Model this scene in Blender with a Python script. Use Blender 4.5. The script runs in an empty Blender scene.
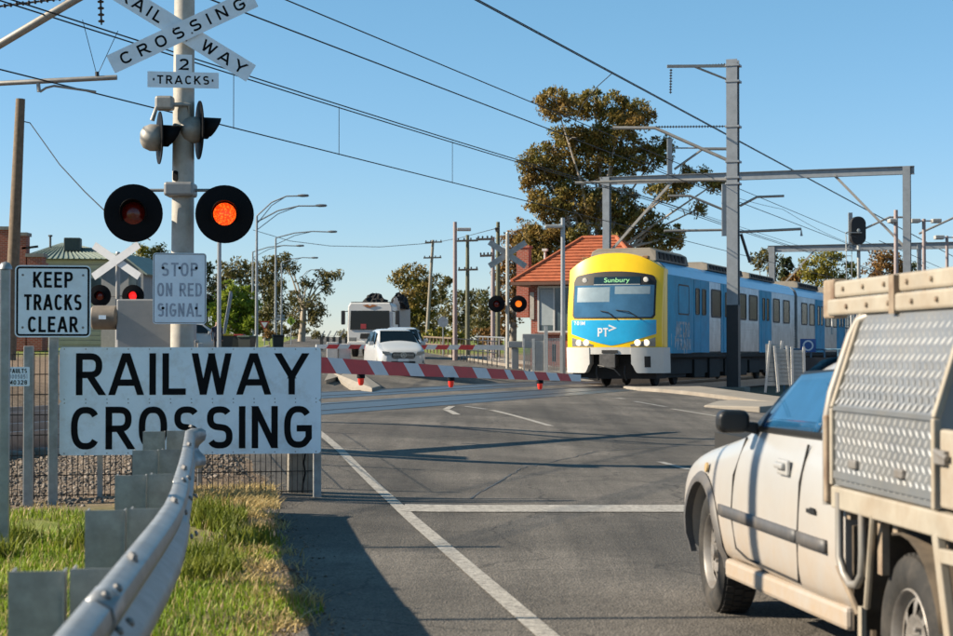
import bpy, bmesh, math, random
import numpy as np
from mathutils import Vector, Matrix
random.seed(11)
rng = np.random.default_rng(5)
R = math.radians
SC = bpy.context.scene
COL = SC.collection
# ------------------------------------------------------------------ camera
FPX, CX, CY, HOR = 1750.0, 476.5, 318.0, 352.0
PITCH = math.atan((HOR - CY) / FPX)
CAMZ = 1.43
cam_d = bpy.data.cameras.new('camera'); cam = bpy.data.objects.new('camera', cam_d); COL.objects.link(cam)
cam_d.sensor_width = 36.0; cam_d.lens = 36.0 * FPX / 953.0
cam_d.clip_start = 0.1; cam_d.clip_end = 6000
cam_d.dof.use_dof = True; cam_d.dof.focus_distance = 27.0; cam_d.dof.aperture_fstop = 5.0
cam.location = (0, 0, CAMZ); cam.rotation_euler = (math.pi / 2 + PITCH, 0, 0)
SC.camera = cam
# ------------------------------------------------------------------ sky, sun, exposure
SUN_EL, SUN_AZ = R(30), R(-93)           # azimuth from +Y clockwise: the sun stands to the left
wd = bpy.data.worlds.new('World'); SC.world = wd; wd.use_nodes = True
nt = wd.node_tree; bg = nt.nodes['Background']
sky = nt.nodes.new('ShaderNodeTexSky'); sky.sky_type = 'NISHITA'; sky.sun_disc = False
sky.sun_elevation = SUN_EL; sky.sun_rotation = SUN_AZ
sky.altitude = 0; sky.air_density = 1.0; sky.dust_density = 0.0; sky.ozone_density = 9.0
sepc = nt.nodes.new('ShaderNodeSeparateColor'); cmb = nt.nodes.new('ShaderNodeCombineColor'); nt.links.new(sky.outputs[0], sepc.inputs[0])
for k, (pw, gain) in enumerate(((.95, 1.42), (.76, 1.72), (1.0, 1.11))):      # one colour grade for the whole sky: paler, more cyan
    a_ = nt.nodes.new('ShaderNodeMath'); a_.operation = 'POWER'; a_.inputs[1].default_value = pw; nt.links.new(sepc.outputs[k], a_.inputs[0])
    b_ = nt.nodes.new('ShaderNodeMath'); b_.operation = 'MULTIPLY'; b_.inputs[1].default_value = gain; nt.links.new(a_.outputs[0], b_.inputs[0]); nt.links.new(b_.outputs[0], cmb.inputs[k])
nt.links.new(cmb.outputs[0], bg.inputs[0]); bg.inputs[1].default_value = 0.0615
sd = bpy.data.lights.new('sun', 'SUN'); sun = bpy.data.objects.new('sun', sd); COL.objects.link(sun)
sd.energy = 5.0; sd.angle = R(0.53); sd.color = (1.0, 0.87, 0.68)
sdir = Vector((math.sin(SUN_AZ) * math.cos(SUN_EL), math.cos(SUN_AZ) * math.cos(SUN_EL), math.sin(SUN_EL)))
sun.rotation_euler = sdir.to_track_quat('Z', 'Y').to_euler(); sun.location = (-30, 0, 30)
SC.view_settings.view_transform = 'Standard'; SC.view_settings.look = 'None'
SC.view_settings.exposure = 1.15; SC.view_settings.gamma = 1.0; SC.view_settings.use_curve_mapping = False
SC.render.engine = 'CYCLES'
# ------------------------------------------------------------------ picture to place
def W(px, py, Y):
    x = (px - CX) / FPX; y = (CY - py) / FPX
    f = math.cos(PITCH) - math.sin(PITCH) * y; u = math.sin(PITCH) + math.cos(PITCH) * y
    s = Y / f
    return Vector((x * s, Y, CAMZ + u * s))
# the track: runs from the train's nose away to the right
TH = math.atan(654.0 / FPX)
P0 = Vector((4.16, 54.0)); TD = Vector((math.sin(TH), math.cos(TH))); TN = Vector((-TD.y, TD.x))
def uof(x, y): return TN.x * (x - P0.x) + TN.y * (y - P0.y)
def tof(x, y): return TD.x * (x - P0.x) + TD.y * (y - P0.y)
def TP(t, u): return (P0.x + TD.x * t + TN.x * u, P0.y + TD.y * t + TN.y * u)
def sstep(a, b, x):
    t = max(0.0, min(1.0, (x - a) / (b - a))); return t * t * (3 - 2 * t)
def interp(tab, y):
    if y <= tab[0][0]: a, b = tab[0], tab[1]
    elif y >= tab[-1][0]: a, b = tab[-2], tab[-1]
    else:
        for a, b in zip(tab, tab[1:]):
            if a[0] <= y <= b[0]: break
    return a[1] + (b[1] - a[1]) * (y - a[0]) / (b[0] - a[0])
def smooth(tab, y, w=3.0): return (interp(tab, y - w) + 2 * interp(tab, y) + interp(tab, y + w)) / 4
T_C = [(0, 5.25), (10, 3.75), (20, 2.25), (33, .3), (45, -1.75), (55, -3.5), (62, -4.4), (95, -7.3), (160, -13), (300, -25), (900, -78)]
T_L = [(0, .45), (10, -1.0), (20, -2.55), (24, -3.2), (33, -5.0), (45, -6.9), (55, -8.6), (62, -9.4), (95, -12), (160, -18), (300, -30), (900, -83)]
T_R = [(0, 17), (25, 12.5), (36, 9.6), (42, 7.5), (49, 4.95), (54, 4.1), (60, 3.9), (66, 3.3), (75, 1.9), (100, -1.2), (160, -7.2), (300, -20), (900, -73)]
def RC(y): return smooth(T_C, y)
def RL(y): return smooth(T_L, y, 1.5)
def RR(y): return smooth(T_R, y, 1.5)
def inroad(x, y):
    return min(sstep(-2.2, -.2, x - RL(y)), 1 - sstep(.2, 2.2, x - RR(y)))
def H(x, y):
    u = uof(x, y)
    far = .40 * max(0., min(1., (u - 6.4) / 3.0)) + .031 * max(0., min(112., u - 9.4))
    road = 0.3 * sstep(-9.5, -2.4, u)
    off = 0.02 * sstep(-9, -4, u) + 0.28 * sstep(7.0, 10.0, u)
    w = inroad(x, y)
    return road * w + off * (1 - w) + far
def Gp(px, py):
    Y = 30.0
    for _ in range(60):
        p = W(px, py, Y); z = H(p.x, p.y)
        Yn = Y * (CAMZ - z) / max(1e-4, CAMZ - p.z)
        Y = Y + 0.6 * (Yn - Y)
    return W(px, py, Y)
def on(px, Y, dz=0.0):
    p = W(px, 352, Y); return Vector((p.x, Y, H(p.x, Y) + dz))
# ------------------------------------------------------------------ materials
MATS = {}
def M(name, c, rough=.6, metal=0., var=.18, scale=6., bump=0., bscale=40., dirt=None, dscale=2., damt=.5, spec=.5, emit=None, es=0., coat=0., island=0., c2=None, wave=None, alb=True, dlo=.45):
    if name in MATS: return MATS[name]
    m = bpy.data.materials.new(name); m.use_nodes = True; n = m.node_tree.nodes; l = m.node_tree.links
    b = n['Principled BSDF']; b.inputs['Roughness'].default_value = rough; b.inputs['Metallic'].default_value = metal
    b.inputs['Specular IOR Level'].default_value = spec
    if coat: b.inputs['Coat Weight'].default_value = coat; b.inputs['Coat Roughness'].default_value = .08
    tc = n.new('ShaderNodeTexCoord'); src = tc.outputs['Object']
    nz = n.new('ShaderNodeTexNoise'); nz.inputs['Scale'].default_value = scale; nz.inputs['Detail'].default_value = 6; nz.inputs['Roughness'].default_value = .65
    l.new(src, nz.inputs['Vector'])
    rp = n.new('ShaderNodeValToRGB'); l.new(nz.outputs['Fac'], rp.inputs['Fac'])
    if emit is None and alb: c = tuple(v * .63 for v in c); c2 = None if c2 is None else tuple(v * .63 for v in c2); dirt = None if dirt is None else tuple(v * .63 for v in dirt)
    ca = tuple(max(0, v * (1 - var)) for v in c) if c2 is None else c
    cb = tuple(min(1, v * (1 + var)) for v in c) if c2 is None else c2
    rp.color_ramp.elements[0].position = .32; rp.color_ramp.elements[1].position = .68
    rp.color_ramp.elements[0].color = (*ca, 1); rp.color_ramp.elements[1].color = (*cb, 1)
    out = rp.outputs['Color']
    if island:
        g = n.new('ShaderNodeNewGeometry'); hs = n.new('ShaderNodeHueSaturation'); mp = n.new('ShaderNodeMapRange')
        mp.inputs['To Min'].default_value = 1 - island; mp.inputs['To Max'].default_value = 1 + island
        l.new(g.outputs['Random Per Island'], mp.inputs['Value']); l.new(mp.outputs[0], hs.inputs['Value']); l.new(out, hs.inputs['Color'])
        out = hs.outputs['Color']
    if dirt:
        dn = n.new('ShaderNodeTexNoise'); dn.inputs['Scale'].default_value = dscale; dn.inputs['Detail'].default_value = 8; dn.inputs['Roughness'].default_value = .7
        l.new(src, dn.inputs['Vector'])
        dr = n.new('ShaderNodeMapRange'); dr.inputs['From Min'].default_value = dlo; dr.inputs['From Max'].default_value = dlo + .3; dr.inputs['To Max'].default_value = damt
        l.new(dn.outputs['Fac'], dr.inputs['Value'])
        mx = n.new('ShaderNodeMix'); mx.data_type = 'RGBA'; l.new(dr.outputs[0], mx.inputs['Factor']); l.new(out, mx.inputs['A']); mx.inputs['B'].default_value = (*dirt, 1)
        out = mx.outputs['Result']
    l.new(out, b.inputs['Base Color'])
    if bump:
        bn = n.new('ShaderNodeTexNoise'); bn.inputs['Scale'].default_value = bscale; bn.inputs['Detail'].default_value = 4; l.new(src, bn.inputs['Vector'])
        bp = n.new('ShaderNodeBump'); bp.inputs['Strength'].default_value = bump; bp.inputs['Distance'].default_value = .02
        l.new(bn.outputs['Fac'], bp.inputs['Height']); l.new(bp.outputs[0], b.inputs['Normal'])
    if emit:
        b.inputs['Emission Color'].default_value = (*emit, 1); b.inputs['Emission Strength'].default_value = es
    MATS[name] = m; return m
def leafmat(name, c, c2, isl=.35, trans=.25, scale=.35):
    m = M(name, c, rough=.55, c2=c2, scale=scale, island=isl, spec=.25, alb=False)
    n = m.node_tree.nodes; l = m.node_tree.links; b = n['Principled BSDF']
    src = b.inputs['Base Color'].links[0].from_socket
    t = n.new('ShaderNodeBsdfTranslucent'); l.new(src, t.inputs['Color'])
    mx = n.new('ShaderNodeMixShader'); mx.inputs[0].default_value = trans
    l.new(b.outputs[0], mx.inputs[1]); l.new(t.outputs[0], mx.inputs[2]); l.new(mx.outputs[0], n['Material Output'].inputs['Surface'])
    return m
# ------------------------------------------------------------------ mesh builder
class MB:
    def __init__(s): s.v = []; s.f = []; s.m = []
    def add(s, v, f, m=0):
        o = len(s.v); s.v += [tuple(p) for p in v]; s.f += [tuple(i + o for i in q) for q in f]; s.m += [m] * len(f); return s
    def box(s, c, d, rot=None, m=0):
        x, y, z = d[0] / 2, d[1] / 2, d[2] / 2
        p = [Vector((a * x, b * y, e * z)) for a in (-1, 1) for b in (-1, 1) for e in (-1, 1)]
        if rot is not None: p = [rot @ q for q in p]
        c = Vector(c); p = [q + c for q in p]
        return s.add(p, [(0, 1, 3, 2), (4, 6, 7, 5), (0, 4, 5, 1), (2, 3, 7, 6), (0, 2, 6, 4), (1, 5, 7, 3)], m)
    def beam(s, a, b, w, h, up=(0, 0, 1), m=0):
        a, b = Vector(a), Vector(b); d = (b - a); L = d.length; d.normalize()
        up = Vector(up)
        if abs(d.dot(up)) > .98: up = Vector((0, 1, 0))
        x = d.cross(up).normalized(); z = x.cross(d)
        return s.box((a + b) / 2, (w, L, h), Matrix((x, d, z)).transposed(), m)
    def tube(s, pts, r, n=8, cap=True, m=0):
        pts = [Vector(p) for p in pts]; rr = r if isinstance(r, (list, tuple)) else [r] * len(pts)
        v = []; f = []; prev = None
        for i, p in enumerate(pts):
            a = pts[max(0, i - 1)]; b = pts[min(len(pts) - 1, i + 1)]
            d = (b - a).normalized()
            if prev is None:
                up = Vector((0, 0, 1)) if abs(d.z) < .9 else Vector((1, 0, 0))
                x = d.cross(up).normalized()
            else:
                x = (prev - d * prev.dot(d)).normalized()
            prev = x; y = d.cross(x)
            for k in range(n):
                t = 2 * math.pi * k / n; v.append(p + (x * math.cos(t) + y * math.sin(t)) * rr[i])
        for i in range(len(pts) - 1):
            for k in range(n):
                k2 = (k + 1) % n; f.append((i * n + k, i * n + k2, (i + 1) * n + k2, (i + 1) * n + k))
        if cap: f.append(tuple(range(n - 1, -1, -1))); f.append(tuple((len(pts) - 1) * n + k for k in range(n)))
        return s.add(v, f, m)
    def lathe(s, prof, n=24, mat=None, cap=False, m=0):      # prof: (r, h) along local z
        mat = mat or Matrix.Identity(4); v = []; f = []
        for r, h in prof:
            for k in range(n):
                t = 2 * math.pi * k / n; v.append(mat @ Vector((r * math.cos(t), r * math.sin(t), h)))
        for i in range(len(prof) - 1):
            for k in range(n):
                k2 = (k + 1) % n; f.append((i * n + k, i * n + k2, (i + 1) * n + k2, (i + 1) * n + k))
        if cap: f.append(tuple(range(n - 1, -1, -1))); f.append(tuple((len(prof) - 1) * n + k for k in range(n)))
        return s.add(v, f, m)
    def prism(s, poly, d0, d1, mat=None, m=0):               # poly in local xy, extruded along z
        mat = mat or Matrix.Identity(4); n = len(poly)
        v = [mat @ Vector((x, y, d0)) for x, y in poly] + [mat @ Vector((x, y, d1)) for x, y in poly]
        f = [tuple(range(n - 1, -1, -1)), tuple(range(n, 2 * n))] + [(k, (k + 1) % n, n + (k + 1) % n, n + k) for k in range(n)]
        return s.add(v, f, m)
    def grid(s, rows, close=False, m=0):
        nr, nc = len(rows), len(rows[0]); v = [p for r in rows for p in r]; f = []
        for i in range(nr - 1):
            for j in range(nc if close else nc - 1):
                j2 = (j + 1) % nc; f.append((i * nc + j, i * nc + j2, (i + 1) * nc + j2, (i + 1) * nc + j))
        return s.add(v, f, m)
    def build(s, name, mat, parent=None, smooth=None, bevel=0, seg=2, loc=None):
        me = bpy.data.meshes.new(name); me.from_pydata(s.v, [], s.f); 
        mats = mat if isinstance(mat, (list, tuple)) else [mat]
        for k in mats: me.materials.append(k)
        if len(mats) > 1: me.polygons.foreach_set('material_index', s.m)
        if smooth is not None:
            me.polygons.foreach_set('use_smooth', [True] * len(me.polygons)); me.set_sharp_from_angle(angle=R(smooth))
        me.update()
        o = bpy.data.objects.new(name, me); COL.objects.link(o)
        if parent: o.parent = parent
        if loc: o.location = loc
        if bevel:
            b = o.modifiers.new('bevel', 'BEVEL'); b.width = bevel; b.segments = seg; b.limit_method = 'ANGLE'; b.angle_limit = R(40); b.harden_normals = False
        return o
def fixn(o):
    bm = bmesh.new(); bm.from_mesh(o.data); bmesh.ops.recalc_face_normals(bm, faces=bm.faces); bm.to_mesh(o.data); bm.free(); return o
def tag(o, label, cat, group=None, kind=None):
    if label: o['label'] = label
    if cat: o['category'] = cat
    if group: o['group'] = group
    if kind: o['kind'] = kind
    return o
def thing(name, label, cat, loc=(0, 0, 0), rz=0., group=None):
    o = bpy.data.objects.new(name, None); COL.objects.link(o); o.location = loc; o.rotation_euler = (0, 0, rz); o.empty_display_size = .2
    return tag(o, label, cat, group)
def copytree(o, parent=None, label=None, group=None):
    c = o.copy(); COL.objects.link(c); c.parent = parent
    if label: c['label'] = label
    if group: c['group'] = group
    for ch in list(o.children): copytree(ch, c)
    return c
def struct(o): o['kind'] = 'structure'; return o
def RotTo(d, up=(0, 0, 1)):          # matrix whose local z points along d
    return Vector(d).to_track_quat('Z', 'Y').to_matrix().to_4x4()
def circle(r, n=24, cx=0, cy=0): return [(cx + r * math.cos(2 * math.pi * k / n), cy + r * math.sin(2 * math.pi * k / n)) for k in range(n)]
def rrect(w, h, r, n=5, cx=0, cy=0):
    o = []
    for (sx, sy, a0) in ((1, 1, 0), (-1, 1, 90), (-1, -1, 180), (1, -1, 270)):
        for k in range(n + 1):
            a = R(a0 + 90 * k / n); o.append((cx + sx * (w / 2 - r) + r * math.cos(a), cy + sy * (h / 2 - r) + r * math.sin(a)))
    return o
# ------------------------------------------------------------------ stroke lettering (road-sign letter shapes)
def _arc(cx, cy, rx, ry, a0, a1, n=14):
    o = []
    for k in range(n + 1):
        a = R(a0 + (a1 - a0) * k / n); c, s_ = math.cos(a), math.sin(a); e = .8
        o.append((cx + rx * math.copysign(abs(c) ** e, c), cy + ry * math.copysign(abs(s_) ** e, s_)))
    return o
GL = {
 'A': (.82, [[(0, 0), (.36, 1)], [(.46, 1), (.82, 0)], [(.17, .26), (.65, .26)]]),
 'B': (.62, [[(0, 0), (0, 1), (.34, 1)] + _arc(.34, .76, .26, .24, 90, -90) + [(0, .52)], [(0, 0), (.36, 0)] + _arc(.36, .26, .26, .26, -90, 90)]),
 'C': (.66, [_arc(.35, .5, .35, .5, 38, 322, 24)]),
 'D': (.64, [[(0, 0), (0, 1), (.26, 1)] + _arc(.26, .5, .38, .5, 90, -90, 18) + [(0, 0)]]),
 'E': (.54, [[(.54, 1), (0, 1), (0, 0), (.54, 0)], [(0, .52), (.46, .52)]]),
 'F': (.52, [[(.52, 1), (0, 1), (0, 0)], [(0, .52), (.44, .52)]]),
 'G': (.68, [_arc(.35, .5, .35, .5, 40, 320, 24) + [(.68, .2), (.68, .46), (.4, .46)]]),
 'I': (.0, [[(0, 0), (0, 1)]]),
 'K': (.62, [[(0, 0), (0, 1)], [(0.02, .38), (.56, 1)], [(.62, 0), (.22, .58)]]),
 'L': (.52, [[(0, 1), (0, 0), (.52, 0)]]),
 'M': (.78, [[(0, 0), (0, 1)], [(.03, 1), (.38, .2)], [(.40, .2), (.75, 1)], [(.78, 1), (.78, 0)]]),
 'N': (.62, [[(0, 0), (0, 1)], [(.58, 0), (.04, 1)], [(.62, 0), (.62, 1)]]),
 'O': (.68, [_arc(.34, .5, .34, .5, 0, 360, 32)]),
 'P': (.6, [[(0, 0), (0, 1), (.32, 1)] + _arc(.32, .74, .28, .26, 90, -90) + [(0, .48)]]),
 'R': (.62, [[(0, 0), (0, 1), (.32, 1)] + _arc(.32, .74, .28, .26, 90, -90) + [(0, .48)], [(.3, .48), (.64, 0)]]),
 'S': (.62, [_arc(.31, .755, .29, .245, 30, 255, 16) + _arc(.32, .25, .3, .25, 80, -152, 16)]),
 'T': (.62, [[(0, 1), (.62, 1)], [(.31, 1), (.31, 0)]]),
 'U': (.62, [[(0, 1), (0, .3)] + _arc(.31, .3, .31, .3, 180, 360, 16) + [(.62, 1)]]),
 'W': (1.0, [[(.22, 0), (0, 1)], [(.26, 0), (.49, 1)], [(.74, 0), (.51, 1)], [(.78, 0), (1, 1)]]),
 'Y': (.76, [[(.35, .46), (0, 1)], [(.41, .46), (.76, 1)], [(.38, .5), (.38, 0)]]),
 '0': (.58, [_arc(.29, .5, .29, .5, 0, 360, 28)]), '1': (.16, [[(0, .8), (.16, 1), (.16, 0)]]),
 '2': (.58, [_arc(.29, .72, .28, .28, 165, -35, 14) + [(0, 0), (.58, 0)]]),
 '3': (.56, [_arc(.28, .75, .27, .25, 150, -90, 14), _arc(.28, .26, .28, .26, 90, -150, 14)]),
 '5': (.56, [[(.52, 1), (.06, 1), (.02, .52)] + _arc(.28, .32, .28, .32, 120, -150, 14)]),
 '7': (.54, [[(0, 1), (.54, 1), (.18, 0)]]), '8': (.56, [_arc(.28, .75, .26, .25, 0, 360, 20), _arc(.28, .25, .28, .25, 0, 360, 20)]),
 '>': (.8, [[(0, 1), (.8, .5), (0, 0)]]), '.': (.0, [[(0, .44), (0, .56)]]), ' ': (.22, []),
}
def ribbon(mb, pts, t, xf, closed=False):
    q = [pts[0]]
    for p_ in pts[1:]:
        if math.hypot(p_[0] - q[-1][0], p_[1] - q[-1][1]) > 1e-4 * 3: q.append(p_)
    pts = q
    if len(pts) == 2 and abs(pts[0][0] - pts[1][0]) > 1e-4 and abs(pts[0][1] - pts[1][1]) > 1e-4:      # slanted bar with level ends
        (x0, y0), (x1, y1) = pts if pts[0][1] < pts[1][1] else pts[::-1]
        sl = (x1 - x0) / (y1 - y0); w = t * math.sqrt(1 + sl * sl) / 2; e = t / 2
        v = [Vector((x0 - sl * e - w, y0 - e)), Vector((x0 - sl * e + w, y0 - e)), Vector((x1 + sl * e + w, y1 + e)), Vector((x1 + sl * e - w, y1 + e))]
        mb.add([xf(p_) for p_ in v], [(0, 1, 2, 3)]); return
    if not closed:                                           # square ends reach half a stroke further
        a, b = Vector(pts[0]), Vector(pts[1]); d = (a - b).normalized() * t / 2; ext0 = a + d if abs(d.x) < 1e-6 or abs(d.y) < 1e-6 else a
        a, b = Vector(pts[-1]), Vector(pts[-2]); d = (a - b).normalized() * t / 2; ext1 = a + d if abs(d.x) < 1e-6 or abs(d.y) < 1e-6 else a
        pts = [tuple(ext0)] + list(pts[1:-1]) + [tuple(ext1)]
    p = [Vector((a, b)) for a, b in pts]; n = len(p); L = []; Rr = []
    for i in range(n):
        a = p[i - 1] if i > 0 else (p[-2] if closed else None); b = p[i + 1] if i < n - 1 else (p[1] if closed else None)
        d1 = (p[i] - a).normalized() if a is not None else None; d2 = (b - p[i]).normalized() if b is not None else None
        if d1 is None: d1 = d2
        if d2 is None: d2 = d1
        n1 = Vector((-d1.y, d1.x)); n2 = Vector((-d2.y, d2.x)); m_ = n1 + n2
        if m_.length < 1e-5: m_ = n1.copy()
        m_.normalize(); k = min(2.2, 1 / max(.3, m_.dot(n1)))
        L.append(p[i] + m_ * t / 2 * k); Rr.append(p[i] - m_ * t / 2 * k)
    v = []; f = []
    for i in range(n): v.append(xf(L[i])); v.append(xf(Rr[i]))
    for i in range(n - 1): f.append((2 * i, 2 * i + 1, 2 * i + 3, 2 * i + 2))
    mb.add(v, f)
def lettering(mb, text, w, h, t, mat, gap=.28, lift=0.0015, fit=True):
    """text centred on local origin, w wide, h high, t stroke width; mat maps local xy to place (z is outwards)"""
    ws = [GL[c][0] for c in text]; g = gap
    hh = h - t; nat = sum(ws) * hh + (len(text) - 1) * (g * hh + t) + t
    sx = (w - t - (len(text) - 1) * t) / max(1e-6, nat - t - (len(text) - 1) * t) if fit else 1
    tot = w if fit else nat
    x = -tot / 2 + t / 2; k = 0
    for c in text:
        gw, st = GL[c]
        for s_ in st:
            k += 1; z = lift + 0.00025 * (k % 5)
            pts = [(x + a * hh * sx, -h / 2 + t / 2 + b * hh) for a, b in s_]
            cl = (Vector(s_[0]) - Vector(s_[-1])).length < 1e-4
            ribbon(mb, pts, t, lambda q, z=z: mat @ Vector((q.x, q.y, z)), cl)
        x += gw * hh * sx + t + g * hh * sx
def faceM(origin, yaw=0., tilt=0.):      # local x right, y up, z towards the camera (-Y world) then yawed about Z
    return Matrix.Translation(Vector(origin)) @ Matrix.Rotation(yaw, 4, 'Z') @ Matrix.Rotation(R(90), 4, 'X') @ Matrix.Rotation(tilt, 4, 'Z')
# ================================================================== THE SETTING
def axis(lo, hi, dlo, dhi, step, grow=1.35):
    a = list(np.arange(dlo, dhi + 1e-6, step)); s = step; x = dhi
    while x < hi: s *= grow; x += s; a.append(min(x, hi))
    s = step; x = dlo; pre = []
    while x > lo: s *= grow; x -= s; pre.append(max(x, lo))
    return pre[::-1] + a
def ground_sheet():
    xs = axis(-3500, 3500, -32, 26, .55); ys = axis(-60, 5200, 1, 112, .8)
    mb = MB(); rows = []; gr = []
    for y in ys:
        r = []
        for x in xs:
            z = H(x, y)
            inside = x > RL(y) + .35 and x < RR(y) - .35
            u = uof(x, y)
            if inside: z -= .09
            elif y < 18 and x < RL(y): z += .05 * math.sin(x * 2.3 + y * 1.1) * math.sin(y * 1.9 - x) * .6
            r.append((x, y, z))
            g = 0.
            if u < -5.5 and x < RL(y): g = (1 - sstep(-1.2, -.1, x - RL(y))) * (1 - sstep(14.2, 16.2, y))
            if u > 24: g = max(g, sstep(24, 34, u))
            gv = sstep(-6.5, -5.0, u) * (1 - sstep(7, 9, u)) if x < RL(y) + .3 else sstep(-2.6, -2.0, u) * (1 - sstep(7, 9, u))
            gr.append((g, gv, 0, 1))
        rows.append(r)
    mb.grid(rows)
    m = bpy.data.materials.new('ground_earth'); m.use_nodes = True; n = m.node_tree.nodes; l = m.node_tree.links; b = n['Principled BSDF']
    b.inputs['Roughness'].default_value = .95; b.inputs['Specular IOR Level'].default_value = .1
    tc = n.new('ShaderNodeTexCoord'); at = n.new('ShaderNodeAttribute'); at.attribute_name = 'cover'
    sp = n.new('ShaderNodeSeparateColor'); l.new(at.outputs['Color'], sp.inputs[0])
    def noise(sc, det=6, ro=.6):
        q = n.new('ShaderNodeTexNoise'); q.inputs['Scale'].default_value = sc; q.inputs['Detail'].default_value = det; q.inputs['Roughness'].default_value = ro; l.new(tc.outputs['Object'], q.inputs['Vector']); return q
    def ramp(src, cols):
        q = n.new('ShaderNodeValToRGB'); l.new(src, q.inputs[0]); e = q.color_ramp.elements
        e[0].position, e[0].color = cols[0][0], (*cols[0][1], 1); e[1].position, e[1].color = cols[-1][0], (*cols[-1][1], 1)
        for p_, c_ in cols[1:-1]: k = e.new(p_); k.color = (*c_, 1)
        return q.outputs[0]
    dirt = ramp(noise(5, 9, .75).outputs['Fac'], [(.3, (.10, .075, .055)), (.5, (.19, .14, .10)), (.7, (.27, .20, .15))])
    grass = ramp(noise(1.3, 8, .7).outputs['Fac'], [(.3, (.09, .12, .03)), (.5, (.16, .20, .045)), (.7, (.26, .24, .09))])
    vo = n.new('ShaderNodeTexVoronoi'); vo.inputs['Scale'].default_value = 17; l.new(tc.outputs['Object'], vo.inputs['Vector'])
    grav = ramp(vo.outputs['Distance'], [(.0, (.30, .25, .20)), (.45, (.22, .18, .15)), (.8, (.06, .05, .04))])
    gv2 = n.new('ShaderNodeMix'); gv2.data_type = 'RGBA'; gv2.blend_type = 'MULTIPLY'; gv2.inputs['Factor'].default_value = .8
    l.new(grav, gv2.inputs['A']); l.new(ramp(noise(30, 4, .7).outputs['Fac'], [(.3, (.55, .5, .45)), (.7, (1.25, 1.2, 1.1))]), gv2.inputs['B'])
    m1 = n.new('ShaderNodeMix'); m1.data_type = 'RGBA'; l.new(sp.outputs['Green'], m1.inputs['Factor']); l.new(dirt, m1.inputs['A']); l.new(gv2.outputs['Result'], m1.inputs['B'])
    m2 = n.new('ShaderNodeMix'); m2.data_type = 'RGBA'; l.new(sp.outputs['Red'], m2.inputs['Factor']); l.new(m1.outputs['Result'], m2.inputs['A']); l.new(grass, m2.inputs['B'])
    l.new(m2.outputs['Result'], b.inputs['Base Color'])
    bp = n.new('ShaderNodeBump'); bp.inputs['Strength'].default_value = .7; bp.inputs['Distance'].default_value = .05
    l.new(noise(14, 8, .8).outputs['Fac'], bp.inputs['Height']); l.new(bp.outputs[0], b.inputs['Normal'])
    o = mb.build('ground', m, smooth=60)
    ca = o.data.color_attributes.new('cover', 'FLOAT_COLOR', 'POINT')
    ca.data.foreach_set('color', np.array(gr, dtype=np.float32).ravel())
    return struct(o)
ground_sheet()

def asphalt():
    m = bpy.data.materials.new('asphalt'); m.use_nodes = True; n = m.node_tree.nodes; l = m.node_tree.links; b = n['Principled BSDF']
    b.inputs['Roughness'].default_value = .82; b.inputs['Specular IOR Level'].default_value = .35
    tc = n.new('ShaderNodeTexCoord')
    def noise(sc, det=6, ro=.6, st=None):
        q = n.new('ShaderNodeTexNoise'); q.inputs['Scale'].default_value = sc; q.inputs['Detail'].default_value = det; q.inputs['Roughness'].default_value = ro
        src = tc.outputs['Object']
        if st:
            mp = n.new('ShaderNodeMapping'); mp.inputs['Scale'].default_value = st; mp.inputs['Rotation'].default_value = (0, 0, R(-8.4)); l.new(src, mp.inputs[0]); src = mp.outputs[0]
        l.new(src, q.inputs['Vector']); return q.outputs['Fac']
    def mr(src, a, b_, c, d):
        q = n.new('ShaderNodeMapRange'); l.new(src, q.inputs['Value'])
        for k, v in zip(('From Min', 'From Max', 'To Min', 'To Max'), (a, b_, c, d)): q.inputs[k].default_value = v
        return q.outputs[0]
    def mul(a, b_):
        q = n.new('ShaderNodeMath'); q.operation = 'MULTIPLY'; l.new(a, q.inputs[0]); l.new(b_, q.inputs[1]); return q.outputs[0]
    vo = n.new('ShaderNodeTexVoronoi'); vo.inputs['Scale'].default_value = 75; l.new(tc.outputs['Object'], vo.inputs['Vector'])
    big = mr(noise(.55, 6, .65), .3, .7, .62, 1.3)
    streak = mr(noise(1.0, 5, .65, (1.7, .07, 1)), .32, .68, .66, 1.28)
    fine = mr(noise(190, 3, .8), .3, .7, .25, 1.8)
    agg = mr(vo.outputs['Color'], .1, .9, .55, 1.45)
    patch = mr(noise(.16, 2, .5), .48, .52, .80, 1.1)
    vc = n.new('ShaderNodeTexVoronoi'); vc.feature = 'DISTANCE_TO_EDGE'; vc.inputs['Scale'].default_value = .42
    wn = n.new('ShaderNodeTexNoise'); wn.inputs['Scale'].default_value = 2.2; wn.inputs['Detail'].default_value = 5; l.new(tc.outputs['Object'], wn.inputs['Vector'])
    va = n.new('ShaderNodeVectorMath'); va.operation = 'MULTIPLY_ADD'; l.new(wn.outputs['Color'], va.inputs[0]); va.inputs[1].default_value = (.55, .55, .0); l.new(tc.outputs['Object'], va.inputs[2]); l.new(va.outputs[0], vc.inputs['Vector'])
    crack = mr(vc.outputs['Distance'], .0, .0075, .45, 1.0)
    stain = mr(noise(2.6, 4, .6), .62, .72, 1.0, .72)
    val = mul(mul(mul(mul(big, streak), mul(fine, agg)), mul(patch, crack)), stain)
    cmix = n.new('ShaderNodeMix'); cmix.data_type = 'RGBA'; cmix.blend_type = 'MULTIPLY'; cmix.inputs['Factor'].default_value = 1
    cmix.inputs['A'].default_value = (.098, .087, .075, 1); l.new(val, cmix.inputs['B']); l.new(cmix.outputs['Result'], b.inputs['Base Color'])
    bp = n.new('ShaderNodeBump'); bp.inputs['Strength'].default_value = .55; bp.inputs['Distance'].default_value = .012
    l.new(vo.outputs['Distance'], bp.inputs['Height']); l.new(bp.outputs[0], b.inputs['Normal'])
    return m
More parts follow.
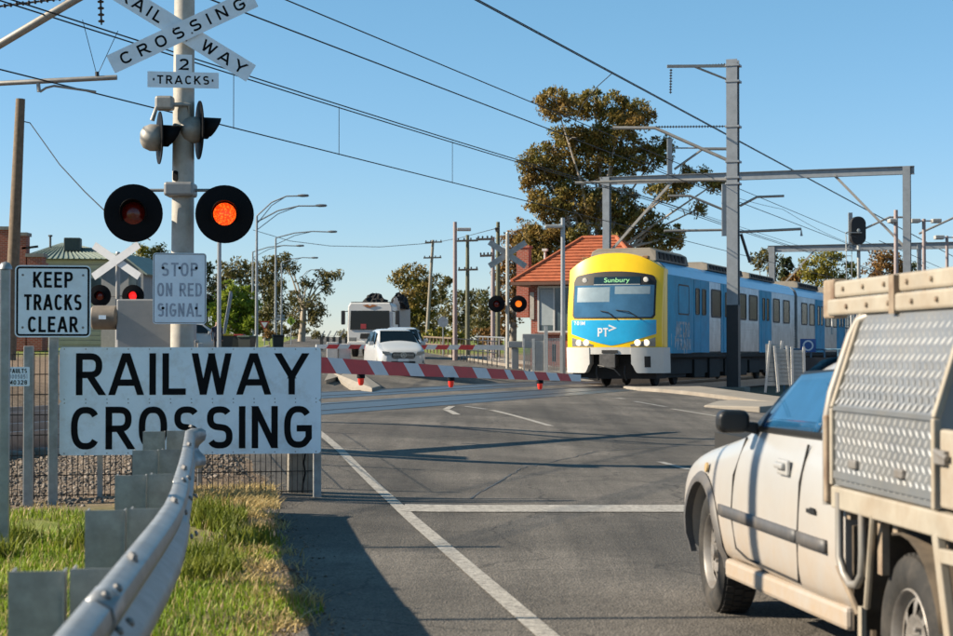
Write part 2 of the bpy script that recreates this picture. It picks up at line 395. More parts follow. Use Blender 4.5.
ASPH = asphalt()
def strip(name, fl, fr, y0, y1, dz, mat, step=.7, nc=1, skirt=0.):
    mb = MB(); rows = []
    n = max(2, int((y1 - y0) / step))
    for i in range(n + 1):
        y = y0 + (y1 - y0) * i / n; a, b = fl(y), fr(y); r = []
        xs = [a + (b - a) * j / nc for j in range(nc + 1)]
        if skirt: r.append((xs[0], y, H(xs[0], y) - skirt))
        for x in xs: r.append((x, y, H(x, y) + dz))
        if skirt: r.append((xs[-1], y, H(xs[-1], y) - skirt))
        rows.append(r)
    mb.grid(rows); return mb.build(name, mat, smooth=50)
ys_far = 420
mb = MB(); rows = []; y = -20.
while y < 880:
    a, b = RL(y) + (.10 * math.sin(y * 2.7) * math.sin(y * .9 + 1) + random.uniform(-.05, .05) if y < 26 else 0), RR(y); r = [(a, y, H(a, y) - .1)]
    for j in range(25):
        x = a + (b - a) * j / 24; r.append((x, y, H(x, y) + .012))
    r.append((b, y, H(b, y) - .1)); rows.append(r); y += .22 if y < 26 else (.6 if y < 110 else 8)
mb.grid(rows); struct(mb.build('road', ASPH, smooth=60))

PAINT = M('road_paint', (.60, .56, .50), rough=.75, var=.12, scale=8, dirt=(.15, .135, .12), dscale=26, damt=1.0, dlo=.40, bump=.3, bscale=90)
PAINT2 = M('road_paint_worn', (.5, .49, .46), rough=.8, var=.2, scale=8, dirt=(.13, .12, .11), dscale=14, damt=1.0, dlo=.36)
def edge(y): return interp([(0, 1.66), (8.81, .347), (12.17, -.146), (16.27, -.753), (22.3, -1.74), (26, -2.4), (30, -3.15)], y)
struct(strip('edge_line', lambda y: edge(y) - .06, lambda y: edge(y) + .06, 2, 26, .017, PAINT, .5))
struct(strip('stop_line', lambda y: -.66, lambda y: 5.2, 15.5, 16.2, .019, PAINT, .35, nc=16))
def lineseg(name, a, b, w, mat=PAINT, dz=.018):
    a, b = Gp(*a), Gp(*b); d = (b - a); d.z = 0; L = d.length; d.normalize(); s = Vector((d.y, -d.x, 0)) * w / 2
    mb = MB(); rows = []; n = max(2, int(L / .6))
    for i in range(n + 1):
        p = a + d * L * i / n; r = []
        for q in (p - s, p + s): r.append((q.x, q.y, H(q.x, q.y) + dz))
        rows.append(r)
    mb.grid(rows); return struct(mb.build(name, mat))
lineseg('centre_line', (551, 427), (492, 411), .13); lineseg('centre_line', (486, 410), (464, 407), .12, PAINT2)
lineseg('hook_marking', (452, 407), (446, 410), .14); lineseg('hook_marking', (446, 410.3), (457, 415.5), .14)
lineseg('lane_line', (672, 409.5), (730, 419), .14); lineseg('lane_line', (634, 402), (666, 407.5), .14, PAINT2); lineseg('lane_dash', (616, 398.5), (624, 399.5), .2)
lineseg('worn_line', (660, 463), (690, 471), .1, PAINT2)

# ---- tracks: crossing panels in the road, rails, ballast shoulders, sleepers
PANEL = M('crossing_panel', (.06, .065, .075), rough=.38, var=.3, scale=1.5, bump=.2, bscale=60, spec=.7)
STEEL = M('rail_steel', (.32, .30, .29), rough=.3, metal=.9, var=.2, scale=4)
RUST = M('rail_rust', (.16, .085, .05), rough=.85, var=.3, scale=10)
SLEEP = M('concrete_sleeper', (.36, .33, .29), rough=.9, var=.2, scale=5, bump=.3)
def t_on_line(u, f):        # track parameter where the line at offset u meets the road edge f
    lo, hi = -45., 25.
    t = lo; best = lo; s0 = None
    while t < hi:
        x, y = TP(t, u); s = x > f(y)
        if s0 is not None and s != s0: return t
        s0 = s; t += .05
    return hi
for k, uc in enumerate((0., 4.7)):
    mb = MB(); tl, tr = t_on_line(uc, RL) + .3, t_on_line(uc, RR) - .2
    rows = []; n = 60
    for i in range(n + 1):
        t = tl + (tr - tl) * i / n; r = []
        for du in (-1.55, -.9, -.76, .76, .9, 1.55):
            x, y = TP(t, uc + du); r.append((x, y, .3 + (.035 if abs(du) < 1.5 else .018) - (.05 if False else 0)))
        rows.append(r)
    mb.grid(rows); struct(mb.build('crossing_panel', PANEL))
    trk = bpy.data.objects.new('track', None); COL.objects.link(trk); struct(trk)
    for s in (-1, 1):
        mb = MB(); a = TP(-34, uc + s * .835); b = TP(240, uc + s * .835)
        mb.beam((*a, .29), (*b, .29), .07, .12); mb.beam((*a, .16), (*b, .16), .03, .16); mb.beam((*a, .09), (*b, .09), .14, .03)
        mb.build('rail', STEEL, trk)
    proto = None
    for i in range(62):
        t = -33 + i * .7
        if t > tl - .5: break
        x, y = TP(t, uc)
        if proto is None:
            m2 = MB(); m2.box((0, 0, 0), (2.6, .24, .16)); proto = m2.build('sleeper', SLEEP, trk, bevel=.02); s_ = proto
        else: s_ = proto.copy(); COL.objects.link(s_)
        s_.location = (x, y, .03); s_.rotation_euler = (0, 0, -TH)
    # ballast bed right of the road, under the train
# stones lying on the ballast behind the fence
STONE = M('ballast_stone', (.24, .20, .165), rough=.95, var=.35, scale=3, island=.45, bump=.3)
mb = MB(); ico = []
bm = bmesh.new(); bmesh.ops.create_icosphere(bm, subdivisions=1, radius=1); ico_v = [v.co.copy() for v in bm.verts]; ico_f = [tuple(v.index for v in f.verts) for f in bm.faces]; bm.free()
cnt = 0
while cnt < 15000:
    x = random.uniform(-11, -1.6); y = random.uniform(15.6, 34)
    u = uof(x, y)
    if u < -6.2 or u > 7.5 or x > RL(y) - .1: continue
    if abs(u) < 2 and random.random() < .4: continue
    r = random.uniform(.011, .032); rot = Matrix.Rotation(random.uniform(0, 6), 3, 'Z') @ Matrix.Rotation(random.uniform(0, 6), 3, 'X')
    sc = Vector((random.uniform(.7, 1.4), random.uniform(.7, 1.2), random.uniform(.5, .9)))
    c = Vector((x, y, H(x, y) + r * .35)); j = [random.uniform(.75, 1.2) for _ in ico_v]
    mb.add([rot @ Vector((v.x * sc.x, v.y * sc.y, v.z * sc.z)) * (r * j[i]) + c for i, v in enumerate(ico_v)], ico_f); cnt += 1
mb2 = MB()
for _ in range(2600):
    y = random.uniform(5, 19); x = RL(y) + random.gauss(-.12, .16); r = random.uniform(.004, .013); c = Vector((x, y, H(x, y) + (.013 if x > RL(y) else 0) + r * .3)); j = [random.uniform(.7, 1.2) for _ in ico_v]
    mb2.add([Vector((v.x, v.y, v.z * .7)) * (r * j[i]) + c for i, v in enumerate(ico_v)], ico_f)
tag(mb2.build('shoulder_gravel', STONE), 'fine gravel scattered along the left asphalt edge', 'gravel', kind='stuff')
tag(mb.build('ballast', STONE), 'brown grey ballast stones spread beside the rails', 'gravel', kind='stuff')

# ---- kerbs, islands, footpaths
CONC = M('concrete_kerb', (.36, .32, .27), rough=.9, var=.15, scale=3, bump=.35, bscale=35, dirt=(.25, .21, .16), dscale=1.5, damt=.5)
CONC2 = M('concrete_path', (.34, .30, .25), rough=.9, var=.2, scale=2, bump=.3, bscale=30, dirt=(.28, .22, .16), dscale=.9, damt=.6)
YTAC = M('yellow_tactile', (.62, .42, .05), rough=.8, var=.2, scale=9)
def slab(name, pts, h, mat, bevel=.03, road=False):
    av = sum(.3 * sstep(-9.5, -2.4, uof(*p)) for p in pts) / len(pts); hz = (lambda x, y: av) if road else H
    mb = MB(); n = len(pts); v = [(p[0], p[1], min(H(p[0], p[1]), hz(p[0], p[1])) - .1) for p in pts] + [(p[0], p[1], hz(p[0], p[1]) + h) for p in pts]
    f = [tuple(range(n, 2 * n))] + [(k, (k + 1) % n, n + (k + 1) % n, n + k) for k in range(n)]
    mb.add(v, f); o = fixn(mb.build(name, mat, bevel=bevel)); return struct(o)
def gpoly(l): return [Gp(*p).xy for p in l]
slab('median_island', gpoly([(326, 377), (340, 375.5), (352, 379), (381, 390.5), (372, 393), (350, 390.5), (330, 384)]), .14, CONC)
slab('traffic_island', gpoly([(704, 407.5), (715, 402.5), (735, 400.5), (800, 403), (840, 408), (760, 413)]), .09, CONC, road=True)
mb = MB(); rows = []
for y in np.arange(36.5, 52.6, 1.0):
    x0 = RR(y) + .05; x1 = x0 + 2.3; z0, z1 = [.3 * sstep(-9.5, -2.4, uof(x, y)) + .11 for x in (x0, x1)]
    rows.append([(x0 - .02, y, z0 - .35), (x0, y, z0 - .01), (x0 + .03, y, z0), (x0 + .18, y, z0), (x0 + .19, y, z0 - .012), (x1, y, z1), (x1, y, z1 - .45)])
mb.grid(rows); mb.add(rows[-1], [tuple(range(7))]); mb.add(rows[0], [tuple(range(7))]); struct(fixn(mb.build('footpath', CONC2)))
mbp = MB()
# right-hand footpath beyond the crossing, beside the far lane
pts = [(RR(y), y) for y in (67, 72, 78, 86, 95, 105)] + [(RR(y) + 2.6, y) for y in (105, 95, 86, 78, 72, 68)]
slab('footpath', pts, .14, CONC2)
pts = [(RL(y) - .1, y) for y in (62, 72, 84, 100, 130)] + [(RL(y) - .4, y) for y in (130, 100, 84, 72, 62)]
slab('kerb', pts, .13, CONC)

# sealed cracks wandering over the asphalt
SEAL = M('crack_sealant', (.10, .092, .085), rough=.5, var=.2)
def crack(pts, w):
    P = [Gp(*p) for p in pts]; q = []
    for a, c in zip(P, P[1:]):
        n = max(3, int((c - a).length / .18))
        for i in range(n): q.append(a.lerp(c, i / n) + Vector((random.gauss(0, .014), random.gauss(0, .02), 0)))
    q.append(P[-1]); rows = []
    for i, p in enumerate(q):
        d = (q[min(i + 1, len(q) - 1)] - q[max(0, i - 1)]); d.z = 0; d.normalize(); s = Vector((d.y, -d.x, 0)) * w * random.uniform(.3, 1) * .5
        rows.append([(v.x, v.y, H(v.x, v.y) + .0165) for v in (p - s, p + s)])
    mb = MB(); mb.grid(rows); return struct(mb.build('crack_seal', SEAL))
crack([(470, 500), (520, 470), (600, 452), (690, 446)], .03)
# ================================================================== FOREGROUND: guardrail, signs, fence
GALV = M('galvanised_steel', (.46, .48, .50), rough=.42, metal=.55, var=.18, scale=9, dirt=(.30, .27, .23), dscale=3, damt=.5, bump=.08, bscale=30)
GALVD = M('galvanised_post', (.46, .47, .47), rough=.55, metal=.35, var=.2, scale=12, dirt=(.25, .21, .17), dscale=4, damt=.5)
SIGNW = M('sign_white', (1.15, 1.30, 1.42), rough=.45, var=.05, scale=3, dirt=(.60, .56, .48), dscale=4.5, damt=.6, dlo=.5)
SIGNW2 = M('sign_white_plain', (1.15, 1.30, 1.42), rough=.45, var=.06, scale=5, dirt=(.75, .74, .70), dscale=6, damt=.3)
SIGNG = M('sign_edge_grey', (.42, .43, .44), rough=.5, metal=.3)
BLACK = M('sign_black', (.006, .006, .008), rough=.7, var=.2, spec=.15)
FADED = M('faded_lettering', (.50, .57, .68), rough=.6, var=.25, scale=25)
BOLT = M('bolt_grey', (.3, .29, .28), rough=.5, metal=.6)
# ---- guardrail
T_G = [(1.5, -.76), (4.5, -1.055), (8, -1.42), (12, -2.02), (15.2, -2.52)]
def gx(y): return smooth(T_G, y, .8)
gr = thing('guardrail', 'galvanised steel guardrail curving along the grass verge on grey posts', 'guardrail', (0, 0, 0))
prof = [(.0, .735), (.035, .735), (.075, .712), (.083, .675), (.07, .635), (.02, .595), (.008, .57), (.02, .545), (.07, .505), (.083, .465), (.075, .428), (.035, .405), (.0, .405)]
mb = MB(); rows = []
y = 1.6
while y < 14.7:
    x = gx(y); t = Vector((gx(y + .2) - gx(y - .2), .4)).normalized(); nrm = Vector((t.y, -t.x)); g = H(x, y)
    rows.append([(x + nrm.x * d, y + nrm.y * d, g + z) for d, z in prof]); y += .3
x, y = gx(14.5), 14.5
for k, (dx, dy, sc) in enumerate(((-.02, .25, 1.0), (-.01, .38, 1.03), (.03, .45, 1.03))):       # flared end wing
    rows.append([(x + d * .9 + dx, y + dy + d * .1 , H(x, y) + .57 + (z - .57) * sc) for d, z in prof])
cuts = [0, 11, 26, len(rows)]
for k in range(3):
    seg = rows[cuts[k]:cuts[k + 1] + (2 if k < 2 else 0)]; mb = MB(); mb.grid([[(p[0] + .007 * (k % 2), p[1], p[2] + .004 * (k % 2)) for p in r] for r in seg]); o = mb.build('rail', GALV, gr, smooth=40); so = o.modifiers.new('thick', 'SOLIDIFY'); so.thickness = .006
    if k < 2:
        r0 = rows[cuts[k + 1]]
        for q_ in (1, 4, 7, 10):
            for dy in (.08, .24):
                mb = MB(); p = Vector(r0[q_]) + Vector((.012, dy, .004)); mb.lathe([(.017, -.004), (.015, .006), (.006, .011), (.0005, .011)], 10, Matrix.Translation(p) @ RotTo((.7, 0, .7 if q_ < 6 else .1))); mb.build('splice_bolt', BOLT, gr, smooth=40)
for py in (3.45, 5.9, 8.15, 10.45, 12.8, 15.0):
    x = gx(py); g = H(x - .2, py)
    rot = Matrix.Rotation(R(8), 3, 'Z'); w = .178
    for k, nm in enumerate(('post', 'blockout')):
        mb = MB(); cx = x + .02 - w / 2 - .002 - (w + .018) * (1 - k); cy = py + .018 * (cx - x) + (.03 if k else 0)
        lo, hi = (-.25, .70) if k == 0 else (.30, .705)
        c = Vector((cx, cy, g + (lo + hi) / 2)); h = hi - lo
        mb.box(c + Vector((0, -.05, 0)), (w, .007, h), rot); mb.box(c + Vector((-w / 2 + .004, .0, 0)), (.007, .11, h), rot); mb.box(c + Vector((w / 2 - .004, 0, 0)), (.007, .11, h), rot)
        mb.build(nm, GALVD, gr)
    for dz in (.0, .065):
        mb = MB(); mb.lathe([(.0, .018), (.011, .018), (.016, .0), (.02, .0), (.02, -.004)], 8, Matrix.Translation((x + .035 + dz * .25, py + .03 - dz * .9, g + .737 + .0)) @ Matrix.Rotation(R(15), 4, 'Y'))
        mb.build('bolt', BOLT, gr, smooth=40)
# ---- RAILWAY CROSSING board
YAW = R(8.4)
def board(parent, c, w, h, r, yaw, mat, name='panel', th=.004, border=None, back=True):
    Mx = faceM(c, yaw); mb = MB(); mb.prism(rrect(w, h, r), -th, 0, Mx); o = mb.build(name, mat, parent)
    if border:
        bw, inset, bm_ = border; mb = MB(); P1 = rrect(w - 2 * inset, h - 2 * inset, max(.005, r - inset)); P2 = rrect(w - 2 * inset - 2 * bw, h - 2 * inset - 2 * bw, max(.004, r - inset - bw)); n = len(P1)
        mb.add([Mx @ Vector((a, b, .0012)) for a, b in P1] + [Mx @ Vector((a, b, .0012)) for a, b in P2], [(k, (k + 1) % n, n + (k + 1) % n, n + k) for k in range(n)])
        mb.build('border', bm_, o)
    return o, Mx
def rivets(mb, Mx, pts, r=.006):
    for a, b in pts: mb.lathe([(r, 0), (r * .8, .002), (0.0001, .003)], 6, Mx @ Matrix.Translation((a, b, .001)))
cy_ = 16.35
t = thing('railway_crossing_sign', 'large white board reading RAILWAY CROSSING on two stacked panels', 'sign', W(191.5, 505, cy_))
O = Vector(t.location)
cT = W(191.5, 374.0, cy_) - O; cB = W(191.5, 427.5, cy_) - O
o1, M1 = board(t, cT, 2.41, .50, .03, YAW, SIGNW); o2, M2 = board(t, cB, 2.41, .50, .03, YAW, SIGNW)
for (o_, Mx, txt, ww) in ((o1, M1, 'RAILWAY', 2.13), (o2, M2, 'CROSSING', 2.22)):
    mb = MB(); lettering(mb, txt, ww, .388 if txt == 'RAILWAY' else .395, .060, Mx @ Matrix.Translation((.01, .0, 0)), gap=.2); mb.build('lettering', BLACK, o_)
    mb = MB(); rivets(mb, Mx, [(-1.16 + 2.32 * k / 12, s * .232) for k in range(13) for s in (-1, 1)]); mb.build('rivets', BOLT, o_)['kind'] = 'stuff'
def sqpost(parent, p, top, w, mat, name='post', d=None):
    mb = MB(); mb.box(((p[0]), p[1], (p[2] + top) / 2), (w, d or w, top - p[2]), Matrix.Rotation(YAW, 3, 'Z')); return mb.build(name, mat, parent, bevel=.006)
p = W(317, 505, 16.62) - O; sqpost(t, (p.x, p.y, -.3), 1.42, .075, GALVD)
p = W(152, 505, 16.42) - O; sqpost(t, (p.x, p.y, -.3), 1.42, .075, GALVD)
# ---- KEEP TRACKS CLEAR
Yk = 16.1
t = thing('keep_tracks_clear_sign', 'square white sign reading KEEP TRACKS CLEAR with black border on a post', 'sign', on(53, Yk)); O = Vector(t.location)
o1, Mx = board(t, W(54.5, 301.5, Yk) - O - Vector((0, .06, 0)), .68, .66, .045, YAW, SIGNW2, border=(.018, .012, BLACK))
for txt, cy2, ww in (('KEEP', 280, .355), ('TRACKS', 302.5, .515), ('CLEAR', 324.5, .445)):
    mb = MB(); lettering(mb, txt, ww, .145, .024, Mx @ Matrix.Translation((0, (301.5 - cy2) * Yk / FPX, 0)), gap=.24); mb.build('lettering', BLACK, o1)
mb = MB(); rivets(mb, Mx, [(a, b) for a in (-.27, .27) for b in (-.24, .24)], .012); mb.build('rivets', BOLT, o1)['kind'] = 'stuff'
sqpost(t, (0, .02, -.3), 2.15, .085, GALVD, d=.06)
# ---- faults notice
Yk = 16.0
t = thing('fault_notice_sign', 'small white notice reading FAULTS on the short grey post', 'sign', on(28, Yk)); O = Vector(t.location)
sqpost(t, (.0, .03, -.3), W(28, 346, Yk).z - O.z, .085, GALVD)
o1, Mx = board(t, W(19, 376.5, Yk) - O - Vector((0, .03, 0)), .205, .175, .01, YAW, SIGNW2)
for txt, dy, ww in (('FAULTS', .052, .155), ('0005051', 0, .165), ('M0328', -.053, .16)):
    mb = MB(); lettering(mb, txt, ww, .04, .0075, Mx @ Matrix.Translation((.0, dy, 0)), gap=.26); mb.build('lettering', FADED if txt[0] == '0' else BLACK, o1)
# ---- tall post at the picture's left edge
p = on(5, 12.6)
t = thing('steel_post', 'tall square galvanised post with domed cap at the left edge', 'post', p)
sqpost(t, (0, 0, -.3), 2.02, .068, GALV); mb = MB(); mb.lathe([(.05, 0), (.047, .02), (.03, .045), (.0005, .055)], 12, Matrix.Translation((0, 0, 2.02))); mb.build('cap', GALV, t, smooth=50)
# ---- mesh fence facing the camera, and the panel running along the path behind the board
WIRE = M('fence_wire', (.07, .06, .05), rough=.6, metal=.4, var=.3, scale=10)
def mesh_fence(label, a, b, hgt, vs=.05, hs=.19, posts=(), r=.0042):
    a = Vector((a[0], a[1], H(*a))); b = Vector((b[0], b[1], H(*b))); t = thing('mesh_fence', label, 'fence', a)
    d = b - a; L = d.length; n = int(L / vs); mb = MB(); d2 = Vector((d.x, d.y, 0)).normalized(); yaw = math.atan2(d2.y, d2.x)
    for i in range(n + 1):
        q = d * (i / n); mb.tube([q + Vector((0, 0, .03)), q + Vector((0, 0, hgt))], r, 4, False)
    k = .05
    while k < hgt:
        mb.tube([Vector((0, 0, k)), d + Vector((0, 0, k))], r * 1.15, 4, False); k += hs
    o = mb.build('wire_mesh', WIRE, t); o['kind'] = 'stuff'
    for f in posts:
        q = d * f; mb = MB(); mb.box(q + Vector((0, .02, hgt / 2 - .1)), (.05, .05, hgt + .25), Matrix.Rotation(yaw, 3, 'Z')); mb.build('post', GALVD, t, bevel=.005)
    return t
mesh_fence('welded wire mesh fence below the large railway board', (-5.6, 16.25), (-1.52, 16.85), 1.40, posts=(.0, .5))
mesh_fence('wire mesh fence running along the path behind the large railway board', (-2.75, 17.4), (-4.1, 25.2), 1.38, vs=.16, hs=.24, posts=(0, .33, .66, 1), r=.004)
# leaning concrete stub behind the fence
CSTUB = M('weathered_concrete', (.40, .37, .32), rough=.9, var=.2, scale=6, bump=.4, dirt=(.14, .12, .10), dscale=5, damt=.8)
p = Gp(300, 493); t = thing('concrete_stub', 'cracked concrete stub post beside the path under the board', 'post', p, R(10))
mb = MB(); mb.prism([(-.13, -.12), (.13, -.12), (.12, .42), (.02, .48), (-.12, .40)], -.1, .1, faceM((0, 0, 0))); mb.build('stub', CSTUB, t, bevel=.012)
mb = MB(); mb.prism([(.0, -.1), (.012, .1), (.035, .2), (.02, .3), (.05, .46), (.06, .44), (.035, .3), (.05, .2), (.03, .1), (.02, -.1)], .1, .102, faceM((0, 0, 0))); mb.build('crack', BLACK, t)

# ================================================================== LEVEL-CROSSING SIGNALS
MAST = M('mast_paint', (.58, .55, .49), rough=.6, var=.12, scale=6, dirt=(.35, .30, .24), dscale=5, damt=.5, bump=.1, bscale=20)
SILV = M('lamp_housing', (.50, .47, .42), rough=.5, metal=.25, var=.15, scale=12, dirt=(.3, .25, .2), dscale=9, damt=.5)
DBLK = M('disc_black', (.006, .006, .008), rough=.6, var=.2, spec=.12)
LENSD = M('lens_unlit', (.22, .012, .006), rough=.18, var=.3, scale=60, spec=.6)
def litlens():
    m = M('lens_lit', (.8, .1, .02), rough=.3, var=.1); n = m.node_tree.nodes; l = m.node_tree.links; b = n['Principled BSDF']
    tc = n.new('ShaderNodeTexCoord'); vo = n.new('ShaderNodeTexVoronoi'); vo.inputs['Scale'].default_value = 48; l.new(tc.outputs['Object'], vo.inputs['Vector'])
    rp = n.new('ShaderNodeValToRGB'); l.new(vo.outputs['Distance'], rp.inputs[0]); e = rp.color_ramp.elements
    e[0].color = (1.0, .15, .012, 1); e[0].position = .15; e[1].color = (.7, .03, .003, 1); e[1].position = .6
    l.new(rp.outputs[0], b.inputs['Emission Color']); b.inputs['Emission Strength'].default_value = .85; return m
LENSL = litlens()
LENSA = M('lens_amber', (.9, .25, .02), rough=.3, emit=(1, .15, .01), es=.62)
LENSR = M('lens_red', (.8, .02, .02), rough=.3, emit=(1, .02, .02), es=.5)
RED = M('reflective_red', (.80, .012, .025), rough=.4, var=.12, scale=5)
WHT = M('reflective_white', (.95, .97, 1.0), rough=.45, var=.06, scale=5)
STEELG = M('mechanism_grey', (.40, .40, .40), rough=.5, metal=.35, var=.15, scale=5, dirt=(.3, .27, .23), dscale=5, damt=.4)
def signal_lamp(parent, c, d, r=.36, lens=LENSD, hood=True):
    c = Vector(c); Mx = Matrix.Translation(c) @ RotTo(d)
    e = bpy.data.objects.new('signal_lamp', None); COL.objects.link(e); e.parent = parent
    mb = MB(); mb.lathe([(.0005, .004), (r * .95, .004), (r, .0), (r, -.014), (.0005, -.014)], 40, Mx); mb.build('disc', DBLK, e, smooth=50)
    mb = MB(); mb.lathe([(.15, -.014), (.165, -.05), (.165, -.12), (.13, -.2), (.07, -.235), (.0005, -.24)], 24, Mx); mb.build('housing', SILV, e, smooth=50)
    mb = MB(); mb.lathe([(.138, .006), (.12, .02), (.07, .034), (.0005, .04)], 24, Mx); mb.build('lens', lens, e, smooth=60)
    if hood:
        mb = MB(); rows = []
        q = (RotTo(d).inverted() @ Vector((0, 0, 1, 0))).xyz; a0 = math.atan2(q.y, q.x)
        for k in range(21):
            a = a0 + R(-125 + 250 * k / 20); L = .26 * (1 - .55 * (abs(k - 10) / 10) ** 2)
            rows.append([Mx @ Vector((math.cos(a) * .155, math.sin(a) * .155, .004)), Mx @ Vector((math.cos(a) * .152, math.sin(a) * .152, L))])
        mb.grid(rows); o = mb.build('visor', DBLK, e, smooth=40); o.modifiers.new('thick', 'SOLIDIFY').thickness = .006
    return e
def crossbuck(parent, c, L, w, yaw, a1, a2, text=True, mat=SIGNW2):
    c = Vector(c); fx = Matrix.Rotation(yaw, 3, 'Z')
    for k, (ang, txt) in enumerate(((a2, 'RAIL'), (a1, 'CROSSING'))):
        off = fx @ Vector((0, -.02 - .045 * k, 0)); Mx = faceM(c + off, yaw, R(ang)); mb = MB()
        mb.prism(rrect(L, w, .008, 2), -.006, 0, Mx); o = mb.build('crossbuck_arm', mat, parent)
        if text:
            if k == 1: mb = MB(); lettering(mb, txt, L * .86, w * .60, w * .105, Mx, gap=.62); mb.build('lettering', BLACK, o)
            else:
                for tx, cx2 in (('RAIL', -.30), ('WAY', .30)):
                    mb = MB(); lettering(mb, tx, L * (.29 if tx == 'RAIL' else .31), w * .60, w * .105, Mx @ Matrix.Translation((cx2 * L, 0, 0)), gap=.45); mb.build('lettering', BLACK, o)
            mb = MB(); rivets(mb, Mx, [(-.09, .07), (.09, -.07)], .014); mb.build('bolts', BOLT, o)['kind'] = 'stuff'
def boom(parent, a, b, h0, h1, stripes, lamps=(), th=.035, mat_px=True):
    """striped arm from a to b (places); stripes: fractions along the arm where a red block starts and ends"""
    a, b = Vector(a), Vector(b); d = b - a; dn = d.normalized(); side = Vector((dn.y, -dn.x, 0)).normalized(); up = Vector((0, 0, 1))
    edges = [(0, .0, 0)]; cuts = []
    last = 0.
    for s0, s1 in stripes:
        if s0 > last + 1e-4: cuts.append((last, s0, 'white'))
        cuts.append((s0, s1, 'red')); last = s1
    cuts.append((last, 1.0, 'white'))
    sl = .5 * h0 / d.length if mat_px else 0
    for s0, s1, col in cuts:
        mb = MB(); v = []
        for s, e in ((s0, 0), (s1, 1)):
            h = h0 + (h1 - h0) * s; k = 0 if (s == 0 or s == 1) else sl * h / h0
            for zz, ss in ((-1, s + k), (1, s - k)):
                p = a + d * ss + up * (zz * h / 2)
                v += [p - side * th / 2, p + side * th / 2]
        mb.add(v, [(0, 1, 3, 2), (4, 6, 7, 5), (0, 2, 6, 4), (1, 5, 7, 3), (0, 4, 5, 1), (2, 3, 7, 6)])
        fixn(mb.build('red_stripe' if col == 'red' else 'white_stripe', RED if col == 'red' else WHT, parent))
    for s in lamps:
        h = h0 + (h1 - h0) * s; p = a + d * s - up * (h / 2)
        e = bpy.data.objects.new('boom_lamp', None); COL.objects.link(e); e.parent = parent
        mb = MB(); mb.lathe([(.0005, .0), (.055, 0), (.058, -.05), (.045, -.055)], 12, Matrix.Translation(p)); mb.build('lamp_cap', DBLK, e, smooth=40)
        mb = MB(); mb.lathe([(.045, -.055), (.042, -.11), (.03, -.15), (.0005, -.158)], 12, Matrix.Translation(p)); mb.build('lens', M('boom_lens', (.55, .03, .02), rough=.3, emit=(1, .05, .02), es=.06), e, smooth=40)
# ---- main signal mast on our side
Ym = 21.5
t = thing('crossing_signal', 'near crossing signal mast with crossbuck, flashing lamps and stop on red sign', 'signal', on(182, Ym)); O = Vector(t.location)
mb = MB(); mb.tube([(0, 0, -.3), (0, 0, 1.5), (.01, 0, 4.0), (.02, 0, 6.2)], [.145, .142, .132, .122], 24); mb.build('mast', MAST, t, smooth=40)
mb = MB(); mb.prism(rrect(.06, .13, .028), 0, .03, faceM(W(177.5, 177, Ym) - O - Vector((0, .112, 0)), YAW - R(20))); mb.build('cable_slot', BLACK, t)
crossbuck(t, W(184.7, 34, Ym) - O - Vector((0, .13, 0)), 1.93, .237, YAW, 26.6, -30.8)
o1, Mx = board(t, W(186, 66.5, Ym) - O - Vector((0, .15, 0)), .195, .24, .006, YAW, SIGNW2, name='number_plate')
mb = MB(); lettering(mb, '2', .115, .14, .026, Mx @ Matrix.Translation((0, .0, 0))); mb.build('lettering', BLACK, o1)
o1, Mx = board(t, W(185.3, 82, Ym) - O - Vector((0, .155, 0)), .86, .195, .006, YAW, SIGNW2, name='tracks_plate')
mb = MB(); lettering(mb, '.TRACKS.', .73, .105, .019, Mx, gap=.36); mb.build('lettering', BLACK, o1)
o1, Mx = board(t, W(182, 289, Ym) - O - Vector((0, .17, 0)), .645, .865, .04, YAW, SIGNW2, name='stop_sign_plate', border=(.012, .008, SIGNG))
for txt, dy, ww in (('STOP', .232, .44), ('ON RED', -.015, .54), ('SIGNAL', -.262, .53)):
    mb = MB(); lettering(mb, txt, ww, .165, .025, Mx @ Matrix.Translation((0, dy, 0)), gap=.24); mb.build('lettering', FADED, o1)
mb = MB(); rivets(mb, Mx, [(a, b) for a in (-.2, .0, .2) for b in (-.24, .25) if a or b > 0], .02); mb.build('bolts', BLACK, o1)['kind'] = 'stuff'
fwd = (math.sin(YAW), -math.cos(YAW), 0)
arm = MB(); pl, pr = W(136.5, 214.5, Ym) - O, W(227, 215.5, Ym) - O
fo = Vector((0, -.2, 0))
mb = MB(); mb.box(W(181.5, 190.5, Ym) - O - Vector((0, .06, 0)), (.36, .36, .17)); mb.build('junction_box', STEELG, t, bevel=.03)
mb = MB(); za = (W(182, 190.5, Ym) - O).z; mb.tube([(pl.x, -.02, za), (pr.x, -.02, za)], .02, 10); mb.tube([(pl.x, -.02, za), (pl.x, -.02, pl.z)], .02, 10); mb.tube([(pr.x, -.02, za), (pr.x, -.02, pr.z)], .02, 10); mb.build('cross_arm', STEELG, t, smooth=40)
signal_lamp(t, pl + Vector((0, -.2, 0)), fwd, .355, LENSD); signal_lamp(t, pr + Vector((0, -.2, 0)), fwd, .355, LENSL)
d2 = Vector((.955, .30, 0)).normalized()
q1, q2 = W(200, 130.5, Ym) - O, W(163, 140, Ym) - O
signal_lamp(t, q1 + Vector((0, -.02, 0)), d2, .36); signal_lamp(t, q2 + Vector((0, -.2, 0)), d2, .32)
mb = MB(); zz = (W(180, 107, Ym) - O).z; mb.tube([(q2.x - .08, -.3, q2.z + .2), (q2.x - .02, -.28, zz - .02), (.0, -.2, zz), (q1.x - .12, -.12, zz + .01), (q1.x - .12, -.05, q1.z + .12)], .028, 10); mb.build('bracket_pipe', SILV, t, smooth=40)
mb = MB(); mb.box((W(168, 106, Ym) - O) + Vector((0, -.22, 0)), (.22, .18, .17)); mb.build('bracket_box', SILV, t, bevel=.03)
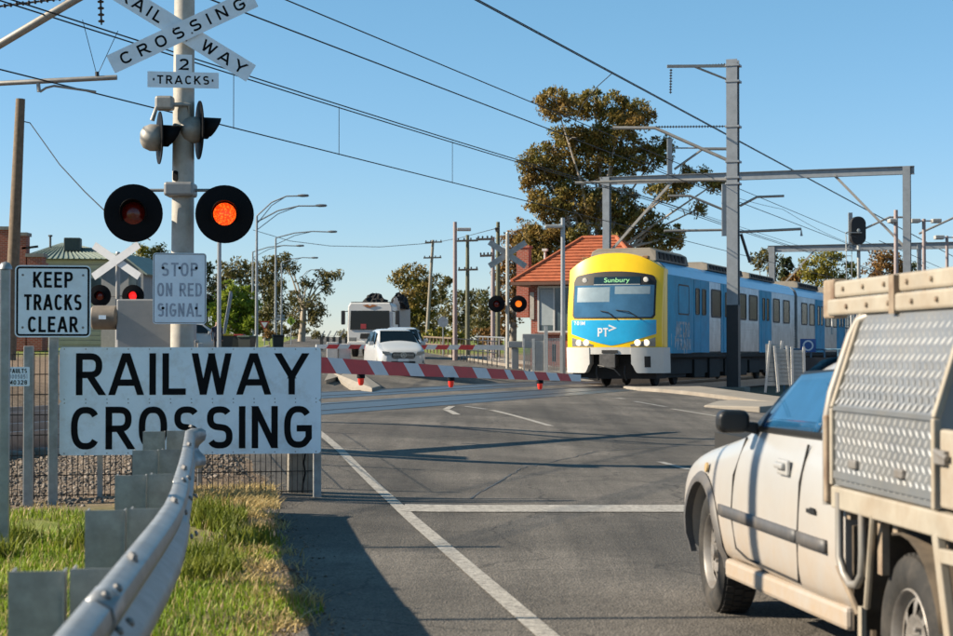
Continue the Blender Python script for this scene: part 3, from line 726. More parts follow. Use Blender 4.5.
# boom and its machine
t = thing('boom_gate', 'near red and white striped boom gate lowered across our lane', 'boom gate', on(160, Ym + .35)); O = Vector(t.location)
mb = MB(); c = W(157, 322, Ym + .45) - O; mb.box(c + Vector((0, 0, -.12)), (.92, .5, .80)); mb.build('machine_box', STEELG, t, bevel=.02)
mb = MB(); mb.box(c + Vector((0, 0, -.95)), (.5, .4, 1.0)); mb.build('pedestal', STEELG, t, bevel=.02)
mb = MB(); c2 = W(105, 317.5, Ym + .3) - O; mb.lathe([(.0005, -.17), (.12, -.17), (.15, -.14), (.15, .14), (.12, .17), (.0005, .17)], 20, Matrix.Translation(c2) @ Matrix.Rotation(R(90), 4, 'Y')); mb.build('counterweight', M('counterweight_brown', (.30, .25, .20), rough=.6, metal=.3, var=.25), t, smooth=40)
mb = MB(); mb.box(c2 + Vector((0, -.155, .0)), (.09, .01, .05)); mb.build('plate', SIGNW2, t)
def boomline(px, ):
    A = Vector((-2.5, 23.2)); D = Vector((4.24, 6.6)); k = (px - CX) / FPX
    s = (k * A.y - A.x) / (D.x - k * D.y); p = A + D * s
    z = CAMZ + 0 ; f = (px - 320) / 260.0
    py = 365 + (378 - 365) * f
    q = W(px, py, p.y); return q
a, b = boomline(225) - O, boomline(580) - O
def frac(px): return ((boomline(px) - O - a).xy.length) / ((b - a).xy.length)
st = [(frac(p_), frac(q_)) for p_, q_ in ((232, 268), (290, 331), (346, 370), (384, 406), (420.5, 440), (455, 474), (488, 505.5), (511.5, 525), (535, 547), (557.5, 569))]
boom(t, a, b, .245, .115, st, lamps=(frac(361), frac(451), frac(540)))
mb = MB(); tip = boomline(588) - O; mb.tube([b, tip], .012, 6); mb.build('tip', BOLT, t)
# ---- far signals
def far_signal(name, label, px, Y, hgt, cb_y, lamp_y, dxl, lit, back=False, lr=.36, yaw=R(8)):
    t = thing(name, label, 'signal', on(px, Y), 0); O = Vector(t.location)
    mb = MB(); mb.tube([(0, 0, -.2), (0, 0, hgt)], .075, 12); mb.build('mast', MAST if back else STEELG, t, smooth=40)
    mb = MB(); mb.lathe([(.0005, .0), (.06, .0), (.075, -.04)], 10, Matrix.Translation((0, 0, hgt + .04))); mb.build('mast_cap', STEELG, t)
    c = W(px, cb_y, Y) - O
    crossbuck(t, c + Vector((0, .2 if back else -.12, 0)), 1.9, .25, yaw, 33, -33, text=False, mat=(M('crossbuck_back', (.42, .43, .44), rough=.5, metal=.4) if back else WHT))
    z = (W(px, lamp_y, Y) - O).z; s = Y / FPX * dxl
    mb = MB(); mb.tube([(-s, 0, z), (s, 0, z)], .02, 8); mb.build('cross_arm', STEELG, t)
    signal_lamp(t, (-s, -.2, z), (0, -1, 0), lr, lit[0]); signal_lamp(t, (s, -.2, z), (0, -1, 0), lr, lit[1])
    return t, O
t, O = far_signal('crossing_signal', 'far crossing signal with grey crossbuck back and amber lamp beside the brick building', 507.5, 75, 5.8, 254, 304, 11, (LENSD, LENSA), back=True)
t, O = far_signal('crossing_signal', 'small crossing signal with white crossbuck and red lamp behind the keep tracks clear sign', 117.5, 57, 3.75, 261, 296, 16.5, (LENSD, LENSR), yaw=R(-13))
# far boom
t = thing('boom_gate', 'far striped boom gate lowered before the white car', 'boom gate', on(523, 74.3)); O = Vector(t.location)
mb = MB(); c = W(534, 341, 74.2) - O; mb.box(c, (1.0, .35, .6)); mb.box(c + Vector((-.75, 0, -.15)), (.7, .3, .28)); mb.build('machine_box', STEELG, t, bevel=.03)
mb = MB(); mb.box((c.x - .8, 0, c.z / 2 - .3), (.3, .3, c.z)); mb.build('pedestal', STEELG, t, bevel=.02)
a = W(504, 347.5, 74) - O; b = W(316, 346.5, 64) - O
def frac2(px):
    P_, Q_ = a + O, b + O; k = (px - CX) / FPX; return (k * P_.y - P_.x) / ((Q_.x - P_.x) - k * (Q_.y - P_.y))
st = [(frac2(q_), frac2(p_)) for p_, q_ in ((459, 473.5), (436, 448), (415, 426), (394, 405), (371, 383), (349, 360), (327, 338))]
boom(t, a, b, .21, .15, st)
# ================================================================== TRAIN
RAIL = .35
T_YEL = M('train_yellow', (1.25, .78, .003), rough=.3, var=.05, scale=3, coat=.3)
T_BLU = M('train_blue', (.012, .48, .88), rough=.3, var=.08, scale=3, coat=.3)
T_BLU2 = M('train_blue_side', (.012, .42, .72), rough=.55, var=.12, scale=2, spec=.25, dirt=(.05, .12, .18), dscale=1.2, damt=.4)
T_WHT = M('train_white', (.85, .83, .78), rough=.4, var=.08, scale=3, dirt=(.45, .4, .33), dscale=3, damt=.4)
T_SIL = M('train_stainless', (.68, .69, .71), rough=.36, metal=.55, var=.2, scale=1.2, dirt=(.22, .21, .2), dscale=2.5, damt=.6)
T_ROOF = M('train_roof', (.30, .28, .25), rough=.7, var=.15, scale=3)
T_POD = M('train_roof_pod', (.25, .22, .18), rough=.75, var=.15, scale=3)
T_DRK = M('train_underframe', (.018, .016, .015), rough=.85, var=.4, scale=5)
T_GLS = M('train_glass', (.018, .02, .024), rough=.18, var=.1, spec=.3)
T_SCR = M('train_windscreen', (.06, .17, .30), rough=.07, var=.25, scale=1.2, spec=.7)
T_RUB = M('rubber_black', (.012, .012, .012), rough=.6)
T_LMP = M('headlamp_warm', (.8, .72, .55), rough=.2, emit=(1, .85, .6), es=.35)
T_LED = M('display_led', (.1, .3, .12), rough=.5, emit=(.45, .9, .4), es=.32)
train = thing('commuter_train', 'blue and silver commuter train with yellow front standing at the crossing', 'train', (P0.x, P0.y, 0), -TH)
def yf(w, z):
    return .34 * abs(w / 1.52) ** 2.6 + .13 * max(0, z - 2.3) ** 1.4 + .10 * max(0, 1.7 - z)
def ztop(w): return 4.50 - .46 * min(1.15, abs(w) / 1.46) ** 2.4
class Surf:
    def __init__(s, off): s.off = off
    def __matmul__(s, v): return Vector((v[0] + s.cx, yf(v[0] + s.cx, v[1] + s.cz) - s.off - v[2], v[1] + s.cz))
def patch(name, parent, wl, wr, zb, zt, off, mat, nw=22, nz=10, th=.03):
    mb = MB(); rows = []
    for i in range(nz + 1):
        r = []
        for j in range(nw + 1):
            w = wl + (wr - wl) * j / nw; a, b = zb(w), zt(w); z = a + (b - a) * i / nz; r.append(Vector((w, yf(w, z) - off, z)))
        rows.append(r)
    mb.grid(rows)
    rim = rows[0] + [r[-1] for r in rows[1:]] + rows[-1][-2::-1] + [r[0] for r in rows[-2:0:-1]]
    bk = [p + Vector((0, th, 0)) for p in rim]; mb.grid([[p for p in rim], bk], close=True)
    return mb.build(name, mat, parent, smooth=40)
def rcorner(w, wl, wr, r):          # how far a rounded corner eats into the height at w
    d = min(w - wl, wr - w)
    return 0 if d >= r else r - math.sqrt(max(0, r * r - (r - d) ** 2))
def carriage(y0, L, first, wins, doors, pods):
    e = bpy.data.objects.new('carriage', None); COL.objects.link(e); e.parent = train; e.location = (0, y0, 0)
    X = 1.52; ys = (1.0 if first else .15)
    sec = [(-1.40, 1.36), (-X, 1.45), (-X, 3.85), (-1.44, 4.06), (-1.25, 4.22), (-.8, 4.33), (0, 4.38)]
    sec = sec + [(-a, b) for a, b in sec[-2::-1]]
    mb = MB(); mb.grid([[(a, y, b) for a, b in sec] for y in (ys, L - .15)]);
    mb.add([(a, L - .15, b) for a, b in sec], [tuple(range(len(sec)))]); mb.add([(a, ys, b) for a, b in sec], [tuple(range(len(sec) - 1, -1, -1))])
    fixn(mb.build('body', T_SIL, e, smooth=35))
    rs = [(-X - .012, 3.84), (-1.452, 4.075), (-1.258, 4.236), (-1.0, 4.30)]
    for s in (-1, 1):
        mb = MB(); mb.grid([[(s * a, y, b) for a, b in rs[:-1]] + [(s * rs[-1][0], y, rs[-1][1])] for y in (ys, L - .15)]); mb.build('cantrail', T_BLU, e, smooth=30)
    mb = MB(); mb.box((0, L / 2 + .3, 1.0), (2.5, L - 3.2, .55)); mb.box((0, L / 2, 1.31), (2.9, L - 1.5, .1)); mb.build('underframe', T_DRK, e)
    for yb in (3.4, L - 3.6):
        mb = MB()
        mb.box((0, yb, .85), (2.3, 3.2, .22)); 
        for s in (-1, 1): mb.box((s * 1.08, yb, .78), (.16, 3.0, .34))
        for yw in (yb - 1.2, yb + 1.2):
            for s in (-1, 1): mb.lathe([(.0005, -.07), (.42, -.07), (.46, .0), (.42, .07), (.0005, .07)], 24, Matrix.Translation((s * .8, yw, RAIL + .43)) @ Matrix.Rotation(R(90), 4, 'Y'))
            mb.tube([(-.8, yw, RAIL + .43), (.8, yw, RAIL + .43)], .08, 8)
        o = mb.build('bogie', T_DRK, e, smooth=35)
    for y in np.arange(6.2, L - 6.5, 2.3):
        mb = MB(); mb.box((.95, y, .88), (.75, random.uniform(1.1, 1.9), random.uniform(.5, .75))); mb.build('equipment_box', T_DRK, e, bevel=.03)
    x = X + .006
    def winmesh(ya, yb, za, zb, fr=.05):
        mb = MB(); F = Matrix(((0, 0, 1, 0), (1, 0, 0, 0), (0, 1, 0, 0), (0, 0, 0, 1)))     # local x->y, y->z, z->x
        cx, cz = (ya + yb) / 2, (za + zb) / 2; w, h = yb - ya, zb - za; Mx = Matrix.Translation((x, cx, cz)) @ F
        P1, P2 = rrect(w, h, .09), rrect(w - 2 * fr, h - 2 * fr, .06); n = len(P1)
        mb.add([Mx @ Vector((a, b, .016)) for a, b in P1] + [Mx @ Vector((a, b, .016)) for a, b in P2] + [Mx @ Vector((a, b, -.004)) for a, b in P1] + [Mx @ Vector((a, b, .0)) for a, b in P2],
               [(k, (k + 1) % n, n + (k + 1) % n, n + k) for k in range(n)] + [(k, 2 * n + k, 2 * n + (k + 1) % n, (k + 1) % n) for k in range(n)] + [(n + k, n + (k + 1) % n, 3 * n + (k + 1) % n, 3 * n + k) for k in range(n)], 0)
        mb.add([Mx @ Vector((a, b, .002)) for a, b in P2], [tuple(range(n))], 1)
        return mb
    for ya, yb in wins: fixn(winmesh(ya, yb, 2.62, 3.6).build('window', [T_RUB, T_GLS], e))
    for ya, yb in doors:
        m_ = (ya + yb) / 2
        for a, b in ((ya, m_ - .012), (m_ + .012, yb)):
            mb = MB(); mb.box((x + .004, (a + b) / 2, 2.62), (.02, b - a, 2.42)); o = mb.build('door_leaf', T_BLU2, e, bevel=.01)
            q = winmesh(a + .16, b - .16, 2.66, 3.55, .035); q.v = [(p[0] + .014, p[1], p[2]) for p in q.v]; fixn(q.build('door_window', [T_RUB, T_GLS], e))
        for yy in (ya - .22, yb + .22):
            mb = MB(); mb.box((x - .002, yy, 2.62), (.012, .40, 2.42)); mb.build('blue_panel', T_BLU2, e)
    for ya, yb, z0, h, w in pods:
        mb = MB(); P = [(-w / 2, z0), (-w / 2 + .04, z0 + h * .75), (-w / 2 + .25, z0 + h), (w / 2 - .25, z0 + h), (w / 2 - .04, z0 + h * .75), (w / 2, z0)]
        n = 6; mb.add([(a, ya + (.15 if b > z0 else 0), b) for a, b in P] + [(a, yb - (.15 if b > z0 else 0), b) for a, b in P], [tuple(range(n)), tuple(range(2 * n - 1, n - 1, -1))] + [(k, n + k, n + (k + 1) % n, (k + 1) % n) for k in range(n)])
        o = fixn(mb.build('roof_unit', T_POD, e, bevel=.03))
        k = ya + .5
        while k < yb - .4:
            mb = MB(); mb.box((w / 2 - .03, k, z0 + h * .42), (.08, .32, h * .5)); mb.build('grille', T_DRK, e); k += .5
    # ribbed lower side
    mb = MB()
    for z in np.arange(1.6, 2.5, .11): mb.box((X + .003, (ys + 4.5 + L) / 2 if first else L / 2, z), (.008, (L - 5.2) if first else L - .6, .02))
    o = mb.build('side_ribs', T_SIL, e); o['kind'] = 'stuff'
    return e
w1 = [(2.35, 3.8), (7.1, 8.6), (11.35, 12.9), (13.45, 15.0), (18.2, 19.55), (20.4, 21.8)]
d1 = [(4.5, 6.35), (9.0, 10.8), (15.75, 17.4)]
c1 = carriage(0, 23.1, True, w1, d1, [(1.3, 5.6, 4.30, .42, 2.2), (8.2, 14.2, 4.30, .30, 2.3), (15.4, 20.6, 4.30, .26, 2.3)])
w2 = [(1.2, 2.6), (3.2, 4.5), (7.6, 9.0), (9.6, 11.0), (13.6, 15.0), (15.5, 16.9), (19.6, 21.2)]
d2_ = [(5.1, 6.9), (11.4, 13.2), (17.3, 19.1)]
for k in range(2): carriage(23.5 + k * 23.5, 23.1, False, w2, d2_, [(2.5, 8.0, 4.30, .3, 2.3), (10, 16, 4.3, .3, 2.3)])
mb = MB(); mb.box((0, 23.3, 2.7), (2.5, .7, 2.9)); mb.build('gangway', T_RUB, train)
mb = MB(); mb.box((0, 46.8, 2.7), (2.5, .7, 2.9)); mb.build('gangway', T_RUB, train)
# cab side: blue wrap with pale lettering blocks
mb = MB(); mb.box((1.529, 2.55, 2.62), (.012, 3.1, 2.46)); o = mb.build('cab_side_panel', T_BLU2, c1)
class Side:
    def __matmul__(s, v): return Vector((1.5385 + v[2], s.cy + v[0], s.cz + v[1]))
PALE = M('wrap_pale', (.45, .55, .62), rough=.5, var=.5, scale=6)
for txt, cy2, cz2, ww, hh in (('METRO', 3.0, 2.15, 1.75, .5), ('TRAIN', 3.05, 1.68, 1.9, .36)):
    S = Side(); S.cy, S.cz = cy2, cz2; mb = MB(); lettering(mb, txt, ww, hh, .085, S, gap=.25); mb.build('lettering', PALE, c1)
for k in range(9):
    mb = MB(); yy = random.uniform(1.3, 4.0); h = random.uniform(.2, .7); mb.box((1.5362, yy, 2.45 - h / 2 - random.uniform(0, .6)), (.001, random.uniform(.04, .14), h)); mb.build('pale_streak', PALE, c1)
# the front
cabn = 40
mb = MB(); rows = []
zb0 = 1.58
for i in range(25):
    v = i / 24; rows.append([Vector((w, yf(w, zb0 + (ztop(w) - zb0) * v), zb0 + (ztop(w) - zb0) * v)) for w in [-1.52 + 3.04 * j / cabn for j in range(cabn + 1)]])
mb.grid(rows)
rim = [r[0] for r in rows] + rows[-1][1:] + [r[-1] for r in rows[-2::-1]]
back = []
for p in rim:
    s = 1.004; back.append(Vector((p.x * s, 1.08, p.z)))
mid = [Vector((p.x + math.copysign(.02, p.x) * (1 if abs(p.x) > 1.4 else 0), p.y + .12, p.z + (.02 if p.z > 3.9 else 0))) for p in rim]
mb.grid([rim, mid, back]); fixn(mb.build('cab_shell', T_YEL, c1, smooth=45))
patch('windscreen_surround', c1, -1.33, 1.33, lambda w: 2.46 + rcorner(w, -1.33, 1.33, .1), lambda w: 3.93 - .15 * (w / 1.33) ** 2 - rcorner(w, -1.33, 1.33, .16), .008, T_RUB, nw=40)
patch('windscreen', c1, -1.28, 1.28, lambda w: 2.51 + rcorner(w, -1.28, 1.28, .08), lambda w: 3.5 , .014, T_SCR, nw=40)
patch('destination_display', c1, -.62, .86, lambda w: 3.52, lambda w: 3.76, .016, M('display_glass', (.015, .04, .06), rough=.15), nw=12, nz=3)
patch('display_ledge', c1, -.62, .86, lambda w: 3.505, lambda w: 3.53, .022, M('pale_trim', (.5, .52, .52), rough=.4), nw=12, nz=2)
patch('sun_blind', c1, -1.18, -.08, lambda w: 2.98, lambda w: 3.44, .0165, M('blind_cream', (.30, .40, .46), rough=.3, var=.1), nw=12, nz=3)
patch('sun_blind', c1, .08, 1.16, lambda w: 3.22, lambda w: 3.46, .0165, M('blind_cream', (.30, .40, .46)), nw=12, nz=3)
for w in (-.93, 1.02):
    mb = MB(); mb.lathe([(.085, -.02), (.085, .01), (.07, .03), (.0005, .035)], 18, Matrix.Translation((w, yf(w, 3.66) - .01, 3.66)) @ RotTo((0, -1, 0))); mb.build('marker_light', T_WHT, c1, smooth=40)
BV = lambda w: 1.63 + .36 * (abs(w) / 1.36) ** 1.25
patch('blue_panel', c1, -1.36, 1.36, BV, lambda w: 2.42, .010, T_BLU, nw=40)
for s in (-1, 1):
    a, b = (.60, 1.34) if s > 0 else (-1.34, -.60)
    patch('headlight', c1, a, b, lambda w: 1.60, lambda w: max(1.64, BV(w) - .10), .012, M('headlight_glass', (.33, .33, .32), rough=.15, metal=.3), nw=14, nz=4)
    for q in (.82, 1.08):
        mb = MB(); mb.lathe([(.10, -.02), (.10, .012), (.08, .02), (.0005, .026)], 16, Matrix.Translation((s * q, yf(q, 1.72) - .012, 1.715)) @ RotTo((0, -1, 0))); mb.build('lamp', T_LMP, c1, smooth=40)
def bump_patch(name, wl, wr, zb, zt, mat): return patch(name, c1, wl, wr, zb, zt, .05, mat, nw=18, nz=8, th=.9)
bump_patch('bumper', -1.55, -.72, lambda w: .78 + .28 * sstep(-.95, -.72, w) ** 2, lambda w: 1.575, T_WHT)
bump_patch('bumper', .62, 1.55, lambda w: .78 + .28 * (1 - sstep(.62, .85, w)) ** 2, lambda w: 1.575, T_WHT)
patch('bumper_bridge', c1, -.72, .62, lambda w: 1.36, lambda w: 1.575, .03, T_WHT, nw=10, nz=3, th=.5)
patch('tow_slot', c1, 1.02, 1.20, lambda w: .96, lambda w: 1.30, .055, T_RUB, nw=6, nz=4)
mb = MB(); mb.box((-.05, 1.1, 1.0), (2.7, 1.2, .8)); mb.build('pilot_recess', T_DRK, c1)
GREYC = M('coupler_grey', (.16, .15, .14), rough=.5, metal=.5, var=.3)
mb = MB(); mb.box((-.12, .25, 1.16), (.42, .5, .34)); mb.box((-.12, .0, 1.16), (.5, .1, .42)); mb.tube([(-.42, -.04, 1.02), (-.2, -.1, .98), (.1, -.05, .9), (.25, .1, .7)], .022, 8); mb.build('coupler', GREYC, c1, bevel=.03)
mb = MB(); mb.box((-.05, .02, 1.44), (.5, .12, .1)); mb.build('coupler_plate', T_RUB, c1)
mb = MB()
for w in (-.55, .35): mb.tube([(w, .3, 1.0), (w, .25, .75), (w + .05, .3, .55)], .035, 8); 
mb.build('hose', T_RUB, c1)
for (w0, z0, w1_, z1) in ((.15, 2.44, -.35, 2.70), (.95, 2.42, .15, 2.72)):
    mb = MB(); mb.tube([(w0, yf(w0, z0) - .05, z0), ((w0 + w1_) / 2, yf((w0 + w1_) / 2, (z0 + z1) / 2) - .06, z1 - .04), (w1_, yf(w1_, z1) - .04, z1)], .016, 6); mb.build('wiper', T_RUB, c1)
for w in (-.98, .95):
    mb = MB(); z = ztop(w) + .03; mb.box((w, yf(w, z) + .12, z), (.2, .25, .09)); mb.build('roof_horn', M('horn_brown', (.3, .15, .05), rough=.5), c1, bevel=.02)
def surftext(txt, cx, cz, w, h, t_, mat, name='lettering', gap=.25):
    S = Surf(.0125); S.cx, S.cz = cx, cz; mb = MB(); lettering(mb, txt, w, h, t_, S, gap=gap); mb.build(name, mat, c1)
surftext('PT', -.27, 2.04, .34, .27, .05, WHT, gap=.12); surftext('>', .02, 2.17, .26, .22, .05, WHT, 'logo_chevron'); surftext('701M', -1.07, 2.325, .40, .12, .024, WHT)
# destination blind in dot letters
fc = bpy.data.curves.new('dest', 'FONT'); fc.body = 'Sunbury'; fc.size = .20; fc.align_x = 'CENTER'; fc.align_y = 'CENTER'; fo_ = bpy.data.objects.new('dest', fc); COL.objects.link(fo_)
dg = bpy.context.evaluated_depsgraph_get(); me = bpy.data.meshes.new_from_object(fo_.evaluated_get(dg)); bpy.data.objects.remove(fo_)
me.name = 'destination_text'
for v in me.vertices:
    x_, z_ = v.co.x * 1.25 + .12, v.co.y + 3.65; v.co = (x_, yf(x_, z_) - .0185, z_)
me.materials.append(T_LED); o = bpy.data.objects.new('destination_text', me); COL.objects.link(o); o.parent = c1
# ================================================================== OVERHEAD LINE
OGALV = M('structure_galvanised', (.34, .37, .40), rough=.45, metal=.45, var=.12, scale=4)
OBLK = M('mast_base_black', (.012, .014, .018), rough=.5, var=.3)
OTUBE = M('bracket_tube', (.42, .40, .37), rough=.5, metal=.4, var=.15)
WIREM = M('overhead_wire', (.035, .035, .035), rough=.6, metal=.3, var=.1)
INSU = M('insulator_brown', (.035, .025, .02), rough=.35, var=.2)
def insulator(parent, a, b, r=.05):
    a, b = Vector(a), Vector(b); L = (b - a).length; prof = [(.012, 0)]; n = max(3, int(L / .09))
    for k in range(n):
        z = L * (k + .5) / n; prof += [(.015, z - .03), (r, z - .012), (r * .9, z + .008), (.015, z + .012)]
    prof.append((.012, L)); mb = MB(); mb.lathe(prof, 10, Matrix.Translation(a) @ RotTo(b - a)); return mb.build('insulator', INSU, parent, smooth=40)
def ibeam(mb, a, b, w, h, up=(0, 0, 1)):
    a, b = Vector(a), Vector(b); d = (b - a).normalized(); upv = Vector(up); x = d.cross(upv).normalized(); z = x.cross(d); t_ = .018
    mb.beam(a + z * (h / 2 - t_ / 2), b + z * (h / 2 - t_ / 2), w, t_, up); mb.beam(a - z * (h / 2 - t_ / 2), b - z * (h / 2 - t_ / 2), w, t_, up); mb.beam(a, b, t_, h - 2 * t_ - .002, up)
# big mast beside the train
Ymast = 56.5; pm = on(733.5, Ymast); pm.z = .05
t = thing('overhead_mast', 'tall steel overhead line mast with black painted base before the train', 'mast', pm); O = Vector(t.location)
ztp = W(733, 60, Ymast).z - O.z; zblk = W(733, 305, Ymast).z - O.z
rot = Matrix.Rotation(-TH, 3, 'Z')
mb = MB(); s = .36
ibeam(mb, (0, 0, zblk), (0, 0, ztp), s, .34, up=(TD.x, TD.y, 0)); mb.build('column', OGALV, t)
mb = MB(); mb.box((0, 0, zblk / 2), (s + .03, .38, zblk), rot); mb.build('painted_base', OBLK, t, bevel=.02)
mb = MB(); mb.box((0, 0, .1), (.9, .9, .3), rot); mb.build('footing', CONC, t, bevel=.02)
def mp(px, py, dY=0.): return W(px, py, Ymast + dY) - O
for py in (66, 82, 127, 162, 178, 184):
    mb = MB(); mb.box(mp(733.5, py), (s + .1, .42, .07), rot); mb.build('collar', OGALV, t, bevel=.01)
mb = MB(); mb.beam(mp(667, 66.5), mp(728, 66), .09, .09); mb.build('top_bracket', OTUBE, t)
mb = MB(); mb.tube([mp(695, 67), mp(728, 80)], .035, 8); mb.build('bracket_strut', OTUBE, t)
insulator(t, mp(671, 69), mp(670.5, 94)); insulator(t, mp(703, 66), mp(726, 64.5), .045)
mb = MB(); mb.tube([mp(613, 128, .8), mp(655, 128, .5), mp(727, 160, 0)], .055, 10); mb.build('cantilever_tube', OTUBE, t, smooth=40)
insulator(t, mp(655, 127, .5), mp(727, 126.5), .045)
mb = MB(); mb.tube([mp(575, 183, 1), mp(640, 181, .7), mp(710, 180, .2), mp(729, 180)], .05, 10); mb.build('registration_tube', OTUBE, t, smooth=40)
mb = MB(); mb.tube([mp(583, 184, 1), mp(590, 188, 1), mp(612, 187, .9), mp(622, 190, .9)], .022, 8); mb.build('steady_arm', OTUBE, t, smooth=40)
mb = MB(); mb.beam(mp(724.5, 184), mp(724.5, 236), .17, .17); mb.build('drop_post', OGALV, t)
mb = MB(); mb.tube([mp(724, 210), mp(690, 196), mp(668, 196)], .04, 8); mb.tube([mp(664, 231), mp(724, 230)], .04, 8); mb.build('lower_cantilever', OTUBE, t, smooth=40)
mb = MB(); mb.tube([mp(740, 206), mp(757, 197), mp(784, 196)], .04, 8); mb.tube([mp(740, 232), mp(760, 231), mp(801, 229), mp(801.5, 236)], .045, 8); mb.build('right_cantilever', OTUBE, t, smooth=40)
mb = MB(); mb.tube([mp(741, 234), mp(746, 250), mp(750, 262)], .05, 8); mb.build('hanging_arm', INSU, t)
# portals across the tracks
def portal(label, pxl, pxr, Y, by, cw, parts=True):
    pl_ = on(pxl, Y); k = (pxr - CX) / FPX; n_ = Vector((TD.y, -TD.x)); s = (k * pl_.y - pl_.x) / (n_.x - k * n_.y)
    pr_ = Vector((pl_.x + n_.x * s, pl_.y + n_.y * s, .05)); t = thing('overhead_portal', label, 'gantry', (pl_.x, pl_.y, .05)); O = Vector(t.location); zt_ = W(pxl, by, Y).z - O.z
    d = pr_ - O; d.z = 0
    for q in (Vector((0, 0, 0)), d):
        mb = MB(); ibeam(mb, q, q + Vector((0, 0, zt_ + .15)), cw, cw, up=(TD.x, TD.y, 0)); mb.build('column', OGALV, t)
    mb = MB(); e = d.normalized() * .3; ibeam(mb, Vector((0, 0, zt_)) - e, d + Vector((0, 0, zt_)) + e, cw * .8, cw * 1.1); mb.build('beam', OGALV, t)
    for q, sg in ((Vector((0, 0, 0)), 1), (d, -1)):
        mb = MB(); mb.beam(q + Vector((0, 0, zt_ - 3.2)), q + d.normalized() * sg * 2.9 + Vector((0, 0, zt_ - .1)), .1, .1); mb.build('knee_brace', OTUBE, t)
    return t, O, d, zt_
t, O, d, zt_ = portal('nearer steel portal spanning the tracks behind the big mast', 607, 907.5, 75, 181, .30)
for f, h in ((.22, 1.7),):
    mb = MB(); q = d * f + Vector((0, 0, zt_)); mb.beam(q, q + Vector((0, 0, h)), .2, .2); mb.build('stub_post', OGALV, t)
    mb = MB(); mb.tube([q + Vector((.2, 0, .4)), q + Vector((1.4, 0, 1.25)), q + Vector((2.4, 0, 1.25))], .05, 8); mb.tube([q + Vector((0, 0, 1.3)), q + Vector((2.4, 0, 1.3))], .03, 8); mb.build('stub_cantilever', OTUBE, t)
t, O, d, zt_ = portal('distant steel portal spanning the tracks beyond the railway signal', 772.5, 1010, 118, 249, .40)
for f, h in ((.34, 2.3), (.63, 2.6)):
    mb = MB(); q = d * f + Vector((0, 0, zt_)); mb.beam(q, q + Vector((0, 0, h if f < .5 else .1)), .25, .25); mb.beam(q, q - Vector((0, 0, 2.2 if f > .5 else 0.01)), .25, .25); mb.build('stub_post', OGALV, t)
    mb = MB(); mb.tube([q + Vector((0, 0, .8)), q + Vector((2.6, 0, 2.0)), q + Vector((4, 0, 2.0))], .07, 8); mb.build('stub_cantilever', OTUBE, t)
# wires, all parallel to the track
def wire_z(px, py, u):
    n_ = TP(0, u); k = (px - CX) / FPX; t_ = (k * n_[1] - n_[0]) / (TD.x - k * TD.y); x, y = TP(t_, u); return W(px, py, y).z, t_
def wire(label, px, py, u, t0=-45, t1=190, r=.013, sag=0., every=48., group=None):
    z, tt = wire_z(px, py, u); mb = MB(); pts = []
    for i in range(60):
        t_ = t0 + (t1 - t0) * i / 59; x, y = TP(t_, u); ph = ((t_ - 6) / every) % 1; pts.append((x, y, z - sag * 4 * ph * (1 - ph)))
    mb.tube(pts, r, 5); o = mb.build('overhead_wire', WIREM); tag(o, label, 'wire', group); return z
zc = wire('lowest contact wire crossing behind the crossbuck mast', 0, 70, 0., r=.012)
zm = wire('upper of the paired messenger wires over the near track', 102, 23.5, -.12, r=.013, sag=.12)
zm2 = wire('lower of the paired messenger wires over the near track', 83, 21.6, .12, r=.013, sag=.12)
wire('topmost thin feeder wire running from the top edge to the gum tree', 285, 0, -2.2, r=.012, t1=70)
wire('second feeder wire from the top edge above the messenger pair', 205, -2, -1.5, r=.014, t1=70)
wire('left strand of the thick feeder pair hung from the mast top', 475, 0, -.8, r=.016)
wire('right strand of the thick feeder pair hung from the mast top', 478, 0, -.9, r=.016)
wire('contact wire above the far track right of the mast', 800, 246, 4.7, t0=19, r=.012)
wire('messenger wire above the far track right of the mast', 790, 212, 4.7, t0=19, r=.013, sag=.5)
wire('short thin wire beyond the mast towards the railway signal', 860, 232, -5.5, t0=20, r=.014)
for px, wh in ((336, 'left of the truck'), (450, 'above the light poles'), (230, 'beside the upper lamps of the mast')):
    _, tt = wire_z(px, 100, .12); x, y = TP(tt, .06); ph = ((tt - 6) / 48.) % 1
    mb = MB(); mb.tube([(x, y, zc), (x, y, zm2 - .12 * 4 * ph * (1 - ph))], .007, 5); o = mb.build('dropper', WIREM)
    tag(o, 'thin vertical dropper between contact and messenger wires ' + wh, 'dropper', 'droppers on the overhead wires')
# jumper curve in front of the gum tree
mb = MB(); mb.tube([W(612, 73.5, 45.2), W(598, 86, 46.5), W(583, 104, 48), W(574, 125, 50)], .012, 5); tag(mb.build('jumper_wire', WIREM), 'thin curved jumper wire drooping in front of the gum tree', 'wire')
# bracket at the top left corner, from a mast outside the picture
Yb = 26.; t = thing('overhead_mast', 'left overhead line mast whose bracket arms enter at the top left corner', 'mast', (-9.6, 27.6, .0)); O = Vector(t.location)
mb = MB(); ibeam(mb, (0, 0, 0), (0, 0, 9), .3, .3); mb.build('column', OGALV, t)
q = lambda px, py, Y=Yb: W(px, py, Y) - O
mb = MB(); mb.tube([(0, 0, q(0, 45).z - .9), q(0, 44.5), q(75, 0), q(118, -24)], .062, 12); mb.build('cantilever_tube', M('bracket_cream', (.46, .42, .36), rough=.5, metal=.2), t, smooth=40)
mb = MB(); mb.tube([(0, 0, q(0, 83).z), q(0, 83.5), q(117, 77.5)], .038, 10); mb.build('registration_tube', OTUBE, t, smooth=40)
mb = MB(); mb.tube([q(38, 81), q(39, 92)], .03, 8); mb.tube([q(40, 92), q(46, 88), q(54, 86), q(96, 92)], .018, 8); mb.build('steady_arm', OTUBE, t, smooth=40)
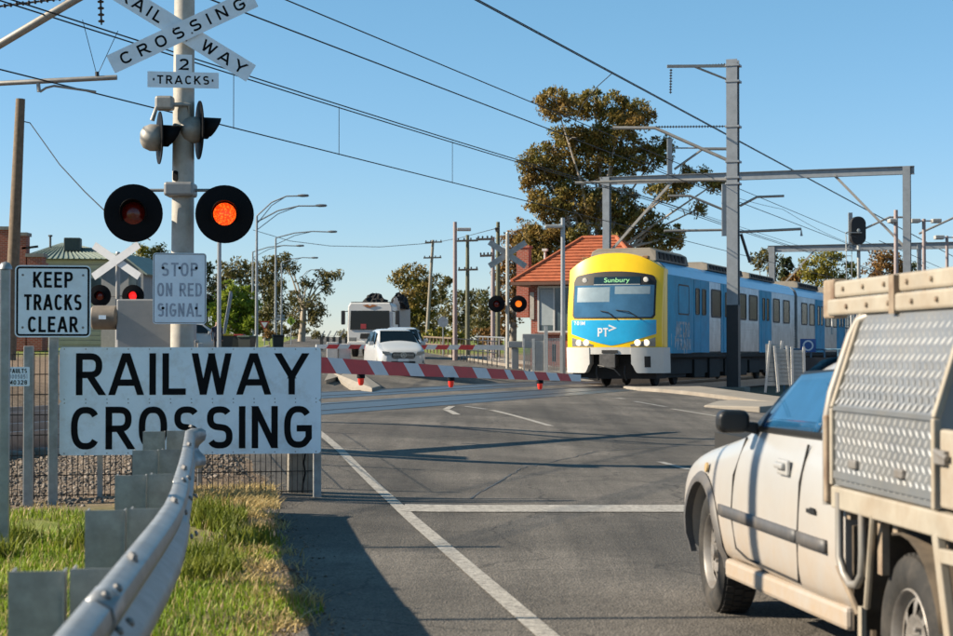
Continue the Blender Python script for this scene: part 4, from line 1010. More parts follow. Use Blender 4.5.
mb = MB(); mb.tube([q(82.5, 20), q(96.5, 74)], .005, 4); mb.tube([q(118, 31), q(98, 74)], .005, 4); mb.tube([q(97, 72), q(97.5, 79)], .03, 8); mb.build('bridle', WIREM, t)
insulator(t, q(100, -14), q(101.5, 25)); insulator(t, q(-4, 7), q(75, -3), .035)
# ================================================================== THE UTE
def dirty_paint(name, base, dust, top):
    """white paint with road dust that thickens towards the sills"""
    m = M(name, base, rough=.32, var=.03, scale=4, coat=.35); n = m.node_tree.nodes; l = m.node_tree.links; b = n['Principled BSDF']
    src = b.inputs['Base Color'].links[0].from_socket
    tc = n.new('ShaderNodeTexCoord'); sx = n.new('ShaderNodeSeparateXYZ'); l.new(tc.outputs['Object'], sx.inputs[0])
    mr = n.new('ShaderNodeMapRange'); mr.inputs['From Min'].default_value = top; mr.inputs['From Max'].default_value = .30; mr.inputs['To Max'].default_value = .85; l.new(sx.outputs['Z'], mr.inputs['Value'])
    nz = n.new('ShaderNodeTexNoise'); nz.inputs['Scale'].default_value = 5; nz.inputs['Detail'].default_value = 8; nz.inputs['Roughness'].default_value = .7; l.new(tc.outputs['Object'], nz.inputs['Vector'])
    ml = n.new('ShaderNodeMath'); ml.operation = 'MULTIPLY'; l.new(mr.outputs[0], ml.inputs[0])
    m2 = n.new('ShaderNodeMapRange'); m2.inputs['From Min'].default_value = .3; m2.inputs['From Max'].default_value = .65; m2.inputs['To Min'].default_value = .4; l.new(nz.outputs['Fac'], m2.inputs['Value']); l.new(m2.outputs[0], ml.inputs[1])
    mx = n.new('ShaderNodeMix'); mx.data_type = 'RGBA'; l.new(ml.outputs[0], mx.inputs['Factor']); l.new(src, mx.inputs['A']); mx.inputs['B'].default_value = (*dust, 1); l.new(mx.outputs['Result'], b.inputs['Base Color'])
    rr = n.new('ShaderNodeMapRange'); rr.inputs['To Min'].default_value = .3; rr.inputs['To Max'].default_value = .8; l.new(ml.outputs[0], rr.inputs['Value']); l.new(rr.outputs[0], b.inputs['Roughness'])
    return m
U_WHT = dirty_paint('ute_white', (.53, .53, .525), (.30, .215, .135), .92)
U_CRM = M('tray_cream', (.46, .41, .33), rough=.6, var=.1, scale=5, dirt=(.32, .22, .13), dscale=4, damt=.65)
U_RUST = M('tray_rusty', (.36, .28, .20), rough=.8, var=.25, scale=9, dirt=(.17, .08, .04), dscale=7, damt=.9)
U_TYRE = M('tyre_rubber', (.022, .021, .02), rough=.85, var=.3, scale=12, dirt=(.13, .11, .09), dscale=5, damt=.7)
U_RIM = M('steel_rim', (.36, .34, .32), rough=.5, metal=.4, var=.15, scale=10, dirt=(.22, .16, .11), dscale=8, damt=.6)
U_DRK = M('ute_dark', (.016, .015, .014), rough=.8, var=.3)
U_MUD = M('ute_muddy', (.10, .075, .05), rough=.9, var=.5, scale=7)
U_GLS = M('ute_glass', (.02, .10, .22), rough=.04, var=.3, scale=1.5, spec=.9)
U_PLS = M('black_plastic', (.02, .02, .021), rough=.42, var=.2, scale=20)
U_GRY = M('grey_moulding', (.10, .10, .105), rough=.55, var=.15, dirt=(.25, .2, .15), dscale=5, damt=.5)
U_TRD = M('tread_worn_glint', (.78, .79, .80), rough=.4, metal=.3, var=.08)  # worn bright metal, with the glint of one lozenge direction put into the colour
U_PLT = M('tread_plate', (.33, .345, .36), rough=.45, metal=.55, var=.12, scale=3, dirt=(.45, .41, .35), dscale=4, damt=.5)
ute = thing('tray_ute', 'dusty white tray back ute with tread plate toolbox waiting at the stop line', 'ute', (2.155, 9.742, 0), R(6))
# half sections: along y; points from sill up to the roof centre
SEC = [  # y, [(x,z) x9]
 (.98, [(.0, .34), (.55, .34), (.60, .38), (.64, .50), (.64, .62), (.60, .70), (.5, .72), (.3, .735), (.0, .745)]),
 (.86, [(.0, .27), (.72, .28), (.78, .36), (.80, .50), (.79, .66), (.74, .75), (.6, .785), (.3, .80), (.0, .81)]),
 (.62, [(.0, .25), (.80, .26), (.88, .36), (.895, .50), (.885, .70), (.83, .80), (.68, .835), (.34, .85), (.0, .86)]),
 (.30, [(.0, .25), (.84, .27), (.905, .36), (.92, .52), (.91, .74), (.855, .865), (.70, .895), (.35, .915), (.0, .925)]),
 (.0, [(.0, .25), (.85, .28), (.908, .37), (.925, .54), (.915, .77), (.868, .905), (.72, .935), (.36, .96), (.0, .97)]),
 (-.40, [(.0, .25), (.85, .30), (.905, .38), (.925, .56), (.92, .80), (.875, .955), (.74, .985), (.37, 1.01), (.0, 1.02)]),
 (-.70, [(.0, .25), (.85, .32), (.905, .39), (.925, .57), (.922, .82), (.878, .985), (.80, 1.03), (.40, 1.05), (.0, 1.06)]),
 (-.86, [(.0, .25), (.85, .32), (.905, .39), (.925, .57), (.922, .83), (.88, 1.0), (.79, 1.13), (.42, 1.17), (.0, 1.18)]),
 (-1.05, [(.0, .25), (.85, .32), (.905, .39), (.925, .57), (.922, .83), (.882, 1.01), (.735, 1.275), (.45, 1.31), (.0, 1.325)]),
 (-1.30, [(.0, .25), (.85, .32), (.905, .39), (.925, .57), (.922, .84), (.884, 1.02), (.665, 1.385), (.45, 1.425), (.0, 1.44)]),
 (-1.60, [(.0, .25), (.85, .32), (.905, .39), (.925, .57), (.922, .84), (.885, 1.03), (.64, 1.42), (.43, 1.455), (.0, 1.47)]),
 (-2.0, [(.0, .25), (.85, .32), (.905, .39), (.925, .57), (.922, .85), (.886, 1.04), (.645, 1.415), (.43, 1.45), (.0, 1.465)]),
 (-2.28, [(.0, .25), (.84, .32), (.895, .39), (.918, .57), (.918, .85), (.884, 1.045), (.66, 1.385), (.44, 1.42), (.0, 1.435)]),
 (-2.42, [(.0, .25), (.82, .33), (.87, .40), (.89, .57), (.89, .85), (.86, 1.045), (.67, 1.36), (.44, 1.39), (.0, 1.40)]),
]
def usec(y):
    for a, b in zip(SEC, SEC[1:]):
        if a[0] >= y >= b[0]:
            f = (a[0] - y) / (a[0] - b[0]); return [(p[0] + (q[0] - p[0]) * f, p[1] + (q[1] - p[1]) * f) for p, q in zip(a[1], b[1])]
    return SEC[-1][1] if y < SEC[-1][0] else SEC[0][1]
def usurf(y, v, off=0.):         # v: index along the section, left side
    s = usec(y); i = min(len(s) - 2, max(0, int(v))); f = v - i
    x = s[i][0] + (s[i + 1][0] - s[i][0]) * f; z = s[i][1] + (s[i + 1][1] - s[i][1]) * f
    dx, dz = s[i + 1][0] - s[i][0], s[i + 1][1] - s[i][1]; L = math.hypot(dx, dz)
    return Vector((-(x + dz / L * off), y, z - dx / L * off))
def vz(y, z):                    # index whose height is z
    s = usec(y)
    for i in range(1, len(s) - 1):
        if s[i][1] <= z <= s[i + 1][1]: return i + (z - s[i][1]) / max(1e-6, s[i + 1][1] - s[i][1])
    return 1
mb = MB(); rows = []
ylist = sorted({s[0] for s in SEC}, reverse=True)
for y in ylist:
    s = usec(y); rows.append([Vector((-x, y, z)) for x, z in s] + [Vector((x, y, z)) for x, z in s[-2:0:-1]])
mb.grid(rows, close=True); n = len(rows[0]); mb.add(rows[0], [tuple(range(n))]); mb.add(rows[-1], [tuple(range(n - 1, -1, -1))])
body = fixn(mb.build('body', U_WHT, ute))
ss = body.modifiers.new('sub', 'SUBSURF'); ss.levels = 2; ss.render_levels = 2
for p_ in body.data.polygons: p_.use_smooth = True
cr = body.data.attributes.new('crease_edge', 'FLOAT', 'EDGE')
for e_ in body.data.edges:
    a_, b_ = (body.data.vertices[i].co for i in e_.vertices)
    if a_.y == b_.y and abs(a_.y + 2.42) < .01: cr.data[e_.index].value = .8
cut = MB(); cut.lathe([(.0005, -1.2), (.375, -1.2), (.375, 1.2), (.0005, 1.2)], 40, Matrix.Translation((0, 0, .345)) @ Matrix.Rotation(R(90), 4, 'Y'))
co = cut.build('wheel_arch_cutter', U_DRK, ute, smooth=30); co.hide_render = True; co.hide_viewport = False
bo = body.modifiers.new('arch', 'BOOLEAN'); bo.operation = 'DIFFERENCE'; bo.object = co; bo.solver = 'EXACT'
dgx = bpy.context.evaluated_depsgraph_get(); me2 = bpy.data.meshes.new_from_object(body.evaluated_get(dgx)); body.modifiers.clear(); body.data = me2; me2.name = 'body'
bpy.data.objects.remove(co)
me2.polygons.foreach_set('use_smooth', [True] * len(me2.polygons)); me2.set_sharp_from_angle(angle=R(45))
if len(me2.materials) == 0: me2.materials.append(U_WHT)
for k in range(len(me2.materials)): me2.materials[k] = U_WHT
# flare round the wheel arch
mb = MB(); rows = []
for k in range(25):
    a = R(-8 + 196 * k / 24); r = []
    for rr, off in ((.372, -.02), (.374, .022), (.41, .024), (.432, .004)):
        y, z = math.cos(a) * rr, .345 + math.sin(a) * rr
        zz = max(.33, min(.93, z)); q = usurf(max(-2.4, min(.9, y)), vz(y, zz), off); r.append(Vector((q.x, y, z)))
    rows.append(r)
mb.grid(rows); mb.build('arch_flare', U_GRY, ute, smooth=50)
mb = MB(); mb.box((0, -.05, .62), (1.5, .9, .7)); mb.build('wheel_well', U_DRK, ute)
def spanel(name, pts, off, mat, th=.012, sub=5):   # panel on the left side: corner loops (y, z) quad grid
    (y0, z0), (y1, z1), (y2, z2), (y3, z3) = pts; mb = MB(); rows = []
    nx = max(2, int(abs(y1 - y0) / .08)); nz = sub
    for i in range(nz + 1):
        f = i / nz; r = []
        for j in range(nx + 1):
            g = j / nx; ya, za = y0 + (y1 - y0) * g, z0 + (z1 - z0) * g; yb, zb = y3 + (y2 - y3) * g, z3 + (z2 - z3) * g
            y, z = ya + (yb - ya) * f, za + (zb - za) * f; r.append(usurf(y, vz(y, z), off))
        rows.append(r)
    mb.grid(rows); o = mb.build(name, mat, ute, smooth=60); so = o.modifiers.new('thick', 'SOLIDIFY'); so.thickness = th; so.offset = -1
    return fixn(o)
GAP = M('shut_line', (.02, .018, .016), rough=.8)
# window opening: black surround then glass
spanel('window_surround', [(-.80, 1.035), (-2.20, 1.055), (-2.12, 1.365), (-1.22, 1.335)], .004, U_PLS)
spanel('side_window', [(-.98, 1.06), (-1.98, 1.075), (-1.86, 1.345), (-1.22, 1.315)], .010, U_GLS)
spanel('quarter_window', [(-2.03, 1.075), (-2.17, 1.08), (-2.09, 1.34), (-1.91, 1.345)], .010, U_GLS)
def usline(name, pts, w, off, mat):
    mb = MB(); mb.tube([usurf(y, vz(y, z), off) for y, z in pts], w, 6); return mb.build(name, mat, ute)
usline('door_gap', [(-.78, 1.0), (-.70, .8), (-.66, .6), (-.70, .43), (-.9, .40), (-1.5, .40), (-1.80, .40), (-1.84, .6), (-1.87, .85), (-1.9, 1.02)], .006, -.002, GAP)
spanel('side_moulding', [(-.42, .575), (-1.83, .58), (-1.83, .635), (-.42, .632)], .012, U_GRY, th=.02, sub=2)
spanel('side_moulding', [(-1.86, .58), (-2.25, .58), (-2.25, .635), (-1.86, .635)], .012, U_GRY, th=.02, sub=2)
mb = MB(); mb.beam(usurf(-.43, 1.2) + Vector((-.01, 0, -.02)), usurf(-2.38, 1.2) + Vector((-.01, 0, -.02)), .06, .10); mb.build('sill', U_WHT, ute, bevel=.02)
q = usurf(-1.62, vz(-1.62, .90), .012); mb = MB(); mb.box(q, (.02, .17, .075)); mb.box(q + Vector((-.018, 0, .008)), (.028, .13, .03)); mb.build('door_handle', U_WHT, ute, bevel=.01)
q = usurf(-2.06, vz(-2.06, .74), .006); mb = MB(); mb.box(q, (.006, .12, .018)); mb.box(q + Vector((0, -.02, .012)), (.005, .06, .01)); mb.build('badge', U_PLS, ute)
q = usurf(-.10, vz(-.10, .80), .008); mb = MB(); mb.lathe([(.028, -.005), (.026, .006), (.0005, .009)], 14, Matrix.Translation(q) @ RotTo((-1, 0, .1))); mb.build('side_repeater', M('repeater_amber', (.6, .42, .2), rough=.3), ute, smooth=40)
# mirror
mb = MB(); c = Vector((-.985, -.93, 1.085))
mb.prism(rrect(.16, .115, .042), -.04, .05, Matrix.Translation(c) @ Matrix.Rotation(R(90), 4, 'X')); o = mb.build('mirror', U_PLS, ute, bevel=.022, seg=3)
mb = MB(); mb.prism([(-.86, .0), (-.96, .02), (-.97, .07), (-.86, .06)], -.04, .05, Matrix.Translation((0, -.92, 1.02)) @ Matrix.Rotation(R(90), 4, 'X')); mb.build('mirror_arm', U_PLS, ute, bevel=.01)
mb = MB(); v = [usurf(-.80, vz(-.8, 1.03), .012), usurf(-1.0, vz(-1.0, 1.045), .012), usurf(-1.02, vz(-1.02, 1.16), .012), usurf(-.97, vz(-.97, 1.13), .012)]; mb.add(v, [(0, 1, 2, 3)]); mb.build('mirror_sail', U_PLS, ute)
# windscreen (seen only from other places) and lamps
mb = MB(); rows = []
for f in (0, .25, .5, .75, 1):
    y = -.72 - .56 * f; s = usec(y); rows.append([Vector((x * g, y + .012, z + .016)) for (x, z), g in zip([s[6], s[7], s[8], s[7], s[6]], (-.94, -1, 1, 1, .94))])
mb.grid(rows); mb.build('windscreen', U_GLS, ute, smooth=60)
for s_ in (-1, 1):
    mb = MB(); mb.box((s_ * .62, .90, .66), (.28, .12, .12)); mb.build('headlight', M('headlight_glass', (.33, .33, .32)), ute, bevel=.03)
# wheels
def wheel(y, x, r=.335, steer=0.):
    e = bpy.data.objects.new('wheel', None); COL.objects.link(e); e.parent = ute; e.location = (x, y, r); e.rotation_euler = (0, 0, R(steer))
    Mx = Matrix.Rotation(R(-90), 4, 'Y') if x < 0 else Matrix.Rotation(R(90), 4, 'Y')       # local z outwards
    ty = [(.205, .085), (.225, .10), (.27, .108), (r - .03, .10), (r - .006, .085), (r, .06), (r, -.06), (r - .006, -.085), (r - .03, -.10), (.22, -.10)]
    mb = MB(); mb.lathe(ty, 48, Mx)
    mb.build('tyre', U_TYRE, e, smooth=40)
    mb = MB()
    for k in range(44):
        a = 2 * math.pi * k / 44
        for zz in (-.05, .0, .05): mb.box(Mx @ Vector((math.cos(a + zz) * (r + .001), math.sin(a + zz) * (r + .001), zz)), (.042, .034, .010), (Mx @ Matrix.Rotation(a + zz, 4, 'Z')).to_3x3() @ Matrix(((0, 0, 1), (0, 1, 0), (1, 0, 0))))
    o = mb.build('tread_blocks', U_TYRE, e); o['kind'] = 'stuff'
    mb = MB(); mb.lathe([(.21, .088), (.203, .095), (.195, .085), (.185, .055), (.17, .05)], 40, Mx); mb.build('rim', U_RIM, e, smooth=50)
    # pressed steel disc with slots
    mb = MB(); N = 8; v = []; f = []
    for k in range(N):
        a0 = 2 * math.pi * k / N; da = 2 * math.pi / N
        ring = lambda rr, zz, a: Mx @ Vector((rr * math.cos(a), rr * math.sin(a), zz))
        rows = [[ring(rr, zz, a0 + da * g) for g in (0, .32)] for rr, zz in ((.18, .05), (.155, .062), (.11, .07), (.085, .058))]; mb.grid(rows)
        rows = [[ring(rr, zz, a0 + da * (.32 + .68 * g)) for g in (0, .25, .5, .75, 1)] for rr, zz in ((.115, .069), (.10, .066), (.085, .058))]; mb.grid(rows)
        rows = [[ring(rr, zz, a0 + da * (.32 + .68 * g)) for g in (0, .25, .5, .75, 1)] for rr, zz in ((.18, .05), (.168, .056))]; mb.grid(rows)
    mb.lathe([(.085, .058), (.06, .05), (.04, .052), (.036, .085), (.0005, .09)], 24, Mx); mb.build('wheel_disc', U_RIM, e, smooth=45)
    mb = MB(); mb.lathe([(.0005, .02), (.18, .02)], 24, Mx); mb.lathe([(.20, -.1), (.20, .05)], 24, Mx); mb.build('wheel_inner', U_DRK, e)
    for k in range(5):
        a = 2 * math.pi * k / 5; mb = MB(); mb.lathe([(.011, .05), (.011, .075), (.0005, .078)], 6, Mx @ Matrix.Translation((.057 * math.cos(a), .057 * math.sin(a), 0))); mb.build('wheel_nut', U_RIM, e)
    return e
wheel(0, -.775, steer=-2); wheel(0, .775, steer=-2); wheel(-3.1, -.77); wheel(-3.1, .77)
# chassis, tray, toolbox
mb = MB()
for s_ in (-1, 1): mb.beam((s_ * .42, -2.2, .62), (s_ * .42, -4.9, .66), .07, .14)
mb.box((0, -3.1, .34), (1.3, .12, .12)); mb.lathe([(.0005, -.14), (.13, -.1), (.13, .1), (.0005, .14)], 14, Matrix.Translation((0, -3.1, .34))); mb.build('chassis', U_MUD, ute)
mb = MB(); mb.box((-.55, -2.46, .52), (.5, .04, .55)); mb.box((-.40, -2.75, .50), (.32, .5, .42)); mb.build('cab_back_tank', U_MUD, ute, bevel=.03)
mb = MB(); mb.box((0, -3.68, .83), (1.86, 2.5, .05)); mb.build('tray_floor', U_CRM, ute)
for s_ in (-1, 1):
    mb = MB(); mb.beam((s_ * .93, -2.43, .835), (s_ * .93, -4.93, .835), .05, .09); mb.build('tray_rail', U_CRM, ute, bevel=.008)
for y in (-2.5, -3.05, -3.6, -4.2, -4.8):
    mb = MB(); mb.beam((-.9, y, .775), (.9, y, .775), .05, .055); mb.build('cross_member', U_RUST, ute)
def tbox(s_):
    e = bpy.data.objects.new('toolbox', None); COL.objects.link(e); e.parent = ute; xo = .945
    y0, y1, z0, z1, z2 = -2.45, -3.60, .885, 1.20, 1.585; xi = xo - .125
    P = [(xo - .5, z0), (xo, z0), (xo, z1), (xi, z2), (xo - .5, z2)]
    mb = MB(); n = 5; mb.add([(s_ * a, y0, b) for a, b in P] + [(s_ * a, y1, b) for a, b in P], [tuple(range(n)), tuple(range(2 * n - 1, n - 1, -1))] + [(k, n + k, n + (k + 1) % n, (k + 1) % n) for k in range(n)])
    fixn(mb.build('box_shell', U_PLT, e, bevel=.006))
    if s_ > 0: return
    # raised treads: pairs of lozenges, alternating direction, one coloured bright as if catching light
    def treads(nm, za, xa, zb, xb):
        mb = MB(); H_ = math.hypot(zb - za, xb - xa); up = Vector((-(xb - xa), 0, zb - za)).normalized(); al = Vector((0, -1, 0)); nr = al.cross(up).normalized()
        if nr.x > 0: nr = -nr
        org = Vector((-xa, y0, za)); rws = max(4, int(H_ / .030)); cls = int((y0 - y1) / .062); st_x = (y0 - y1) / cls; mo = MB()
        for i in range(rws):
            odd = i % 2
            for j in range(cls - odd):
                c = org + up * ((i + .5) * H_ / rws) + al * ((j + .5 + .5 * odd) * st_x); k = -1 if odd else 1
                d1_ = (al * k + up * .9).normalized(); d2_ = d1_.cross(nr); a, b = (.026, .0085)
                v = [c + d1_ * a, c + d2_ * b, c - d1_ * a, c - d2_ * b]; v = [p + nr * .0008 for p in v] + [c + d1_ * a * .45 + nr * .0045, c - d1_ * a * .45 + nr * .0045]
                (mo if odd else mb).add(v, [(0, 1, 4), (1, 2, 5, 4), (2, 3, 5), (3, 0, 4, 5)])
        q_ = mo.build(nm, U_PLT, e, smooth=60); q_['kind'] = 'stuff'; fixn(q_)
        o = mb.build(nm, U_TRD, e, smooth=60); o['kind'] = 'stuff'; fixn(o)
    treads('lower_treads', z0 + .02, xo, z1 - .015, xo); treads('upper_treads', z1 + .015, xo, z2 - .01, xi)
    mb = MB(); mb.beam((-xo - .004, y0 - .005, z0 + .045), (-xo - .004, y1 + .005, z0 + .045), .012, .03); mb.build('lid_edge', U_PLT, e)
    mb = MB(); mb.beam((-xo - .003, y0 - .002, z1), (-xo - .003, y1 + .002, z1), .010, .018); mb.build('fold_line', U_PLT, e)
    for y in (-2.72, -3.25):
        mb = MB(); mb.box((-xo - .008, y, .985), (.018, .09, .035)); mb.build('latch', U_RIM, e, bevel=.006)
    for y in (y0, y1):
        mb = MB(); mb.beam((-xo - .002, y, z0), (-xo - .002, y, z1), .03, .03); mb.beam((-xo - .002, y, z1), (-xi - .002, y, z2), .03, .03); mb.build('corner_trim', U_CRM, e, bevel=.006)
tbox(-1); tbox(1)
# drop side behind the box
mb = MB(); mb.box((-.935, -4.28, 1.03), (.03, 1.28, .27)); mb.build('drop_side', U_CRM, ute, bevel=.01)
mb = MB(); mb.box((-.955, -3.68, 1.07), (.03, .1, .05)); mb.tube([(-.96, -3.63, 1.09), (-.965, -3.75, 1.07)], .012, 8); mb.build('side_latch', U_RIM, ute, bevel=.006)
# headboard tube and ladder rack
for s_ in (-1, 1):
    mb = MB(); mb.tube([(s_ * .955, -2.40, .80), (s_ * .955, -2.40, 1.16), (s_ * .935, -2.40, 1.26), (s_ * .855, -2.41, 1.50), (s_ * .83, -2.44, 1.56), (s_ * .78, -2.52, 1.59), (s_ * .70, -2.55, 1.60)], .024, 12); mb.build('headboard_tube', M('tube_grey', (.40, .38, .35), rough=.5, metal=.4, var=.15, dirt=(.3, .2, .12), dscale=6, damt=.5), ute, smooth=40)
    mb = MB(); mb.box((s_ * .962, -2.415, .99), (.03, .045, .36)); mb.build('headboard_post', U_RUST, ute, bevel=.008)
    mb = MB(); mb.beam((s_ * .80, -1.95, 1.70), (s_ * .80, -4.95, 1.70), .045, .072); mb.build('rack_rail', U_CRM, ute, bevel=.012)
    mb = MB(); mb.beam((s_ * .815, -2.02, 1.623), (s_ * .815, -4.95, 1.623), .05, .072); mb.build('rack_rail', U_CRM, ute, bevel=.012)
    mb = MB(); mb.beam((s_ * .795, -1.93, 1.662), (s_ * .795, -2.08, 1.662), .07, .17); mb.build('rail_end', U_RUST, ute, bevel=.01)
    if s_ < 0:
        for k in range(12):
            y = -2.2 - k * .26
            for z, xx in ((1.70, .824), (1.622, .842)):
                mb = MB(); mb.lathe([(.011, 0), (.010, .008), (.0005, .01)], 8, Matrix.Translation((-xx, y - (z < 1.65) * .1, z)) @ RotTo((-1, 0, 0))); mb.build('rail_bolt', U_RUST, ute)
for y in (-2.6, -3.6, -4.7):
    mb = MB(); mb.beam((-.8, y, 1.60), (.8, y, 1.60), .04, .04); mb.build('rack_bar', U_CRM, ute)
for s_ in (-1, 1):
    mb = MB(); mb.box((s_ * .83, -2.86, 1.655), (.03, .06, .15)); mb.build('rack_bracket', U_RUST, ute)
# tubes, struts and stays below the tray
mb = MB(); mb.tube([(-.95, -2.53, .86), (-.95, -2.53, .60), (-.945, -2.57, .535), (-.94, -2.64, .50), (-.94, -2.72, .51), (-.94, -2.78, .56), (-.94, -2.79, .64), (-.94, -2.79, .80)], .017, 10); mb.build('step_tube', M('tube_grey', (.4, .38, .35)), ute, smooth=40)
mb = MB(); mb.tube([(-.95, -2.95, .80), (-.90, -2.72, .42)], .014, 8); mb.build('stay', U_CRM, ute)
mb = MB(); mb.tube([(-.945, -2.50, .56), (-.90, -2.62, .38)], .014, 8); mb.build('stay', U_RUST, ute)
mb = MB(); mb.box((-.9, -2.66, .34), (.02, .045, .15)); mb.build('stay_plate', U_CRM, ute)
mb = MB(); mb.box((-.9, -2.92, .70), (.03, .05, .25)); mb.build('stay_bracket', U_RUST, ute)
# rear guard: angled strut and curved mudguard
mb = MB(); mb.beam((-.94, -3.60, .80), (-.94, -3.76, .32), .035, .05); mb.beam((-.94, -3.62, .73), (-.94, -4.2, .75), .03, .05); mb.build('guard_strut', U_CRM, ute, bevel=.006)
mb = MB(); rows = []
for k in range(13):
    a = R(15 + 150 * k / 12); rows.append([Vector((-.62, -3.1 + math.cos(a) * .42, .335 + math.sin(a) * .42)), Vector((-.90, -3.1 + math.cos(a) * .42, .335 + math.sin(a) * .42))])
mb.grid(rows[5:]); o = mb.build('mudguard', U_MUD, ute, smooth=50); o.modifiers.new('thick', 'SOLIDIFY').thickness = .01
mb = MB(); mb.box((-.76, -2.58, .52), (.3, .02, .42)); mb.build('mud_flap', U_MUD, ute)
# ================================================================== BUILDINGS
def brickmat():
    m = bpy.data.materials.new('red_brick'); m.use_nodes = True; n = m.node_tree.nodes; l = m.node_tree.links; b = n['Principled BSDF']; b.inputs['Roughness'].default_value = .9
    tc = n.new('ShaderNodeTexCoord'); sp = n.new('ShaderNodeSeparateXYZ'); l.new(tc.outputs['Object'], sp.inputs[0])
    ad = n.new('ShaderNodeMath'); l.new(sp.outputs['X'], ad.inputs[0]); l.new(sp.outputs['Y'], ad.inputs[1]); cb = n.new('ShaderNodeCombineXYZ'); l.new(ad.outputs[0], cb.inputs['X']); l.new(sp.outputs['Z'], cb.inputs['Y'])
    br = n.new('ShaderNodeTexBrick'); l.new(cb.outputs[0], br.inputs['Vector']); br.inputs['Scale'].default_value = 1
    br.inputs['Brick Width'].default_value = .24; br.inputs['Row Height'].default_value = .086; br.inputs['Mortar Size'].default_value = .008
    br.inputs['Color1'].default_value = (.30, .06, .03, 1); br.inputs['Color2'].default_value = (.20, .045, .025, 1); br.inputs['Mortar'].default_value = (.30, .24, .2, 1); l.new(br.outputs['Color'], b.inputs['Base Color'])
    return m
BRICK = brickmat()
TILE = M('terracotta_tile', (.50, .13, .05), rough=.8, var=.25, scale=2.5, island=.18)
PALEW = M('painted_white', (.70, .69, .66), rough=.6, var=.1)
TIMB = M('timber_grey', (.20, .165, .13), rough=.9, var=.3, scale=8)
GLASSB = M('building_glass', (.10, .14, .16), rough=.08, var=.3, scale=1)
CURT = M('curtain', (.42, .48, .50), rough=.8, var=.1, wave=None)
# signal box: brick, hipped tile roof
pb = on(531, 84); t = thing('signal_box', 'red brick railway building with terracotta hipped roof behind the train', 'building', pb, -TH + R(4)); 
Lx, Ly, zE = 5.3, 5.6, W(531, 283, 84).z - pb.z; zR = W(570, 239, 86).z - pb.z
mb = MB(); mb.box((Lx / 2, Ly / 2, zE / 2 - .2), (Lx, Ly, zE + .4)); mb.build('wall', BRICK, t)
ov = .75; x0, x1, y0_, y1_ = -ov, Lx + ov, -ov, Ly + ov; rx0, rx1, ry = 1.9, 3.6, Ly / 2
roofo = bpy.data.objects.new('roof', None); COL.objects.link(roofo); roofo.parent = t
def courses(quad, rows, name='tile_course'):
    (a, b, c, d) = [Vector(p) for p in quad]     # a,b eave; c,d ridge end (above b, above a)
    nrm = (b - a).cross(d - a).normalized()
    if nrm.z < 0: nrm = -nrm
    for i in range(rows):
        f0, f1 = i / rows, (i + 1) / rows + .15 / rows; f1 = min(1, f1)
        p = [a + (d - a) * f0, b + (c - b) * f0, b + (c - b) * f1, a + (d - a) * f1]
        v = [p[0] + nrm * .075, p[1] + nrm * .075, p[2] + nrm * .02, p[3] + nrm * .02, p[0], p[1], p[2], p[3]]
        mb = MB(); mb.add(v, [(0, 1, 2, 3), (0, 4, 5, 1), (1, 5, 6, 2), (3, 7, 4, 0), (4, 7, 6, 5)]); fixn(mb.build(name, TILE, roofo))
A, B, C_, D = (x0, y0_, zE), (x1, y0_, zE), (x1, y1_, zE), (x0, y1_, zE); R0, R1 = (rx0, ry, zR), (rx1, ry, zR)
courses((A, B, R1, R0), 14); courses((B, C_, R1, R1), 14); courses((C_, D, R0, R1), 14); courses((D, A, R0, R0), 14)
for a, b in ((A, R0), (D, R0), (B, R1), (C_, R1), (R0, R1)):
    mb = MB(); mb.tube([Vector(a) + Vector((0, 0, .06)), Vector(b) + Vector((0, 0, .06))], .11, 8); mb.build('ridge_cap', TILE, roofo)
mb = MB(); mb.box((Lx / 2, Ly / 2, zE - .06), (Lx + 2 * ov - .04, Ly + 2 * ov - .04, .1)); mb.build('eaves', TIMB, t)
for s0, s1 in ((A, B), (B, C_), (D, A)):
    mb = MB(); mb.beam(Vector(s0) + Vector((0, 0, -.05)), Vector(s1) + Vector((0, 0, -.05)), .12, .14); mb.build('gutter', PALEW if False else M('gutter_brown', (.16, .07, .04), rough=.6), t)
def bwin(parent, cx, z0, w, h, cols=1, y=0.):
    e = bpy.data.objects.new('window', None); COL.objects.link(e); e.parent = parent
    mb = MB()
    mb.box((cx, y - .02, z0), (w, .08, .1)); mb.box((cx, y - .02, z0 + h), (w, .08, .1))
    for k in range(cols + 1): mb.box((cx - w / 2 + w * k / cols, y - .02, z0 + h / 2), (.08, .085, h))
    mb.build('frame', PALEW, e)
    mb = MB(); mb.box((cx, y + .0, z0 + h / 2), (w - .05, .03, h - .05)); mb.build('pane', GLASSB, e)
    mb = MB(); mb.box((cx - w * .22, y - .019, z0 + h * .55), (w * .45, .004, h * .8)); mb.build('curtain', CURT, e)
    mb = MB(); mb.box((cx, y - .07, z0 - .08), (w + .25, .2, .1)); mb.build('sill', M('sill_brown', (.2, .08, .05), rough=.8), e)
bwin(t, 1.15, W(540, 332, 84).z - pb.z, 1.55, 2.15, 2); bwin(t, 3.7, W(540, 332, 84).z - pb.z, 1.5, 2.15, 2)
mb = MB(); mb.box((.06, -.035, zE - 1.1), (.2, .05, 1.3)); mb.build('pale_pier', M('pier_cream', (.55, .5, .43), rough=.8), t)
p = W(524, 250, 88) - pb; mb = MB(); r_ = Matrix.Rotation(TH - R(4), 3, 'Z'); p = r_ @ p; mb.box((p.x, p.y, p.z - 1.6), (.62, .62, 3.6)); mb.box((p.x, p.y, p.z + .15), (.74, .74, .12)); mb.build('chimney', BRICK, roofo)
